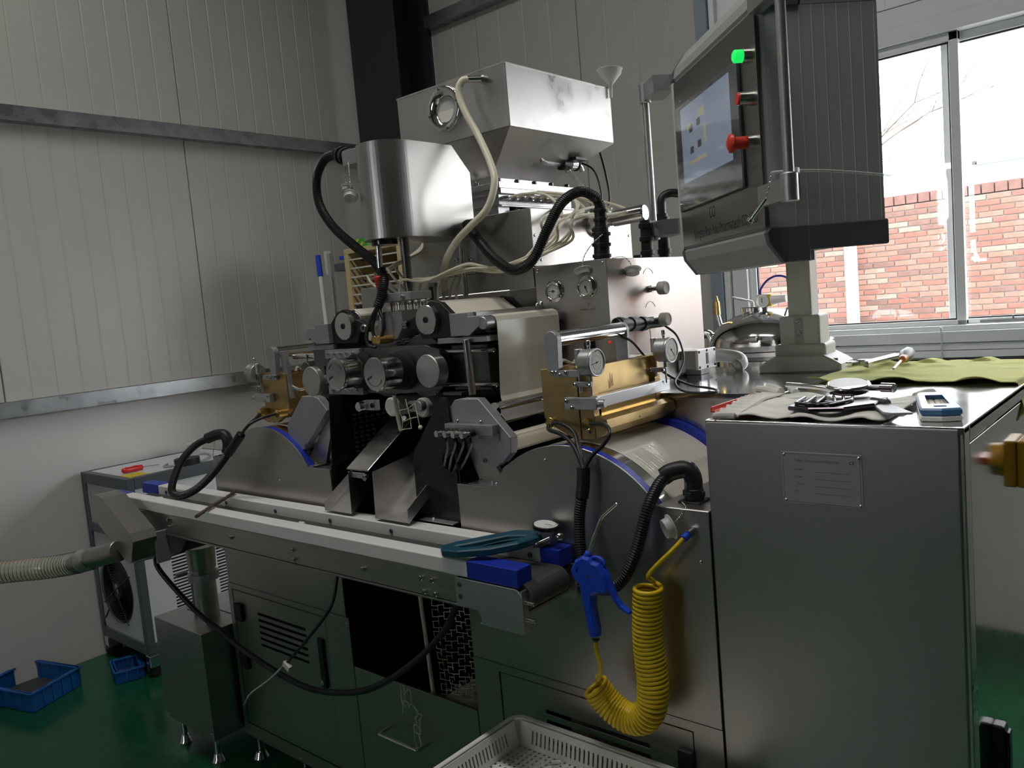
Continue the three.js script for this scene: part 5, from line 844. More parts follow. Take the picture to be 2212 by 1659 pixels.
{
  const t = thing('signal_cable', 'thin dark cable with a white tag crossing the thick sagging cable', 'cable', [-1.95, 0.35, -1.2]);
  part(t, 'dark_run', M.rubber, sweep([[-1.80, 0.85, -1.30], [-1.80, 0.78, -1.27], [-1.803, 0.701, -1.24], [-1.869, 0.612, -1.20], [-1.957, 0.529, -1.18]], 0.0042, 40, 8)); part(t, 'grey_run', M.hmiGrey, sweep([[-1.955, 0.531, -1.18], [-2.057, 0.456, -1.18], [-2.171, 0.384, -1.18], [-2.215, 0.338, -1.18]], 0.0036, 30, 8)); part(t, 'tag', M.nylon, turned(bx(-1.965, -1.935, 0.516, 0.532, -1.186, -1.172, 0.001), [-1.95, 0.524, -1.18], 0, 0, -0.45));
}
{
  const t = thing('sensor_cable', 'thin black sensor cable looping from the black plug around the far dial onto the table', 'cable', [-1.0, 1.23, -1.7]);
  part(t, 'cable', M.rubber, sweep([[-1.115, 1.379, -1.90], [-1.053, 1.349, -1.86], [-0.993, 1.302, -1.78], [-0.973, 1.269, -1.72], [-0.953, 1.251, -1.66], [-0.920, 1.234, -1.645], [-0.871, 1.2285, -1.66], [-0.860, 1.2285, -1.69], [-0.905, 1.2285, -1.74], [-0.959, 1.238, -1.735], [-0.997, 1.268, -1.70], [-1.027, 1.315, -1.66], [-1.058, 1.352, -1.655], [-1.088, 1.366, -1.655]], 0.0030, 140, 8));
  part(t, 'plug', M.black, plugBody([-1.14, 1.393, -1.71], [-1.14, 1.385, -1.86], 0.0165), cyl([-1.138, 1.386, -1.85], [-1.125, 1.381, -1.915], 0.015, 0.010));
}
solo('door_gland', 'two black cable glands with plugs on the rear of the tower top', 'cable gland', M.black, [plugBody([-1.165, 1.559, -1.93], [-1.165, 1.66, -1.93], 0.017), plugBody([-1.165, 1.559, -2.02], [-1.165, 1.68, -2.02], 0.017), sweep([[-1.165, 1.68, -2.02], [-1.165, 1.72, -2.025], [-1.15, 1.735, -2.04], [-1.12, 1.73, -2.06]], 0.012, 20, 10)]);
// dust caps on chains
function dustCap(label, c, nrm, r, ch) {
  const t = thing('dust_cap', label, 'cap', c);
  const b = [c[0] + nrm[0], c[1] + nrm[1], c[2] + nrm[2]];
  part(t, 'cap', M.cap, smoothLathe([[0, 0], [r * 1.2, 0], [r * 1.22, r * 0.08], [r * 1.2, r * 0.16], [r * 0.98, r * 0.2], [r * 0.92, r * 0.8], [r * 0.84, r * 0.8], [r * 0.88, r * 0.18], [0, r * 0.16]], c, b, 32));
  part(t, 'chain', M.chrome, chain(ch, 0.0062)); return t;
}
dustCap('clear plastic dust cap on a chain hanging left of the motor cover plug', [-1.815, 1.822, -1.45], [0.35, -0.75, 0.45], 0.0155, [[-1.815, 1.826, -1.45], [-1.815, 1.86, -1.45], [-1.813, 1.90, -1.452]]);
dustCap('clear plastic dust cap hanging against the round face of the motor cover', [-1.733, 1.789, -1.395], [0.35, -0.6, 0.5], 0.0175, [[-1.733, 1.793, -1.395], [-1.735, 1.84, -1.40], [-1.745, 1.88, -1.408]]);
dustCap('clear plastic dust cap on a chain in front of the right gauge', [-1.205, 1.538, -1.68], [0.3, -0.85, 0.2], 0.0185, [[-1.205, 1.542, -1.678], [-1.197, 1.57, -1.68], [-1.183, 1.60, -1.70], [-1.172, 1.622, -1.73]]);
dustCap('clear plastic dust cap on a chain against the side of the tower', [-1.125, 1.53, -1.785], [0.2, -0.9, 0.3], 0.0185, [[-1.125, 1.533, -1.785], [-1.13, 1.548, -1.78], [-1.142, 1.561, -1.775], [-1.17, 1.562, -1.765]]);
dustCap('frosted dust cap on a chain below the elbow connector beside the cabinet', [-0.788, 1.018, -1.325], [-0.6, -0.25, 0.75], 0.0205, [[-0.788, 1.02, -1.325], [-0.775, 1.035, -1.332], [-0.768, 1.05, -1.345], [-0.79, 1.054, -1.372]]);
solo('hanging_chain', 'small bare steel chain hanging from the far left elbow connector', 'chain', M.chrome, [chain([[-2.52, 1.10, -1.352], [-2.522, 1.075, -1.345], [-2.525, 1.052, -1.342]], 0.006)]);
solo('side_chain', 'small bare steel chain hanging below the black sensor plug', 'chain', M.chrome, [chain([[-1.12, 1.375, -1.84], [-1.118, 1.32, -1.84], [-1.116, 1.262, -1.84], [-1.12, 1.235, -1.835]], 0.006)]);

// ---------- air gun and coiled hose ----------
{
  const t = thing('air_blow_gun', 'blue air blow gun with a bent steel nozzle hanging on the coiled yellow hose', 'air gun', [-0.932, 0.8, -1.22]);
  const z = -1.215, k = 0.974, P = (x, y) => [x * k, 1.464 + (y - 1.464) * k];      // kept in its own plane before the conduit
  const o = (l) => l.map(([x, y]) => P(x, y));
  part(t, 'body', M.gunBlue, prism(o([[-0.943, 0.963], [-0.926, 0.962], [-0.92, 0.955], [-0.905, 0.952], [-0.892, 0.93], [-0.886, 0.905], [-0.892, 0.893], [-0.914, 0.892], [-0.925, 0.884], [-0.928, 0.86], [-0.922, 0.82], [-0.922, 0.808], [-0.942, 0.806], [-0.944, 0.82], [-0.952, 0.87], [-0.957, 0.905], [-0.972, 0.915], [-0.974, 0.93], [-0.962, 0.952]]), 'z', z - 0.012, z + 0.012, 0.005, [o([[-0.962, 0.925], [-0.965, 0.935], [-0.951, 0.948], [-0.948, 0.942], [-0.953, 0.922]])]));
  part(t, 'hook', M.gunBlue, sweep([[...P(-0.929, 0.958), z], [...P(-0.917, 0.962), z], [...P(-0.904, 0.96), z], [...P(-0.897, 0.952), z], [...P(-0.899, 0.946), z]], 0.0035, 20, 8));
  part(t, 'trigger', M.gunBlue, prism(o([[-0.903, 0.952], [-0.888, 0.932], [-0.879, 0.905], [-0.873, 0.89], [-0.862, 0.876], [-0.845, 0.866], [-0.844, 0.861], [-0.85, 0.86], [-0.868, 0.868], [-0.881, 0.882], [-0.888, 0.9], [-0.897, 0.932]]), 'z', z - 0.006, z + 0.006, 0.002));
  part(t, 'end_collar', M.gunBlue, cyl([...P(-0.934, 0.822), z], [...P(-0.932, 0.800), z], 0.0125, 0.0115, 20)); part(t, 'seal', M.black, cyl([...P(-0.932, 0.795), z], [...P(-0.932, 0.790), z], 0.007)); part(t, 'connector', M.brassBright, cyl([...P(-0.932, 0.800), z], [...P(-0.932, 0.786), z], 0.0055));
  part(t, 'nozzle', M.chrome, sweep([[...P(-0.935, 0.96), z], [...P(-0.918, 1.0), z], [...P(-0.898, 1.038), z], [...P(-0.89, 1.048), z], [...P(-0.858, 1.074), z]], 0.0032, 40, 10, null, 0.2)); part(t, 'nozzle_nut', M.gunBlue, cyl([...P(-0.938, 0.958), z], [...P(-0.932, 0.97), z], 0.008, 0.007, 12)); part(t, 'body_screw', M.darkSteel, bolt([...P(-0.93, 0.925), z + 0.012], [0, 0, 1], 0.003, 0.001));
}
{
  const t = thing('coil_hose', 'bright yellow coiled air hose hanging in a U from the machine front', 'hose', [-0.86, 0.6, -1.28]);
  const axis = [[-0.826, 0.905, -1.285], [-0.830, 0.86, -1.285], [-0.834, 0.80, -1.285], [-0.832, 0.75, -1.285], [-0.830, 0.70, -1.283], [-0.836, 0.66, -1.28], [-0.856, 0.634, -1.278], [-0.885, 0.628, -1.275], [-0.915, 0.640, -1.27], [-0.938, 0.662, -1.265], [-0.952, 0.686, -1.258]];
  const c = new THREE.CatmullRomCurve3(axis.map(V)), turns = 47, n = turns * 18, fr = c.computeFrenetFrames(n), pts = [];
  for (let i = 0; i <= n; i++) { const u = i / n, a = i / 18 * Math.PI * 2, r = 0.0275 - 0.003 * Math.abs(u - 0.5), q = c.getPointAt(u), d = fr.normals[i].clone().multiplyScalar(Math.cos(a)).addScaledVector(fr.binormals[i], Math.sin(a)); pts.push(q.addScaledVector(d, r).toArray()); }
  const cut = (a, b) => pts.slice(a, b);
  part(t, 'coil', M.yellow, sweep(pts, 0.0046, n * 1, 7));
  const s = pts[0], e = pts[n];
  part(t, 'upper_run', M.yellow, sweep([[-0.757, 1.002, -1.312], [-0.773, 0.982, -1.30], [-0.810, 0.945, -1.29], [-0.826, 0.925, -1.287], [s[0] * 0.6 - 0.826 * 0.4, (s[1] + 0.925) / 2, (s[2] - 1.287) / 2], s], 0.0046, 40, 8)); part(t, 'lower_run', M.yellow, sweep([e, [e[0] + 0.008, e[1] + 0.012, e[2] + 0.012], [-0.925, 0.715, -1.235], [-0.905, 0.75, -1.22], [-0.908, 0.785, -1.215], [-0.9085, 0.808, -1.215]], 0.0046, 40, 8));
  part(t, 'push_fitting', M.chrome, cyl([-0.752, 1.009, -1.34], [-0.754, 1.006, -1.322], 0.0095, 0.0095, 12)); part(t, 'release_collar', M.gunBlue, cyl([-0.754, 1.006, -1.322], [-0.757, 1.001, -1.31], 0.0075));
}
// ---------- operator panel on its post ----------
{
  const base = [-0.863, 1.5, -1.747], th = Math.atan2(-0.6864, 0.7272);
  const t = thing('operator_panel', 'grey operator panel box with touch screen, green lamp and red buttons', 'control panel', base);
  t.rotation.y = th; t.userData.__o = [0, 1.5, 0];                 // its parts are given about its own upright axis
  const W = 0.2665, D = -0.245, y0 = 1.570, y1 = 1.992;
  const plan = [[-W, D], [-W, -0.03], ...arcPts(-W + 0.03, -0.03, 0.03, Math.PI, Math.PI / 2, 6), ...arcPts(W - 0.03, -0.03, 0.03, Math.PI / 2, 0, 6), [W, D]];
  part(t, 'housing', M.hmiGrey, prism(plan, 'y', y0, y1));
  part(t, 'trim_strip', M.postGrey, bx(-W - 0.003, -W + 0.012, y0, y1, -0.02, 0.004, 0.002)); part(t, 'edge_strip', M.hmiGrey, bx(-W - 0.006, -W - 0.003, y0, y1, -0.06, -0.025, 0.001));
  for (let i = 0; i < 8; i++) part(t, 'side_rib', M.postGrey, bx(W - 0.0002, W + 0.0009, y0, y1, -0.0605 - i * 0.0255, -0.0595 - i * 0.0255, 0.0002));  // lighter grey puts the glint of the ribs into their colour
  for (const s of [-1, 1]) {                                        // upper and lower bevelled trims with dark corners
    const ya = s < 0 ? y0 : y1, o = (h) => ya + s * h;
    part(t, 'trim', M.hmiGrey, prism([[-0.003, o(0)], [0.002, o(0.008)], [-0.002, o(0.03)], [-0.03, o(0.068)], [-0.10, o(0.068)], [-0.10, o(0)]], 'x', -W + 0.018, W - 0.012));
    for (const e of [-1, 1]) {
      part(t, 'corner', M.hmiDark, prism([[-0.004, o(-0.002)], [0.003, o(0.008)], [-0.001, o(0.03)], [-0.03, o(0.069)], [-0.085, o(0.069)], [-0.085, o(-0.002)]], 'x', e < 0 ? -W - 0.004 : W - 0.012, e < 0 ? -W + 0.018 : W + 0.005, 0.002));
      part(t, 'side_trim', M.hmiDark, bx(e * W - 0.006, e * W + 0.006, Math.min(o(s < 0 ? -0.002 : 0.02), o(0.048)), Math.max(o(s < 0 ? -0.002 : 0.02), o(0.048)), D - 0.005, -0.08, 0.004));
    }
    part(t, 'end_cover', M.hmiGrey, bx(-W, W, Math.min(o(0), o(0.04)), Math.max(o(0), o(0.04)), D, -0.09, 0.002));
  }
  const pl = part(t, 'front_plate', std('plate', [0.30, 0.285, 0.27], 0.4, 1, { roughnessMap: rBrush }), bx(-0.252, W - 0.004, y0 + 0.004, y1 - 0.004, -0.002, 0.003, 0.001));
  const bez = part(t, 'screen_bezel', std('bezel', [0.035, 0.045, 0.045], 0.2), bx(-0.240, 0.185, 1.662, 1.920, 0.002, 0.010, 0.004));
  part(bez, 'screen', std('lcd', [0.05, 0.06, 0.08], 0.12, 0, { emissive: new THREE.Color(0.25, 0.30, 0.40), emissiveIntensity: 0.8 }), plain(-0.190, 0.137, 1.728, 1.908, 0.0098, 0.0104));
  const yel = std('lcdYellow', [0.3, 0.27, 0.1], 0.3, 0, { emissive: new THREE.Color(0.34, 0.32, 0.20), emissiveIntensity: 0.8 });
  for (const [a, b, c, d] of [[-0.15, -0.11, 1.85, 1.862], [-0.06, -0.02, 1.862, 1.882], [-0.14, -0.02, 1.765, 1.774], [-0.03, -0.015, 1.80, 1.84]]) part(bez, 'screen_field', yel, plain(a, b, c, d, 0.0104, 0.0106));
  for (const [a, c] of [[-0.13, 1.84], [-0.075, 1.845], [-0.13, 1.79], [-0.075, 1.795]]) part(bez, 'screen_key', M.hmiDark, plain(a, a + 0.025, c, c + 0.016, 0.0104, 0.0106));
  part(bez, 'protective_film', std('film', [0.95, 0.96, 0.96], 0.08, 0, { transmission: 0.96, thickness: 0 }), plain(-0.238, 0.183, 1.665, 1.918, 0.0108, 0.0111), sweep([[-0.12, 1.915, 0.012], [-0.09, 1.905, 0.014], [-0.06, 1.912, 0.012], [0.01, 1.908, 0.013]], 0.0012, 20, 5));
  part(bez, 'power_led', M.nylon, sphere([-0.187, 1.93, 0.010], 0.0025, 1, 1, 0.4, 8));
  const btn = (y, mat, r, out) => { const g = part(t, 'button', mat, r); part(g, 'bezel_ring', M.chrome, out); };
  const green = std('greenLamp', [0.01, 0.35, 0.06], 0.3, 0, { emissive: new THREE.Color(0.01, 0.85, 0.12), emissiveIntensity: 1.1 });
  btn(1.912, green, smoothLathe([[0, 0.033], [0.010, 0.0325], [0.0125, 0.030], [0.0125, 0.016], [0, 0.016]], [0.232, 1.912, 0.003], [0.232, 1.912, 1], 24), ring([0.232, 1.912, 0.003], [0.232, 1.912, 0.018], 0.0135, 0.009, 24));
  btn(1.83, M.redFlat, cyl([0.232, 1.83, 0.012], [0.232, 1.83, 0.034], 0.0115, 0.0115, 24), ring([0.232, 1.83, 0.003], [0.232, 1.83, 0.030], 0.0135, 0.0115, 24));
  btn(1.745, M.redFlat, smoothLathe([[0, 0.055], [0.010, 0.054], [0.0185, 0.049], [0.0185, 0.044], [0.012, 0.042], [0.0125, 0.024], [0.0125, 0.015], [0, 0.015]], [0.232, 1.745, 0.003], [0.232, 1.745, 1], 28), ring([0.232, 1.745, 0.003], [0.232, 1.745, 0.018], 0.0135, 0.010, 24));
  for (const s of [-1, 1]) {
    const x = s < 0 ? -0.37 : 0.395, z = s < 0 ? 0.045 : 0.010, h = part(t, 'handle', M.alu, cyl([x, 1.61, z], [x, 2.02, z], 0.0095, 0.0095, 20));
    for (const y of [1.632, 1.998]) part(h, 'handle_bracket', M.alu, cyl([x, y - 0.026, z], [x, y + 0.026, z], 0.0155, 0.0155, 24, 0.002), prism([[s * W, y - 0.02], [x, y - 0.02], [x, y + 0.02], [s * W, y + 0.02]], 'z', z - 0.05 * (s > 0 ? 0.4 : 1), z + 0.006));
  }
  t.userData.lettering = 1;
  // printed company line
  globalThis.panelPlate = t;
}
{ // loose things on the panel: keys and tie
  const th = Math.atan2(-0.6864, 0.7272), at = (x, y, z) => [-0.863 + x * Math.cos(th) + z * Math.sin(th), y, -1.747 - x * Math.sin(th) + z * Math.cos(th)];
  solo('cable_tie', 'long translucent nylon tie fastened round the right handle of the operator panel', 'cable tie', M.cap, [sweep([at(0.345, 1.664, 0.018), at(0.36, 1.665, 0.024), at(0.375, 1.664, 0.0)], 0.0028, 10, 6), sweep([at(0.372, 1.664, -0.01), at(0.35, 1.663, -0.08), at(0.33, 1.657, -0.16), at(0.325, 1.648, -0.225)], 0.0026, 30, 6), bx(-0.006, 0.006, -0.005, 0.005, -0.006, 0.006, 0.001).translate(...at(0.375, 1.664, -0.012))]);
  const k = thing('panel_key', 'small chrome key hanging from the tie at the panel handle', 'key', at(0.345, 1.62, 0.03));
  part(k, 'chain', M.chrome, chain([at(0.345, 1.66, 0.022), at(0.342, 1.64, 0.026), at(0.338, 1.622, 0.03)], 0.007)); part(k, 'shaft', M.chrome, cyl(at(0.338, 1.622, 0.03), at(0.318, 1.585, 0.055), 0.004)); part(k, 'tip', M.chrome, cyl(at(0.319, 1.588, 0.053), at(0.316, 1.582, 0.057), 0.0065));
}
{ // post
  const t = thing('panel_post', 'pale square post with a flared bolted base carrying the operator panel', 'post', [-0.83, 1.224, -2.15]);
  const cx = -0.835, cz = -2.155, R = 0.12;
  const L = (g) => turned(g, [cx, 0, cz], R);
  part(t, 'column', M.postGrey, L(bx(cx - 0.031, cx + 0.031, 1.36, 1.565, cz - 0.04, cz + 0.04, 0.006)));
  part(t, 'sleeve', M.postGrey, L(bx(cx - 0.052, cx + 0.052, 1.262, 1.372, cz - 0.05, cz + 0.05, 0.006)), L(bx(cx - 0.066, cx + 0.066, 1.25, 1.298, cz - 0.058, cz + 0.058, 0.008)));
  const slot = part(t, 'bolt_slot', std('slotGrey', [0.45, 0.45, 0.42], 0.5), L(bx(cx - 0.014, cx + 0.010, 1.30, 1.368, cz + 0.046, cz + 0.0508, 0.003)));
  for (const y of [1.355, 1.325]) part(t, 'bolt', M.chrome, L(bolt([cx - 0.002, y, cz + 0.0505], [0, 0, 1], 0.0075, 0.004)));
  const dome = [[-0.105, 1.2245], [0.105, 1.2245], [0.105, 1.243], [0.085, 1.256], [0.062, 1.268], [-0.062, 1.268], [-0.085, 1.256], [-0.105, 1.243]];
  part(t, 'base', M.postGrey, L(prism(dome.map(([u, v]) => [cx + u, v]), 'z', cz - 0.075, cz + 0.075, 0.004)));
  for (const [a, b] of [[0.085, 0.05], [-0.085, 0.05]]) part(t, 'base_hole', M.hmiDark, L(cyl([cx + a, 1.246, cz + b], [cx + a, 1.2575, cz + b], 0.008)));
  part(t, 'arm', M.postGrey, prism([[cx - 0.03, cz - 0.04], [cx + 0.03, cz - 0.04], [-0.60, -1.72], [-0.68, -1.66], [cx - 0.03, cz + 0.04]], 'y', 1.548, 1.566));
  part(t, 'panel_mount', M.postGrey, bx(-0.80, -0.62, 1.545, 1.5695, -1.86, -1.70, 0.004));
}
// ---------- things on the table ----------
function patch(corner, nu, nv, th, fn) {     // a thick cloth sheet over a quad: fn(u, v) -> [dx, dy, dz]
  const P = (u, v) => { const [a, b, c, d] = corner, o = fn(u, v), r = []; for (let i = 0; i < 3; i++) r.push((a[i] * (1 - u) + b[i] * u) * (1 - v) + (d[i] * (1 - u) + c[i] * u) * v + o[i]); return r; };
  const pos = [], idx = [], w = nu + 1, n = w * (nv + 1);
  for (const off of [0, -th]) for (let j = 0; j <= nv; j++) for (let i = 0; i <= nu; i++) { const p = P(i / nu, j / nv); pos.push(p[0], p[1] + off, p[2]); }
  for (let j = 0; j < nv; j++) for (let i = 0; i < nu; i++) { const a = j * w + i; idx.push(a, a + 1, a + w, a + 1, a + w + 1, a + w, n + a, n + a + w, n + a + 1, n + a + 1, n + a + w, n + a + w + 1); }
  const edge = (a, b) => idx.push(a, n + a, b, b, n + a, n + b);
  for (let i = 0; i < nu; i++) { edge(i, i + 1); edge(nv * w + i + 1, nv * w + i); } for (let j = 0; j < nv; j++) { edge((j + 1) * w, j * w); edge(j * w + nu, (j + 1) * w + nu); }
  const g = new THREE.BufferGeometry(); g.setAttribute('position', new THREE.Float32BufferAttribute(pos, 3)); g.setIndex(idx); g.computeVertexNormals(); return g;
}
const yT = 1.2245, nz = (u, v, f, s) => fbm(u + s, v + s * 0.7, f, 3) - 0.5;
std('clothYellow', [0.74, 0.74, 0.25], 0.9, 0, { bumpMap: rep(tFine, 12, 12), bumpScale: 0.0006, sheen: 0.3, sheenRoughness: 0.8 });
std('cotton', [0.80, 0.78, 0.72], 0.9, 0, { bumpMap: rep(tFine, 16, 16), bumpScale: 0.0005 });
solo('yellow_cloth', 'rumpled yellow wiping cloth spread over the back of the steel cabinet top', 'cloth', M.clothYellow, [patch([[-0.72, yT + 0.003, -1.845], [-0.26, yT + 0.003, -1.82], [-0.255, yT + 0.003, -2.24], [-0.70, yT + 0.003, -2.245]], 60, 40, 0.002, (u, v) => {
  const e = Math.min(1, 6 * Math.min(v, 1 - v, u)); const x = -0.72 + 0.46 * u, over = Math.max(0, x + 0.292);
  return [0.02 * nz(u, v, 5, 0.2) - over * 0.6 + (v < 0.25 ? -0.02 * (0.25 - v) * Math.sin(u * 9) : 0), 0.004 + 0.012 * Math.max(0, nz(u, v, 7, 0.4)) + (v < 0.15 ? 0.010 * (0.15 - v) / 0.15 * Math.max(0, Math.sin(u * 17 + 1)) : 0) + (v > 0.9 ? 0.008 * Math.max(0, Math.sin(u * 23)) : 0) - over * 2.4, 0.016 * nz(u, v, 6, 0.9) * (1 - e * 0.3)];
})]);
{ // white cotton glove under the gauges
  const t = thing('cotton_glove', 'pair of creased off-white cotton gloves lying flat at the front edge of the cabinet top', 'glove', [-0.56, yT, -1.47]);
  part(t, 'palm', M.cotton, patch([[-0.66, yT + 0.003, -1.356], [-0.41, yT + 0.003, -1.352], [-0.40, yT + 0.003, -1.60], [-0.69, yT + 0.003, -1.64]], 46, 36, 0.003, (u, v) => [0.014 * nz(u, v, 4, 0.1), 0.003 + 0.010 * Math.abs(nz(u, v, 6, 0.3)) + 0.003 * Math.sin(u * 16 + v * 5), 0.016 * nz(u, v, 5, 0.7)]));
  part(t, 'cuff', M.cotton, patch([[-0.705, yT + 0.003, -1.362], [-0.655, yT + 0.003, -1.356], [-0.685, yT + 0.003, -1.64], [-0.73, yT + 0.003, -1.63]], 22, 40, 0.004, (u, v) => [0.006 * nz(u, v, 4, 0.6), 0.004 + 0.004 * Math.sin(v * 60) * (1 - u) + 0.008 * Math.max(0, Math.sin(v * 3)), 0.01 * nz(u, v, 5, 0.8)]), sweep([[-0.698, yT + 0.006, -1.345], [-0.68, yT + 0.007, -1.352], [-0.66, yT + 0.006, -1.354]], 0.006, 14, 10));
  for (const [p, q] of [[[-0.69, -1.63], [-0.78, -1.70]], [[-0.70, -1.66], [-0.77, -1.745]], [[-0.66, -1.64], [-0.70, -1.71]], [[-0.42, -1.60], [-0.40, -1.66]]]) part(t, 'finger', M.cotton, sweep([[p[0], yT + 0.008, p[1]], [(p[0] + q[0]) / 2, yT + 0.0105, (p[1] + q[1]) / 2], [q[0], yT + 0.008, q[1]]], 0.0082, 16, 10, (i, n) => i > n - 3 ? 0.7 - 0.2 * (i - n + 2) : 1));
}
solo('red_tray', 'flat red plastic strip along the left edge of the cabinet top', 'tray', M.redFlat, [bx(-0.742, -0.690, yT, yT + 0.0035, -1.60, -1.42, 0.001), bx(-0.742, -0.739, yT, yT + 0.011, -1.60, -1.42, 0.001)]);
{
  const t = thing('adjustable_wrench', 'bright adjustable wrench lying on the yellow cloth', 'wrench', [-0.645, 1.24, -2.14]);
  const y = 1.243, dir = (a, b) => [-0.655 + a * 0.12 + b * 0.99, -2.06 - a * 0.99 + b * 0.12];
  part(t, 'handle', M.chrome, prism([dir(0.01, -0.011), dir(0.2, -0.014), dir(0.215, -0.008), dir(0.215, 0.008), dir(0.2, 0.014), dir(0.01, 0.011)], 'y', y, y + 0.009, 0.002)); part(t, 'handle_hole', M.ink, cyl([...dir(0.203, 0)].slice(0, 1).concat([y + 0.008, dir(0.203, 0)[1]]), [dir(0.203, 0)[0], y + 0.0096, dir(0.203, 0)[1]], 0.006));
  part(t, 'fixed_jaw', M.chrome, prism([dir(0.02, -0.014), dir(0.02, 0.012), dir(-0.012, 0.03), dir(-0.042, 0.03), dir(-0.03, 0.012), dir(-0.006, 0.008), dir(-0.004, -0.02)], 'y', y - 0.002, y + 0.014, 0.003)); part(t, 'movable_jaw', M.chrome, prism([dir(0.0, -0.024), dir(-0.006, -0.008), dir(-0.035, -0.014), dir(-0.038, -0.03), dir(-0.012, -0.034)], 'y', y - 0.001, y + 0.012, 0.003)); part(t, 'worm', M.darkSteel, cyl([...dir(0.008, -0.012)].slice(0, 1).concat([y + 0.006, dir(0.008, -0.012)[1]]), [dir(0.008, 0.004)[0], y + 0.006, dir(0.008, 0.004)[1]], 0.005));
}
{
  const t = thing('screwdriver', 'screwdriver with a grey and orange handle lying on the yellow cloth', 'screwdriver', [-0.58, 1.24, -2.13]);
  const a = [-0.566, 1.241, -1.985], b = [-0.594, 1.256, -2.21], l = (k) => a.map((e, i) => e + (b[i] - e) * k);
  part(t, 'blade', M.chrome, cyl(a, l(0.58), 0.0032, 0.0032, 10), cyl(l(-0.02), a, 0.001, 0.003, 8)); part(t, 'collar', std('orange', [0.72, 0.27, 0.08], 0.4), smoothLathe([[0, 0], [0.008, 0], [0.0095, 0.012], [0.008, 0.026], [0.0105, 0.034]], l(0.55), b, 16));
  part(t, 'grip', std('gripGrey', [0.16, 0.18, 0.18], 0.45), smoothLathe([[0.010, 0], [0.0165, 0.022], [0.0175, 0.05], [0.0155, 0.078], [0.010, 0.084], [0, 0.085]], l(0.70), l(1.5), 8));
}
{ // bench thermometer-like blue meter
  const t = thing('slide_gauge_board', 'blue and white oblong measuring board with two columns of figures on the cabinet corner', 'gauge board', [-0.35, yT, -1.49]);
  const c = [-0.357, yT, -1.48], L = (g) => turned(g, c, 0.31), q = (x, z) => [c[0] + x, c[2] + z];
  const out = [q(-0.029, 0.095), q(0.0, 0.103), q(0.029, 0.097), q(0.030, 0.08), q(0.026, -0.08), q(0.019, -0.098), q(-0.019, -0.098), q(-0.026, -0.08), q(-0.030, 0.08)];
  part(t, 'base', M.nylon, L(prism(out, 'y', yT, yT + 0.009, 0.002))); const hole = [q(-0.019, 0.052), q(0.019, 0.052), q(0.0165, -0.06), q(-0.0165, -0.06)];
  part(t, 'cover', std('boardBlue', [0.085, 0.22, 0.45], 0.35), L(prism(out, 'y', yT + 0.009, yT + 0.021, 0.003, [hole])));
  const f = part(t, 'scale_card', std('card', [0.74, 0.70, 0.58], 0.6), L(prism(hole, 'y', yT + 0.009, yT + 0.0125)));
  part(f, 'figures', M.ink, Array.from({ length: 32 }, (_, i) => { const k = i % 16, s = i < 16 ? -1 : 1, r = Math.floor(k / 2), x = s * (0.0115) + (k % 2 ? 0.0025 : -0.0025), z = 0.045 - r * 0.0135; return L(plain(c[0] + x - 0.0016, c[0] + x + 0.0016, yT + 0.0124, yT + 0.0128, c[2] + z - 0.0011, c[2] + z + 0.0011)); })); part(f, 'slot', M.black, L(bx(c[0] - 0.002, c[0] + 0.002, yT + 0.0123, yT + 0.0135, c[2] - 0.058, c[2] - 0.05, 0.0005))); part(f, 'groove', M.brickC, L(plain(c[0] - 0.0012, c[0] + 0.0012, yT + 0.0124, yT + 0.0127, c[2] - 0.045, c[2] + 0.048)));
  part(t, 'latch', std('boardDark', [0.05, 0.14, 0.3], 0.4), L(bx(c[0] - 0.009, c[0] + 0.009, yT + 0.0205, yT + 0.0222, c[2] + 0.062, c[2] + 0.078, 0.001)));
}
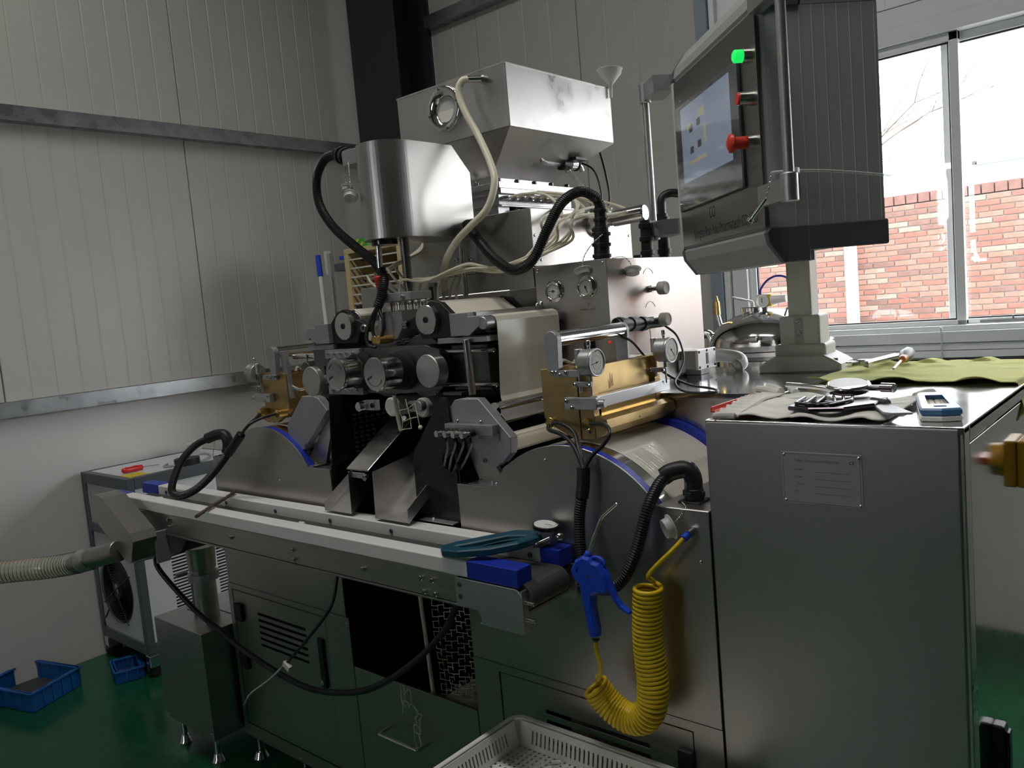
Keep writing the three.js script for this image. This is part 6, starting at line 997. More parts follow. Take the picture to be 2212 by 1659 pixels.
{ // dial thickness gauge on the glove
  const t = thing('dial_thickness_gauge', 'chrome dial gauge with black frame jaws lying on the white gloves', 'dial gauge', [-0.52, yT, -1.47]);
  const y = yT + 0.013, fr = std('gunmetal', [0.10, 0.085, 0.10], 0.25, 1);
  part(t, 'frame', fr, prism([[-0.572, -1.382], [-0.53, -1.365], [-0.475, -1.38], [-0.44, -1.43], [-0.445, -1.52], [-0.49, -1.56], [-0.54, -1.545], [-0.575, -1.48]], 'y', y, y + 0.008, 0.002, [[[-0.555, -1.415], [-0.52, -1.395], [-0.50, -1.43], [-0.545, -1.46]]]));
  for (let i = 0; i < 3; i++) { const o = i * 0.017; part(t, 'jaw', fr, sweep([[-0.575 + o, y + 0.011, -1.47 - o * 0.3], [-0.565 + o * 1.1, y + 0.011, -1.40], [-0.535 + o, y + 0.011, -1.385 + o * 0.2], [-0.50 + o * 0.5, y + 0.011, -1.41 - o], [-0.53 + o, y + 0.011, -1.49]], 0.0028, 40, 8, null, 0.15)); }
  const c = [-0.518, y + 0.022, -1.535];
  part(t, 'case', M.chrome, smoothLathe([[0, -0.008], [0.036, -0.008], [0.0395, -0.004], [0.0395, 0.004], [0.037, 0.0075], [0.035, 0.006], [0, 0.006]], c, [c[0] + 0.05, c[1] + 1, c[2] + 0.12], 40)); part(t, 'dial_face', M.gaugeFace, cyl([c[0], c[1] + 0.006, c[2]], [c[0] + 0.0001, c[1] + 0.0072, c[2] + 0.0002], 0.034, 0.034, 36, 0));
  part(t, 'stem', M.chrome, cyl([c[0] + 0.035, c[1] - 0.002, c[2] + 0.0], [c[0] + 0.085, c[1], c[2] + 0.015], 0.0055, 0.0055, 14), cyl([c[0] + 0.06, c[1], c[2] + 0.008], [c[0] + 0.085, c[1], c[2] + 0.015], 0.0085, 0.0085, 16)); part(t, 'lever', M.chrome, sweep([[c[0] - 0.035, c[1] - 0.004, c[2]], [c[0] - 0.07, c[1] - 0.001, c[2] - 0.01], [c[0] - 0.13, c[1], c[2] - 0.03]], 0.005, 20, 8)); part(t, 'back_block', M.darkSteel, turned(bx(c[0] - 0.035, c[0] + 0.035, y - 0.004, y + 0.012, c[2] - 0.08, c[2] - 0.045, 0.002), c, 0.3)); part(t, 'thumb_stem', M.darkSteel, cyl([-0.46, y + 0.006, -1.48], [-0.428, y + 0.003, -1.46], 0.006, 0.008, 12));
}
solo('feeler_blade', 'flat grey steel blade slanting towards the front edge of the gloves', 'blade', M.aluFlat, [prism([[-0.487, -1.525], [-0.47, -1.53], [-0.365, -1.372], [-0.395, -1.362], [-0.41, -1.37]], 'y', yT + 0.012, yT + 0.016, 0.001)]);
{ // white vent duct and aluminium block beside the tower
  const t = thing('guide_block', 'white aluminium block with bolted slotted plates standing on the mirror-bright table', 'block', [-1.09, yT, -2.06]);
  part(t, 'body', M.aluFlat, bx(-1.14, -1.092, yT + 0.018, 1.294, -2.12, -2.03, 0.001), bx(-1.14, -1.092, yT, yT + 0.018, -2.10, -2.05, 0.001)); const p = part(t, 'end_plate', std('whiteAlu', [0.80, 0.80, 0.81], 0.35, 0.4), prism([[-2.128, yT + 0.016], [-2.022, yT + 0.016], [-2.022, 1.296], [-2.128, 1.296]], 'x', -1.092, -1.084, 0.001, [[[-2.082, yT + 0.028], [-2.068, yT + 0.028], [-2.068, 1.284], [-2.082, 1.284]]]));
  for (const [z, y] of [[-2.12, 1.29], [-2.03, 1.29], [-2.075, 1.2915], [-2.12, 1.247], [-2.03, 1.247], [-2.075, 1.2455]]) part(p, 'bolt', M.black, bolt([-1.084, y, z], [1, 0, 0], 0.004, 0.0015)); part(t, 'second_plate', M.whiteAlu, bx(-1.136, -1.13, yT + 0.01, 1.27, -2.035, -2.005, 0.001));
}
solo('white_duct', 'white bent plastic duct coming out beside the aluminium block', 'duct', M.whitePlastic, [sweep([[-1.13, 1.262, -2.19], [-1.09, 1.265, -2.185], [-1.04, 1.258, -2.175], [-1.025, 1.244, -2.165], [-1.03, 1.238, -2.15]], 0.019, 40, 18)]);

// ---------- gelatin tank behind the table ----------
{
  const t = thing('gelatin_tank', 'polished stainless pressure tank with a domed lid standing by the window', 'tank', [-1.26, 0, -2.9]);
  const c = [-1.25, -2.88], R = 0.212, dome = []; for (let i = 0; i <= 14; i++) { const a = i / 14 * Math.PI / 2; dome.push([R * Math.cos(a), 1.248 + 0.122 * Math.sin(a)]); }
  part(t, 'lid', M.polished, smoothLathe(dome.reverse(), [c[0], 0, c[1]], [c[0], 1, c[1]], 56)); part(t, 'rim', M.chrome, ring([c[0], 1.232, c[1]], [c[0], 1.248, c[1]], R + 0.012, R - 0.03, 56)); part(t, 'rim', M.chrome, ring([c[0], 1.212, c[1]], [c[0], 1.226, c[1]], R + 0.012, R - 0.03, 56));
  part(t, 'vessel', M.polished, cyl([c[0], 0.42, c[1]], [c[0], 1.214, c[1]], R - 0.01, R - 0.01, 56, 0.02)); for (const a of [0.5, 2.6, 4.7]) part(t, 'leg', M.chrome, cyl([c[0] + 0.17 * Math.cos(a), 0, c[1] + 0.17 * Math.sin(a)], [c[0] + 0.17 * Math.cos(a), 0.44, c[1] + 0.17 * Math.sin(a)], 0.018));
  part(t, 'filler_cap', M.chrome, cyl([c[0] - 0.05, 1.362, c[1] + 0.02], [c[0] - 0.05, 1.382, c[1] + 0.02], 0.04, 0.04, 32, 0.003)); part(t, 'cap_lever', M.chrome, sweep([[c[0] - 0.045, 1.38, c[1] + 0.02], [c[0] - 0.045, 1.398, c[1] + 0.02], [c[0] - 0.06, 1.405, c[1] + 0.03], [c[0] - 0.11, 1.422, c[1] + 0.05]], 0.0045, 24, 8, null, 0.2));
  part(t, 'lid_handle', M.chrome, sweep([[c[0] + 0.09, 1.335, c[1] + 0.07], [c[0] + 0.108, 1.372, c[1] + 0.075], [c[0] + 0.145, 1.368, c[1] + 0.05], [c[0] + 0.135, 1.32, c[1] + 0.045]], 0.0045, 24, 8, null, 0.15)); part(t, 'lid_clamp', M.chrome, bx(c[0] + 0.02, c[0] + 0.05, 1.262, 1.285, c[1] + 0.19, c[1] + 0.215, 0.006)); part(t, 'side_elbow', M.chrome, sweep([[c[0] - 0.20, 1.20, c[1] + 0.06], [c[0] - 0.20, 1.265, c[1] + 0.06], [c[0] - 0.215, 1.29, c[1] + 0.06], [c[0] - 0.245, 1.285, c[1] + 0.07], [c[0] - 0.25, 1.255, c[1] + 0.07]], 0.018, 30, 14));
  part(t, 'relief_valve', M.brassBright, cyl([c[0] - 0.19, 1.36, c[1] + 0.02], [c[0] - 0.19, 1.41, c[1] + 0.02], 0.014, 0.012, 12), cyl([c[0] - 0.19, 1.405, c[1] + 0.02], [c[0] - 0.19, 1.432, c[1] + 0.02], 0.009, 0.004, 12)); part(t, 'relief_stem', M.chrome, cyl([c[0] - 0.175, 1.30, c[1] + 0.02], [c[0] - 0.19, 1.365, c[1] + 0.02], 0.0095));
}
{
  const t = thing('pressure_regulator', 'small air regulator with a round gauge and blue tube on top of the tank', 'regulator', [-1.24, 1.33, -2.84]);
  const x = -1.232, z = -2.835;
  part(t, 'stem', M.darkSteel, sweep([[x - 0.035, 1.322, z], [x - 0.012, 1.335, z], [x - 0.008, 1.35, z]], 0.010, 12, 10), cyl([x - 0.008, 1.345, z], [x - 0.006, 1.385, z], 0.010)); part(t, 'body', M.postGrey, bx(x - 0.03, x + 0.01, 1.378, 1.425, z - 0.018, z + 0.012, 0.003)); part(t, 'yellow_label', M.yellow, bx(x + 0.0101, x + 0.022, 1.38, 1.424, z - 0.018, z + 0.012, 0.001)); part(t, 'knob', M.nylon, cyl([x + 0.02, 1.402, z], [x + 0.075, 1.405, z], 0.018, 0.014, 20)); part(t, 'gauge_rim', M.chrome, cyl([x - 0.008, 1.4, z + 0.011], [x - 0.004, 1.4, z + 0.026], 0.023, 0.023, 28)); part(t, 'gauge_face', M.gaugeFace, cyl([x - 0.0045, 1.4, z + 0.0255], [x - 0.0042, 1.4, z + 0.0275], 0.0195, 0.0195, 28, 0)); part(t, 'needle', M.ink, bx(x - 0.006, x - 0.003, 1.395, 1.412, z + 0.0275, z + 0.0282, 0.0003));
  part(t, 'blue_tube', std('tubeBlue', [0.03, 0.035, 0.35], 0.35), sweep([[x - 0.02, 1.424, z], [x - 0.018, 1.445, z], [x + 0.01, 1.475, z], [x + 0.05, 1.487, z], [x + 0.09, 1.47, z], [x + 0.12, 1.42, z]], 0.004, 40, 8));
}
// ---------- chiller by the left wall ----------
{
  const t = thing('water_chiller', 'grey-framed white chiller cabinet on castors with a black fan and a louvred side', 'chiller', [-3.69, 0, -1.72]);
  const x0 = -3.93, x1 = -3.46, zf = -1.44, zb = -2.03, y0 = 0.10, y1 = 0.876, fr = std('chillerGrey', [0.085, 0.10, 0.115], 0.45), wh = std('chillerWhite', [0.70, 0.72, 0.74], 0.4), pale = std('chillerPale', [0.50, 0.53, 0.52], 0.45);
  const P = (...r) => part(t, 'frame_bar', fr, bx(...r, 0.003)), b = 0.034;
  for (const [x, z] of [[x0, zf], [x1 - b, zf], [x1 - b, zb + b], [x0, zb + b]]) P(x, x + b, y0, y1, z - b, z);
  for (const y of [y0, y1 - 0.05]) { P(x0 + b, x1 - b, y, y + 0.05, zf - b, zf); P(x1 - b, x1, y, y + 0.05, zb + b, zf - b); }
  P(x0 + b, x1 - b, 0.605, 0.645, zf - b, zf);
  part(t, 'top_panel', wh, bx(x0 + 0.02, x1 - 0.006, y1 - 0.012, y1 - 0.002, zb, zf - 0.012, 0.002)); part(t, 'front_panel', pale, bx(x0 + b, x1 - b, 0.645, y1 - 0.05, zf - 0.014, zf - 0.008, 0.001)); part(t, 'lower_panel', pale, prism([[x0 + b, y0 + 0.05], [x1 - b, y0 + 0.05], [x1 - b, 0.605], [x0 + b, 0.605]], 'z', zf - 0.014, zf - 0.008, 0, [arcPts(-3.715, 0.355, 0.148, 0, Math.PI * 2, 40)]));
  const lou = []; for (let r = 0; r < 24; r++) for (let k = 0; k < 4; k++) { const z = zf - 0.15 - k * 0.105, y = 0.24 + r * 0.0145; lou.push([[z - 0.088, y - 0.0042], [z - 0.088, y + 0.0042], [z, y + 0.0042], [z, y - 0.0042]]); }
  part(t, 'louvred_panel', wh, prism([[zb + b, y0 + 0.05], [zb + b, y1 - 0.05], [zf - b, y1 - 0.05], [zf - b, y0 + 0.05]], 'x', x1 - 0.012, x1 - 0.006, 0, lou)); part(t, 'inner_coil', M.black, bx(x1 - 0.06, x1 - 0.045, y0 + 0.1, 0.62, zb + 0.05, zf - 0.06, 0.002));
  part(t, 'back_shell', fr, plain(x0 + 0.005, x0 + 0.01, y0, y1, zb, zf), plain(x0, x1, y0, y1, zb, zb + 0.006), plain(x0, x1, y0, y0 + 0.006, zb, zf - 0.02));
  const d = part(t, 'display', M.black, bx(-3.81, -3.70, 0.69, 0.77, zf - 0.012, zf - 0.005, 0.002)); part(d, 'display_light', std('violet', [0.1, 0.06, 0.4], 0.4, 0, { emissive: new THREE.Color(0.25, 0.15, 0.9) }), bx(-3.735, -3.72, 0.708, 0.714, zf - 0.0052, zf - 0.0045, 0)); part(t, 'control_strip', M.hmiGrey, bx(-3.87, -3.85, 0.66, 0.79, zf - 0.010, zf - 0.005, 0.002));
  const c = [-3.715, 0.355], fan = part(t, 'fan', M.black, ring([c[0], c[1], zf - 0.06], [c[0], c[1], zf - 0.008], 0.152, 0.142, 48), cyl([c[0], c[1], zf - 0.075], [c[0], c[1], zf - 0.07], 0.15, 0.15, 40)); part(fan, 'hub', M.black, cyl([c[0], c[1], zf - 0.07], [c[0], c[1], zf - 0.004], 0.045, 0.045, 28)); part(fan, 'hub_label', M.nylon, bx(c[0] - 0.012, c[0] + 0.012, c[1] - 0.02, c[1] + 0.025, zf - 0.004, zf - 0.0032, 0.0003));
  for (let i = 0; i < 7; i++) { const g = bx(0.04, 0.138, -0.028, 0.028, -0.0012, 0.0012, 0.0008); g.rotateX(0.5); g.rotateZ(i * 0.8976); g.translate(c[0], c[1], zf - 0.04); part(fan, 'blade', M.rubber, g); }
  const gr = []; for (let r = 0.05; r < 0.16; r += 0.0115) { const g = new THREE.TorusGeometry(r, 0.0013, 5, 48); g.translate(c[0], c[1], zf - 0.002 + 0.006 * (1 - r / 0.16)); gr.push(g); } part(fan, 'guard_rings', M.black, gr).userData.kind = 'stuff'; for (let i = 0; i < 4; i++) { const a = 0.5 + i * Math.PI / 2; part(fan, 'guard_arm', M.black, cyl([c[0], c[1], zf + 0.002], [c[0] + 0.172 * Math.cos(a), c[1] + 0.172 * Math.sin(a), zf - 0.003], 0.003, 0.003, 8)); part(fan, 'fan_bolt', M.chrome, sphere([c[0] + 0.165 * Math.cos(a), c[1] + 0.165 * Math.sin(a), zf - 0.004], 0.006, 1, 1, 0.6, 8)); }
  part(t, 'fan_cable', M.rubber, sweep([[c[0] - 0.10, c[1] - 0.11, zf + 0.002], [c[0] - 0.14, c[1] - 0.15, zf + 0.004], [c[0] - 0.17, c[1] - 0.16, zf + 0.002]], 0.004, 16, 6));
  for (const [x, z] of [[x1 - 0.02, zf - 0.03], [x0 + 0.03, zf - 0.03], [x1 - 0.03, zb + 0.04], [x0 + 0.03, zb + 0.04]]) { const k = part(t, 'castor', M.chrome, bx(x - 0.022, x + 0.022, 0.045, 0.10, z - 0.03, z + 0.03, 0.006)); part(k, 'wheel', M.rubber, cyl([x - 0.014, 0.036, z], [x + 0.014, 0.036, z], 0.036, 0.036, 28, 0.006)); }
}
{
  const t = thing('screwdriver', 'red-handled screwdriver lying on top of the chiller', 'screwdriver', [-3.64, 0.876, -1.58]);
  part(t, 'grip', M.red, smoothLathe([[0, 0], [0.010, 0.002], [0.0135, 0.02], [0.012, 0.045], [0.0145, 0.065], [0.0115, 0.085], [0.0125, 0.095], [0, 0.098]], [-3.625, 0.889, -1.50], [-3.65, 0.885, -1.62], 20)); part(t, 'blade', M.chrome, cyl([-3.6455, 0.8855, -1.595], [-3.662, 0.8785, -1.68], 0.003, 0.003, 8));
}
solo('yellow_sticker', 'yellow warning sticker at the front of the chiller top', 'sticker', std('sticker', [0.70, 0.58, 0.02], 0.5), [bx(-3.60, -3.475, 0.8745, 0.8752, -1.56, -1.47, 0)]);
{
  const t = thing('tape_roll', 'black cable roll lying flat on the chiller next to the red screwdriver', 'tape roll', [-3.52, 0.876, -1.74]);
  part(t, 'roll', M.rubber, ring([-3.52, 0.876, -1.745], [-3.52, 0.905, -1.745], 0.055, 0.025, 40)); part(t, 'core', M.hmiDark, ring([-3.52, 0.877, -1.745], [-3.52, 0.906, -1.745], 0.026, 0.022, 32));
}
solo('looped_tube', 'pale thin tube lying in a wide loop on the chiller top', 'tube', M.hmiGrey, [sweep([[-3.62, 0.880, -1.70], [-3.55, 0.880, -1.66], [-3.50, 0.881, -1.80], [-3.60, 0.881, -1.90], [-3.72, 0.880, -1.92], [-3.70, 0.880, -1.80], [-3.60, 0.881, -1.78]], 0.005, 50, 8)]);
solo('plastic_cup', 'small white plastic cup with a lid at the back of the chiller top', 'cup', M.cap, [smoothLathe([[0, 0], [0.03, 0], [0.036, 0.045], [0.038, 0.045], [0.038, 0.052], [0.008, 0.054], [0.006, 0.07], [0, 0.07]], [-3.78, 0.876, -1.92], [-3.78, 2, -1.92], 28)]);
// ---------- blue crates ----------
function crate(label, A, B, D, h, group) {            // floor corners: A near, B along the long front, D along the other side
  const t = thing('blue_crate', label, 'crate', [(B[0] + D[0]) / 2, 0, (B[1] + D[1]) / 2], group), f = 0.10;
  const C = [B[0] + D[0] - A[0], B[1] + D[1] - A[1]], q = [A, B, C, D], cen = [(A[0] + C[0]) / 2, (A[1] + C[1]) / 2];
  const sc = (p, k) => [cen[0] + (p[0] - cen[0]) * k, cen[1] + (p[1] - cen[1]) * k];
  for (let i = 0; i < 4; i++) {
    const p = q[i], r = q[(i + 1) % 4], L = Math.hypot(r[0] - p[0], r[1] - p[1]), a = Math.atan2(-(r[1] - p[1]), r[0] - p[0]);
    const place = (g) => { g.rotateY(a); g.translate(p[0], 0, p[1]); return g; };
    part(t, 'side', M.crateBlue, place(bx(0, L, 0.002, h, -0.004, 0.004, 0.001)), place(bx(-0.004, L + 0.004, h - 0.008, h, -0.009, 0.009, 0.002)));
    for (let k = 1; k < 5; k++) part(t, 'rib', M.crateBlue, place(bx(L * k / 5 - 0.003, L * k / 5 + 0.003, 0.004, h - 0.008, -0.009, 0.009, 0.001)));
  }
  part(t, 'bottom', std('crateFloor', [0.05, 0.055, 0.06], 0.6), prism(q.map((p) => sc(p, 0.985)), 'y', 0.002, 0.006));
}
crate('larger shallow blue plastic crate on the green floor beside the white wall', [-3.60, -1.02], [-3.70, -1.24], [-3.90, -0.93], 0.082);
crate('small blue plastic crate on the floor under the chiller castor', [-3.55, -1.33], [-3.515, -1.43], [-3.70, -1.375], 0.055);
crate('blue plastic crate cut off by the left edge of the picture', [-3.58, -0.76], [-3.66, -0.86], [-3.76, -0.66], 0.08);
// ---------- box with a post under the conveyor end ----------
{
  const t = thing('stand_box', 'dark steel box on levelling feet with a clamped round post carrying the conveyor', 'stand', [-2.72, 0, -1.42]);
  const x0 = -2.89, x1 = -2.553, zf = -1.237, zb = -1.60;
  part(t, 'box', M.steel, bx(x0, x1, 0.09, 0.464, zb, zf, 0.002)); part(t, 'lid_slot', M.black, bx(-2.79, -2.60, 0.464, 0.4655, -1.40, -1.397, 0), bx(-2.84, -2.78, 0.464, 0.4655, -1.34, -1.337, 0));
  part(t, 'post', M.steel, cyl([-2.70, 0.462, -1.345], [-2.70, 0.70, -1.345], 0.038, 0.038, 36)); part(t, 'side_post', M.darkSteel, bx(-2.775, -2.745, 0.462, 0.62, -1.36, -1.33, 0.002));
  part(t, 'clamp', M.aluFlat, ring([-2.70, 0.60, -1.345], [-2.70, 0.625, -1.345], 0.052, 0.037, 36), bx(-2.78, -2.745, 0.602, 0.622, -1.355, -1.335, 0.003), cyl([-2.79, 0.612, -1.33], [-2.79, 0.612, -1.29], 0.008));
  part(t, 'head', M.steel, cyl([-2.70, 0.64, -1.345], [-2.70, 0.72, -1.345], 0.046, 0.05, 36));
  for (const [x, z] of [[-2.82, -1.262], [-2.59, -1.262], [-2.82, -1.56], [-2.59, -1.56]]) part(t, 'foot', M.chrome, cyl([x, 0.02, z], [x, 0.09, z], 0.009), cyl([x, 0, z], [x, 0.026, z], 0.024, 0.014, 6));
  part(t, 'screw', M.chrome, sphere([-2.875, 0.10, zf], 0.004, 1, 1, 0.5, 8)); part(t, 'screw', M.chrome, sphere([-2.57, 0.11, zf], 0.004, 1, 1, 0.5, 8));
}
// ---------- things by the left back corner ----------
{
  const t = thing('cream_heater_cabinet', 'cream metal cabinet with horizontal bars over a dark opening in the corner', 'cabinet', [-3.12, 0, -2.75]);
  const cr = std('creamPaint', [0.62, 0.50, 0.27], 0.45), x0 = -3.335, x1 = -2.90, zf = -2.6, zb = -2.95, y1 = 1.815;
  part(t, 'body', cr, bx(x0, x1, 0.02, 1.50, zb, zf, 0.003), bx(x0, x1, 1.50, y1, zb, zb + 0.02, 0.002), bx(x0, x1, 1.79, y1, zb, zf, 0.003));
  part(t, 'side', cr, bx(x0, x0 + 0.035, 1.50, 1.79, zb, zf, 0.002)); part(t, 'side', cr, bx(x1 - 0.035, x1, 1.50, 1.79, zb, zf, 0.002));
  part(t, 'dark_interior', M.black, bx(x0 + 0.04, x1 - 0.04, 1.502, 1.788, zb + 0.02, zb + 0.03, 0.001));
  for (let i = 0; i < 6; i++) part(t, 'bar', M.postGrey, bx(x0 + 0.035, x1 - 0.035, 1.535 + i * 0.044, 1.543 + i * 0.044, zf - 0.012, zf - 0.004, 0.002));
  for (let i = 0; i < 8; i++) part(t, 'coil_loop', M.darkSteel, turned(ring([x0 + 0.07, 1.515 + i * 0.034, zf - 0.05], [x0 + 0.073, 1.522 + i * 0.034, zf - 0.05], 0.018, 0.012, 16), [x0 + 0.07, 1.515 + i * 0.034, zf - 0.05], 0.6));
  part(t, 'lower_vent', M.black, bx(x0 + 0.05, x1 - 0.06, 1.505, 1.53, zf - 0.02, zf - 0.005, 0.002));
}
{
  const t = thing('drink_carton', 'small green and yellow packet standing on top of the cream cabinet', 'packet', [-3.235, 1.815, -2.66]);
  part(t, 'packet', std('packGreen', [0.06, 0.36, 0.06], 0.5), bx(-3.29, -3.18, 1.8155, 1.862, -2.69, -2.63, 0.003)); part(t, 'stripe', std('packYellow', [0.62, 0.60, 0.08], 0.5), prism([[-3.289, 1.82], [-3.26, 1.86], [-3.235, 1.86], [-3.275, 1.82]], 'z', -2.63, -2.6293)); part(t, 'stripe', M.packYellow, prism([[-3.25, 1.82], [-3.215, 1.845], [-3.205, 1.835], [-3.225, 1.82]], 'z', -2.63, -2.6293));
}
{
  const t = thing('wiper_pole', 'slim white pole with a long blue grip leaning near the corner', 'pole', [-3.50, 0, -2.58]);
  part(t, 'pole', M.nylon, cyl([-3.40, 0, -2.52], [-3.546, 1.70, -2.60], 0.011, 0.011, 14)); part(t, 'grip', M.gunBlue, cyl([-3.546, 1.70, -2.60], [-3.556, 1.81, -2.605], 0.0145, 0.0145, 14));
}
{
  const t = thing('upright_rack', 'tall dark steel frame with a bright edge beside the cream cabinet', 'rack', [-3.42, 0, -2.7]);
  part(t, 'upright', M.hmiGrey, bx(-3.475, -3.455, 0, 1.81, -2.62, -2.60, 0.002)); part(t, 'upright', M.postGrey, bx(-3.50, -3.478, 1.70, 1.825, -2.63, -2.60, 0.002)); part(t, 'panel', M.darkSteel, bx(-3.45, -3.35, 0.02, 1.765, -2.72, -2.70, 0.002)); part(t, 'bright_edge', M.chrome, bx(-3.452, -3.447, 0.02, 1.69, -2.60, -2.595, 0.001)); part(t, 'bracket', M.hmiDark, bx(-3.45, -3.36, 1.715, 1.755, -2.69, -2.62, 0.003)); part(t, 'blue_clip', M.gunBlue, bx(-3.40, -3.345, 1.77, 1.79, -2.66, -2.62, 0.003));
}
// ---------- basket of capsules ----------
{
  const t = thing('slotted_basket', 'white slotted plastic basket holding finished capsules in front of the machine', 'basket', [-0.95, 0.43, -1.1]);
  const x0 = -1.20, x1 = -0.70, z0 = -1.285, z1 = -0.93, yT2 = 0.545, yB = 0.487, ins = 0.022;
  const wall = (a0, a1, slots) => { const pts = []; for (let i = 0; i < slots; i++) { const u = a0 + 0.03 + (a1 - a0 - 0.06) * (i + 0.5) / slots, s = 0.0022; pts.push([[u - s, 0.012], [u - s, 0.041], [u + s, 0.041], [u + s, 0.012]]); } return pts; };
  const lean = 0.2;
  const side = (L, slots) => prism([[0, 0], [L, 0], [L, 0.056], [0, 0.056]], 'z', -0.002, 0, 0, wall(0, L, slots));
  const put = (g, rx, ry, p) => { g.rotateX(rx); g.rotateY(ry); g.translate(...p); return g; };
  part(t, 'back_wall', M.whitePlastic, put(side(x1 - x0 - 2 * ins, 34), -lean, 0, [x0 + ins, yB, z0 + ins])); part(t, 'left_wall', M.whitePlastic, put(side(z1 - z0 - 2 * ins, 24), -lean, Math.PI / 2, [x0 + ins, yB, z1 - ins])); part(t, 'right_wall', M.whitePlastic, put(side(z1 - z0 - 2 * ins, 24), -lean, -Math.PI / 2, [x1 - ins, yB, z0 + ins])); part(t, 'front_wall', M.whitePlastic, put(side(x1 - x0 - 2 * ins, 34), -lean, Math.PI, [x1 - ins, yB, z1 - ins]));
  const rr4 = (x0, x1, z0, z1, r) => [...arcPts(x1 - r, z1 - r, r, 0, 1.571, 6), ...arcPts(x0 + r, z1 - r, r, 1.571, 3.142, 6), ...arcPts(x0 + r, z0 + r, r, 3.142, 4.712, 6), ...arcPts(x1 - r, z0 + r, r, 4.712, 6.283, 6)];
  part(t, 'rim', M.whitePlastic, prism(rr4(x0 - 0.006, x1 + 0.006, z0 - 0.006, z1 + 0.006, 0.03), 'y', yT2 - 0.006, yT2, 0.0015, [rr4(x0 + 0.006, x1 - 0.006, z0 + 0.006, z1 - 0.006, 0.022).reverse()]), prism(rr4(x0 - 0.006, x1 + 0.006, z0 - 0.006, z1 + 0.006, 0.03), 'y', yT2 - 0.022, yT2 - 0.005, 0, [rr4(x0 - 0.003, x1 + 0.003, z0 - 0.003, z1 + 0.003, 0.028).reverse()]));
  for (const [x, z, a] of [[x0, z0, 0], [x1, z0, -1.571], [x0, z1, 1.571], [x1, z1, 3.142]]) { const h = new THREE.CylinderGeometry(0.030, 0.024, 0.056, 8, 1, true, Math.PI, Math.PI / 2); h.rotateY(a); h.translate(x + (x === x0 ? 1 : -1) * 0.03, yB + 0.028, z + (z === z0 ? 1 : -1) * 0.03); part(t, 'corner', M.whitePlastic, h); }
  const fl = []; for (let i = 0; i < 33; i++) { const x = x0 + ins + 0.006 + i * 0.0138; fl.push(plain(x, x + 0.008, yB - 0.002, yB, z0 + ins, z1 - ins)); } for (let i = 0; i < 22; i++) { const z = z0 + ins + 0.004 + i * 0.0138; fl.push(plain(x0 + ins, x1 - ins, yB - 0.003, yB - 0.0005, z, z + 0.008)); }
  part(t, 'floor_grid', M.whitePlastic, fl).userData.kind = 'stuff';
  // capsules heaped in it
  const heap = [];
  for (let i = 0; i < 72; i++) {
    let x, z, k = 0, y;
    do { x = -0.97 + rr(-0.12, 0.15); z = -1.215 + rr(-0.04, 0.09); k++; } while (k < 60 && heap.some(([a, b, c]) => c < 1 && Math.hypot(a - x, b - z) < 0.0125));
    const n = heap.filter(([a, b]) => Math.hypot(a - x, b - z) < 0.0135).length; y = yB + 0.0048 + Math.min(2, n) * 0.0078; heap.push([x, z, 0]);
    capsule(x, y, z, rr(0, 3.1), rr(-0.12, 0.12) * (n ? 2 : 0), 'white softgel capsule lying in the heap in the slotted basket', 'capsules heaped in the basket');
  }
}
{ // stand under the basket, below the frame
  const t = thing('basket_stool', 'low steel stool carrying the slotted basket', 'stool', [-0.95, 0, -1.1]);
  part(t, 'seat', M.steelSoft, bx(-1.16, -0.74, 0.465, 0.4832, -1.26, -0.96, 0.003)); for (const [x, z] of [[-1.13, -1.24], [-0.77, -1.24], [-1.13, -0.98], [-0.77, -0.98]]) part(t, 'leg', M.steelSoft, cyl([x, 0, z], [x, 0.466, z], 0.014));
}
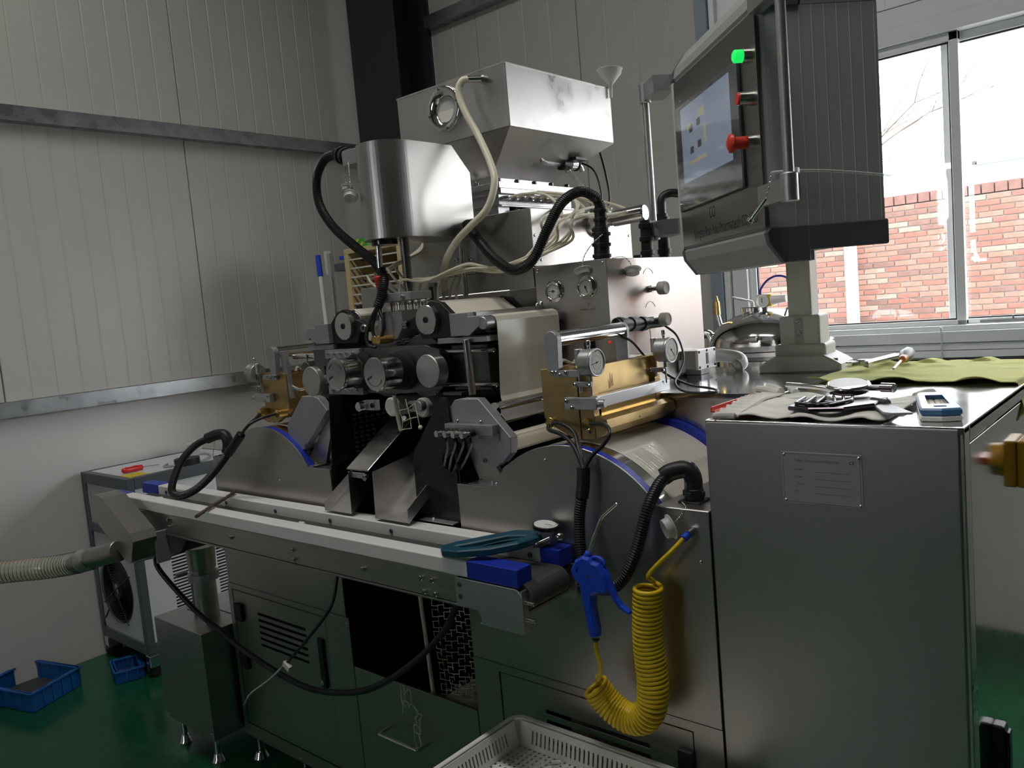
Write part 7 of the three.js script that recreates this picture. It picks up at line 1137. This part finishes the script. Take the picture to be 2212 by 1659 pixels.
// ---------- lettering ----------
function label2d(w, h, draw) {
  const c = document.createElement('canvas'); c.width = w; c.height = h; const g = c.getContext('2d'); g.clearRect(0, 0, w, h); draw(g);
  const t = new THREE.CanvasTexture(c); t.colorSpace = THREE.SRGBColorSpace; return t;
}
function decal(parent, name, tex, wM, hM, place, local) {
  const m = new THREE.MeshStandardMaterial({ map: tex, transparent: true, roughness: 0.6 }); m.name = name;
  const g = new THREE.PlaneGeometry(wM, hM); place(g); const o = parent.userData.__o || [0, 0, 0]; g.translate(-o[0], -o[1], -o[2]);
  const k = new THREE.Mesh(g, m); k.name = name; k.receiveShadow = true; parent.add(k); return k;
}
const find = (n) => scene.children.find((o) => o.name === n);
decal(find('gauge_cabinet'), 'printed_label', label2d(256, 96, (g) => { g.fillStyle = '#241e1a'; g.textAlign = 'center'; g.font = '30px sans-serif'; g.fillText('胶桶B', 128, 36); g.font = '26px sans-serif'; g.fillText('Gelatin Tank B', 128, 76); }), 0.075, 0.028, (g) => g.translate(-1.205, 1.443, -1.6895));
decal(find('operator_panel'), 'company_lettering', label2d(1024, 224, (g) => { g.fillStyle = '#15120f'; g.font = '84px sans-serif'; g.textAlign = 'center'; g.fillText('CO 红海佑医药有限公司', 530, 88); g.font = '78px sans-serif'; g.fillText('Jiangsu Run You Pharmatech CO.,LTD', 512, 190, 1000); }), 0.40, 0.0875, (g) => g.translate(0.035, 1.618, 0.0035));
decal(find('operator_panel'), 'stop_lettering', label2d(128, 96, (g) => { g.fillStyle = '#15120f'; g.textAlign = 'center'; g.font = '34px sans-serif'; g.fillText('急停', 64, 36); g.font = '30px sans-serif'; g.fillText('E-STOP', 64, 80); }), 0.032, 0.024, (g) => g.translate(0.228, 1.70, 0.0035));
decal(find('control_cabinet').children.find((o) => o.name === 'name_plate'), 'plate_lettering', label2d(768, 512, (g) => { g.fillStyle = '#3b403e'; g.font = '34px sans-serif'; g.fillText('Softgel Encapsulation Machine', 130, 90, 430); g.font = 'bold 44px sans-serif'; g.fillText('CE', 655, 92); g.font = '30px sans-serif'; ['型号 Model', '功率 Power', '出厂日期 Date', '编号 No.'].forEach((s, i) => { g.fillText(s, 90, 180 + i * 72); g.fillRect(330, 184 + i * 72, 330, 3); }); g.strokeStyle = '#4a504d'; g.lineWidth = 3; g.strokeRect(14, 14, 740, 484); }), 0.133, 0.0887, (g) => g.translate(-0.5035, 1.128, -1.3385));
decal(find('coil_hose'), 'hose_print', label2d(256, 64, (g) => { g.fillStyle = '#3a2c00'; g.font = '24px sans-serif'; g.fillText('PU 8*5 10BAR', 10, 40); }), 0.03, 0.006, (g) => g.translate(-0.831, 0.74, -1.2505));
decal(find('motor_cover'), 'red_lettering', label2d(160, 64, (g) => { g.fillStyle = '#6e1f22'; g.textAlign = 'center'; g.font = '22px sans-serif'; g.fillText('料斗', 80, 24); g.fillText('Feeding', 80, 54); }), 0.04, 0.016, (g) => { g.rotateY(-0.25); g.translate(-1.70, 1.822, -1.3985); });
renderer.render(scene, camera);
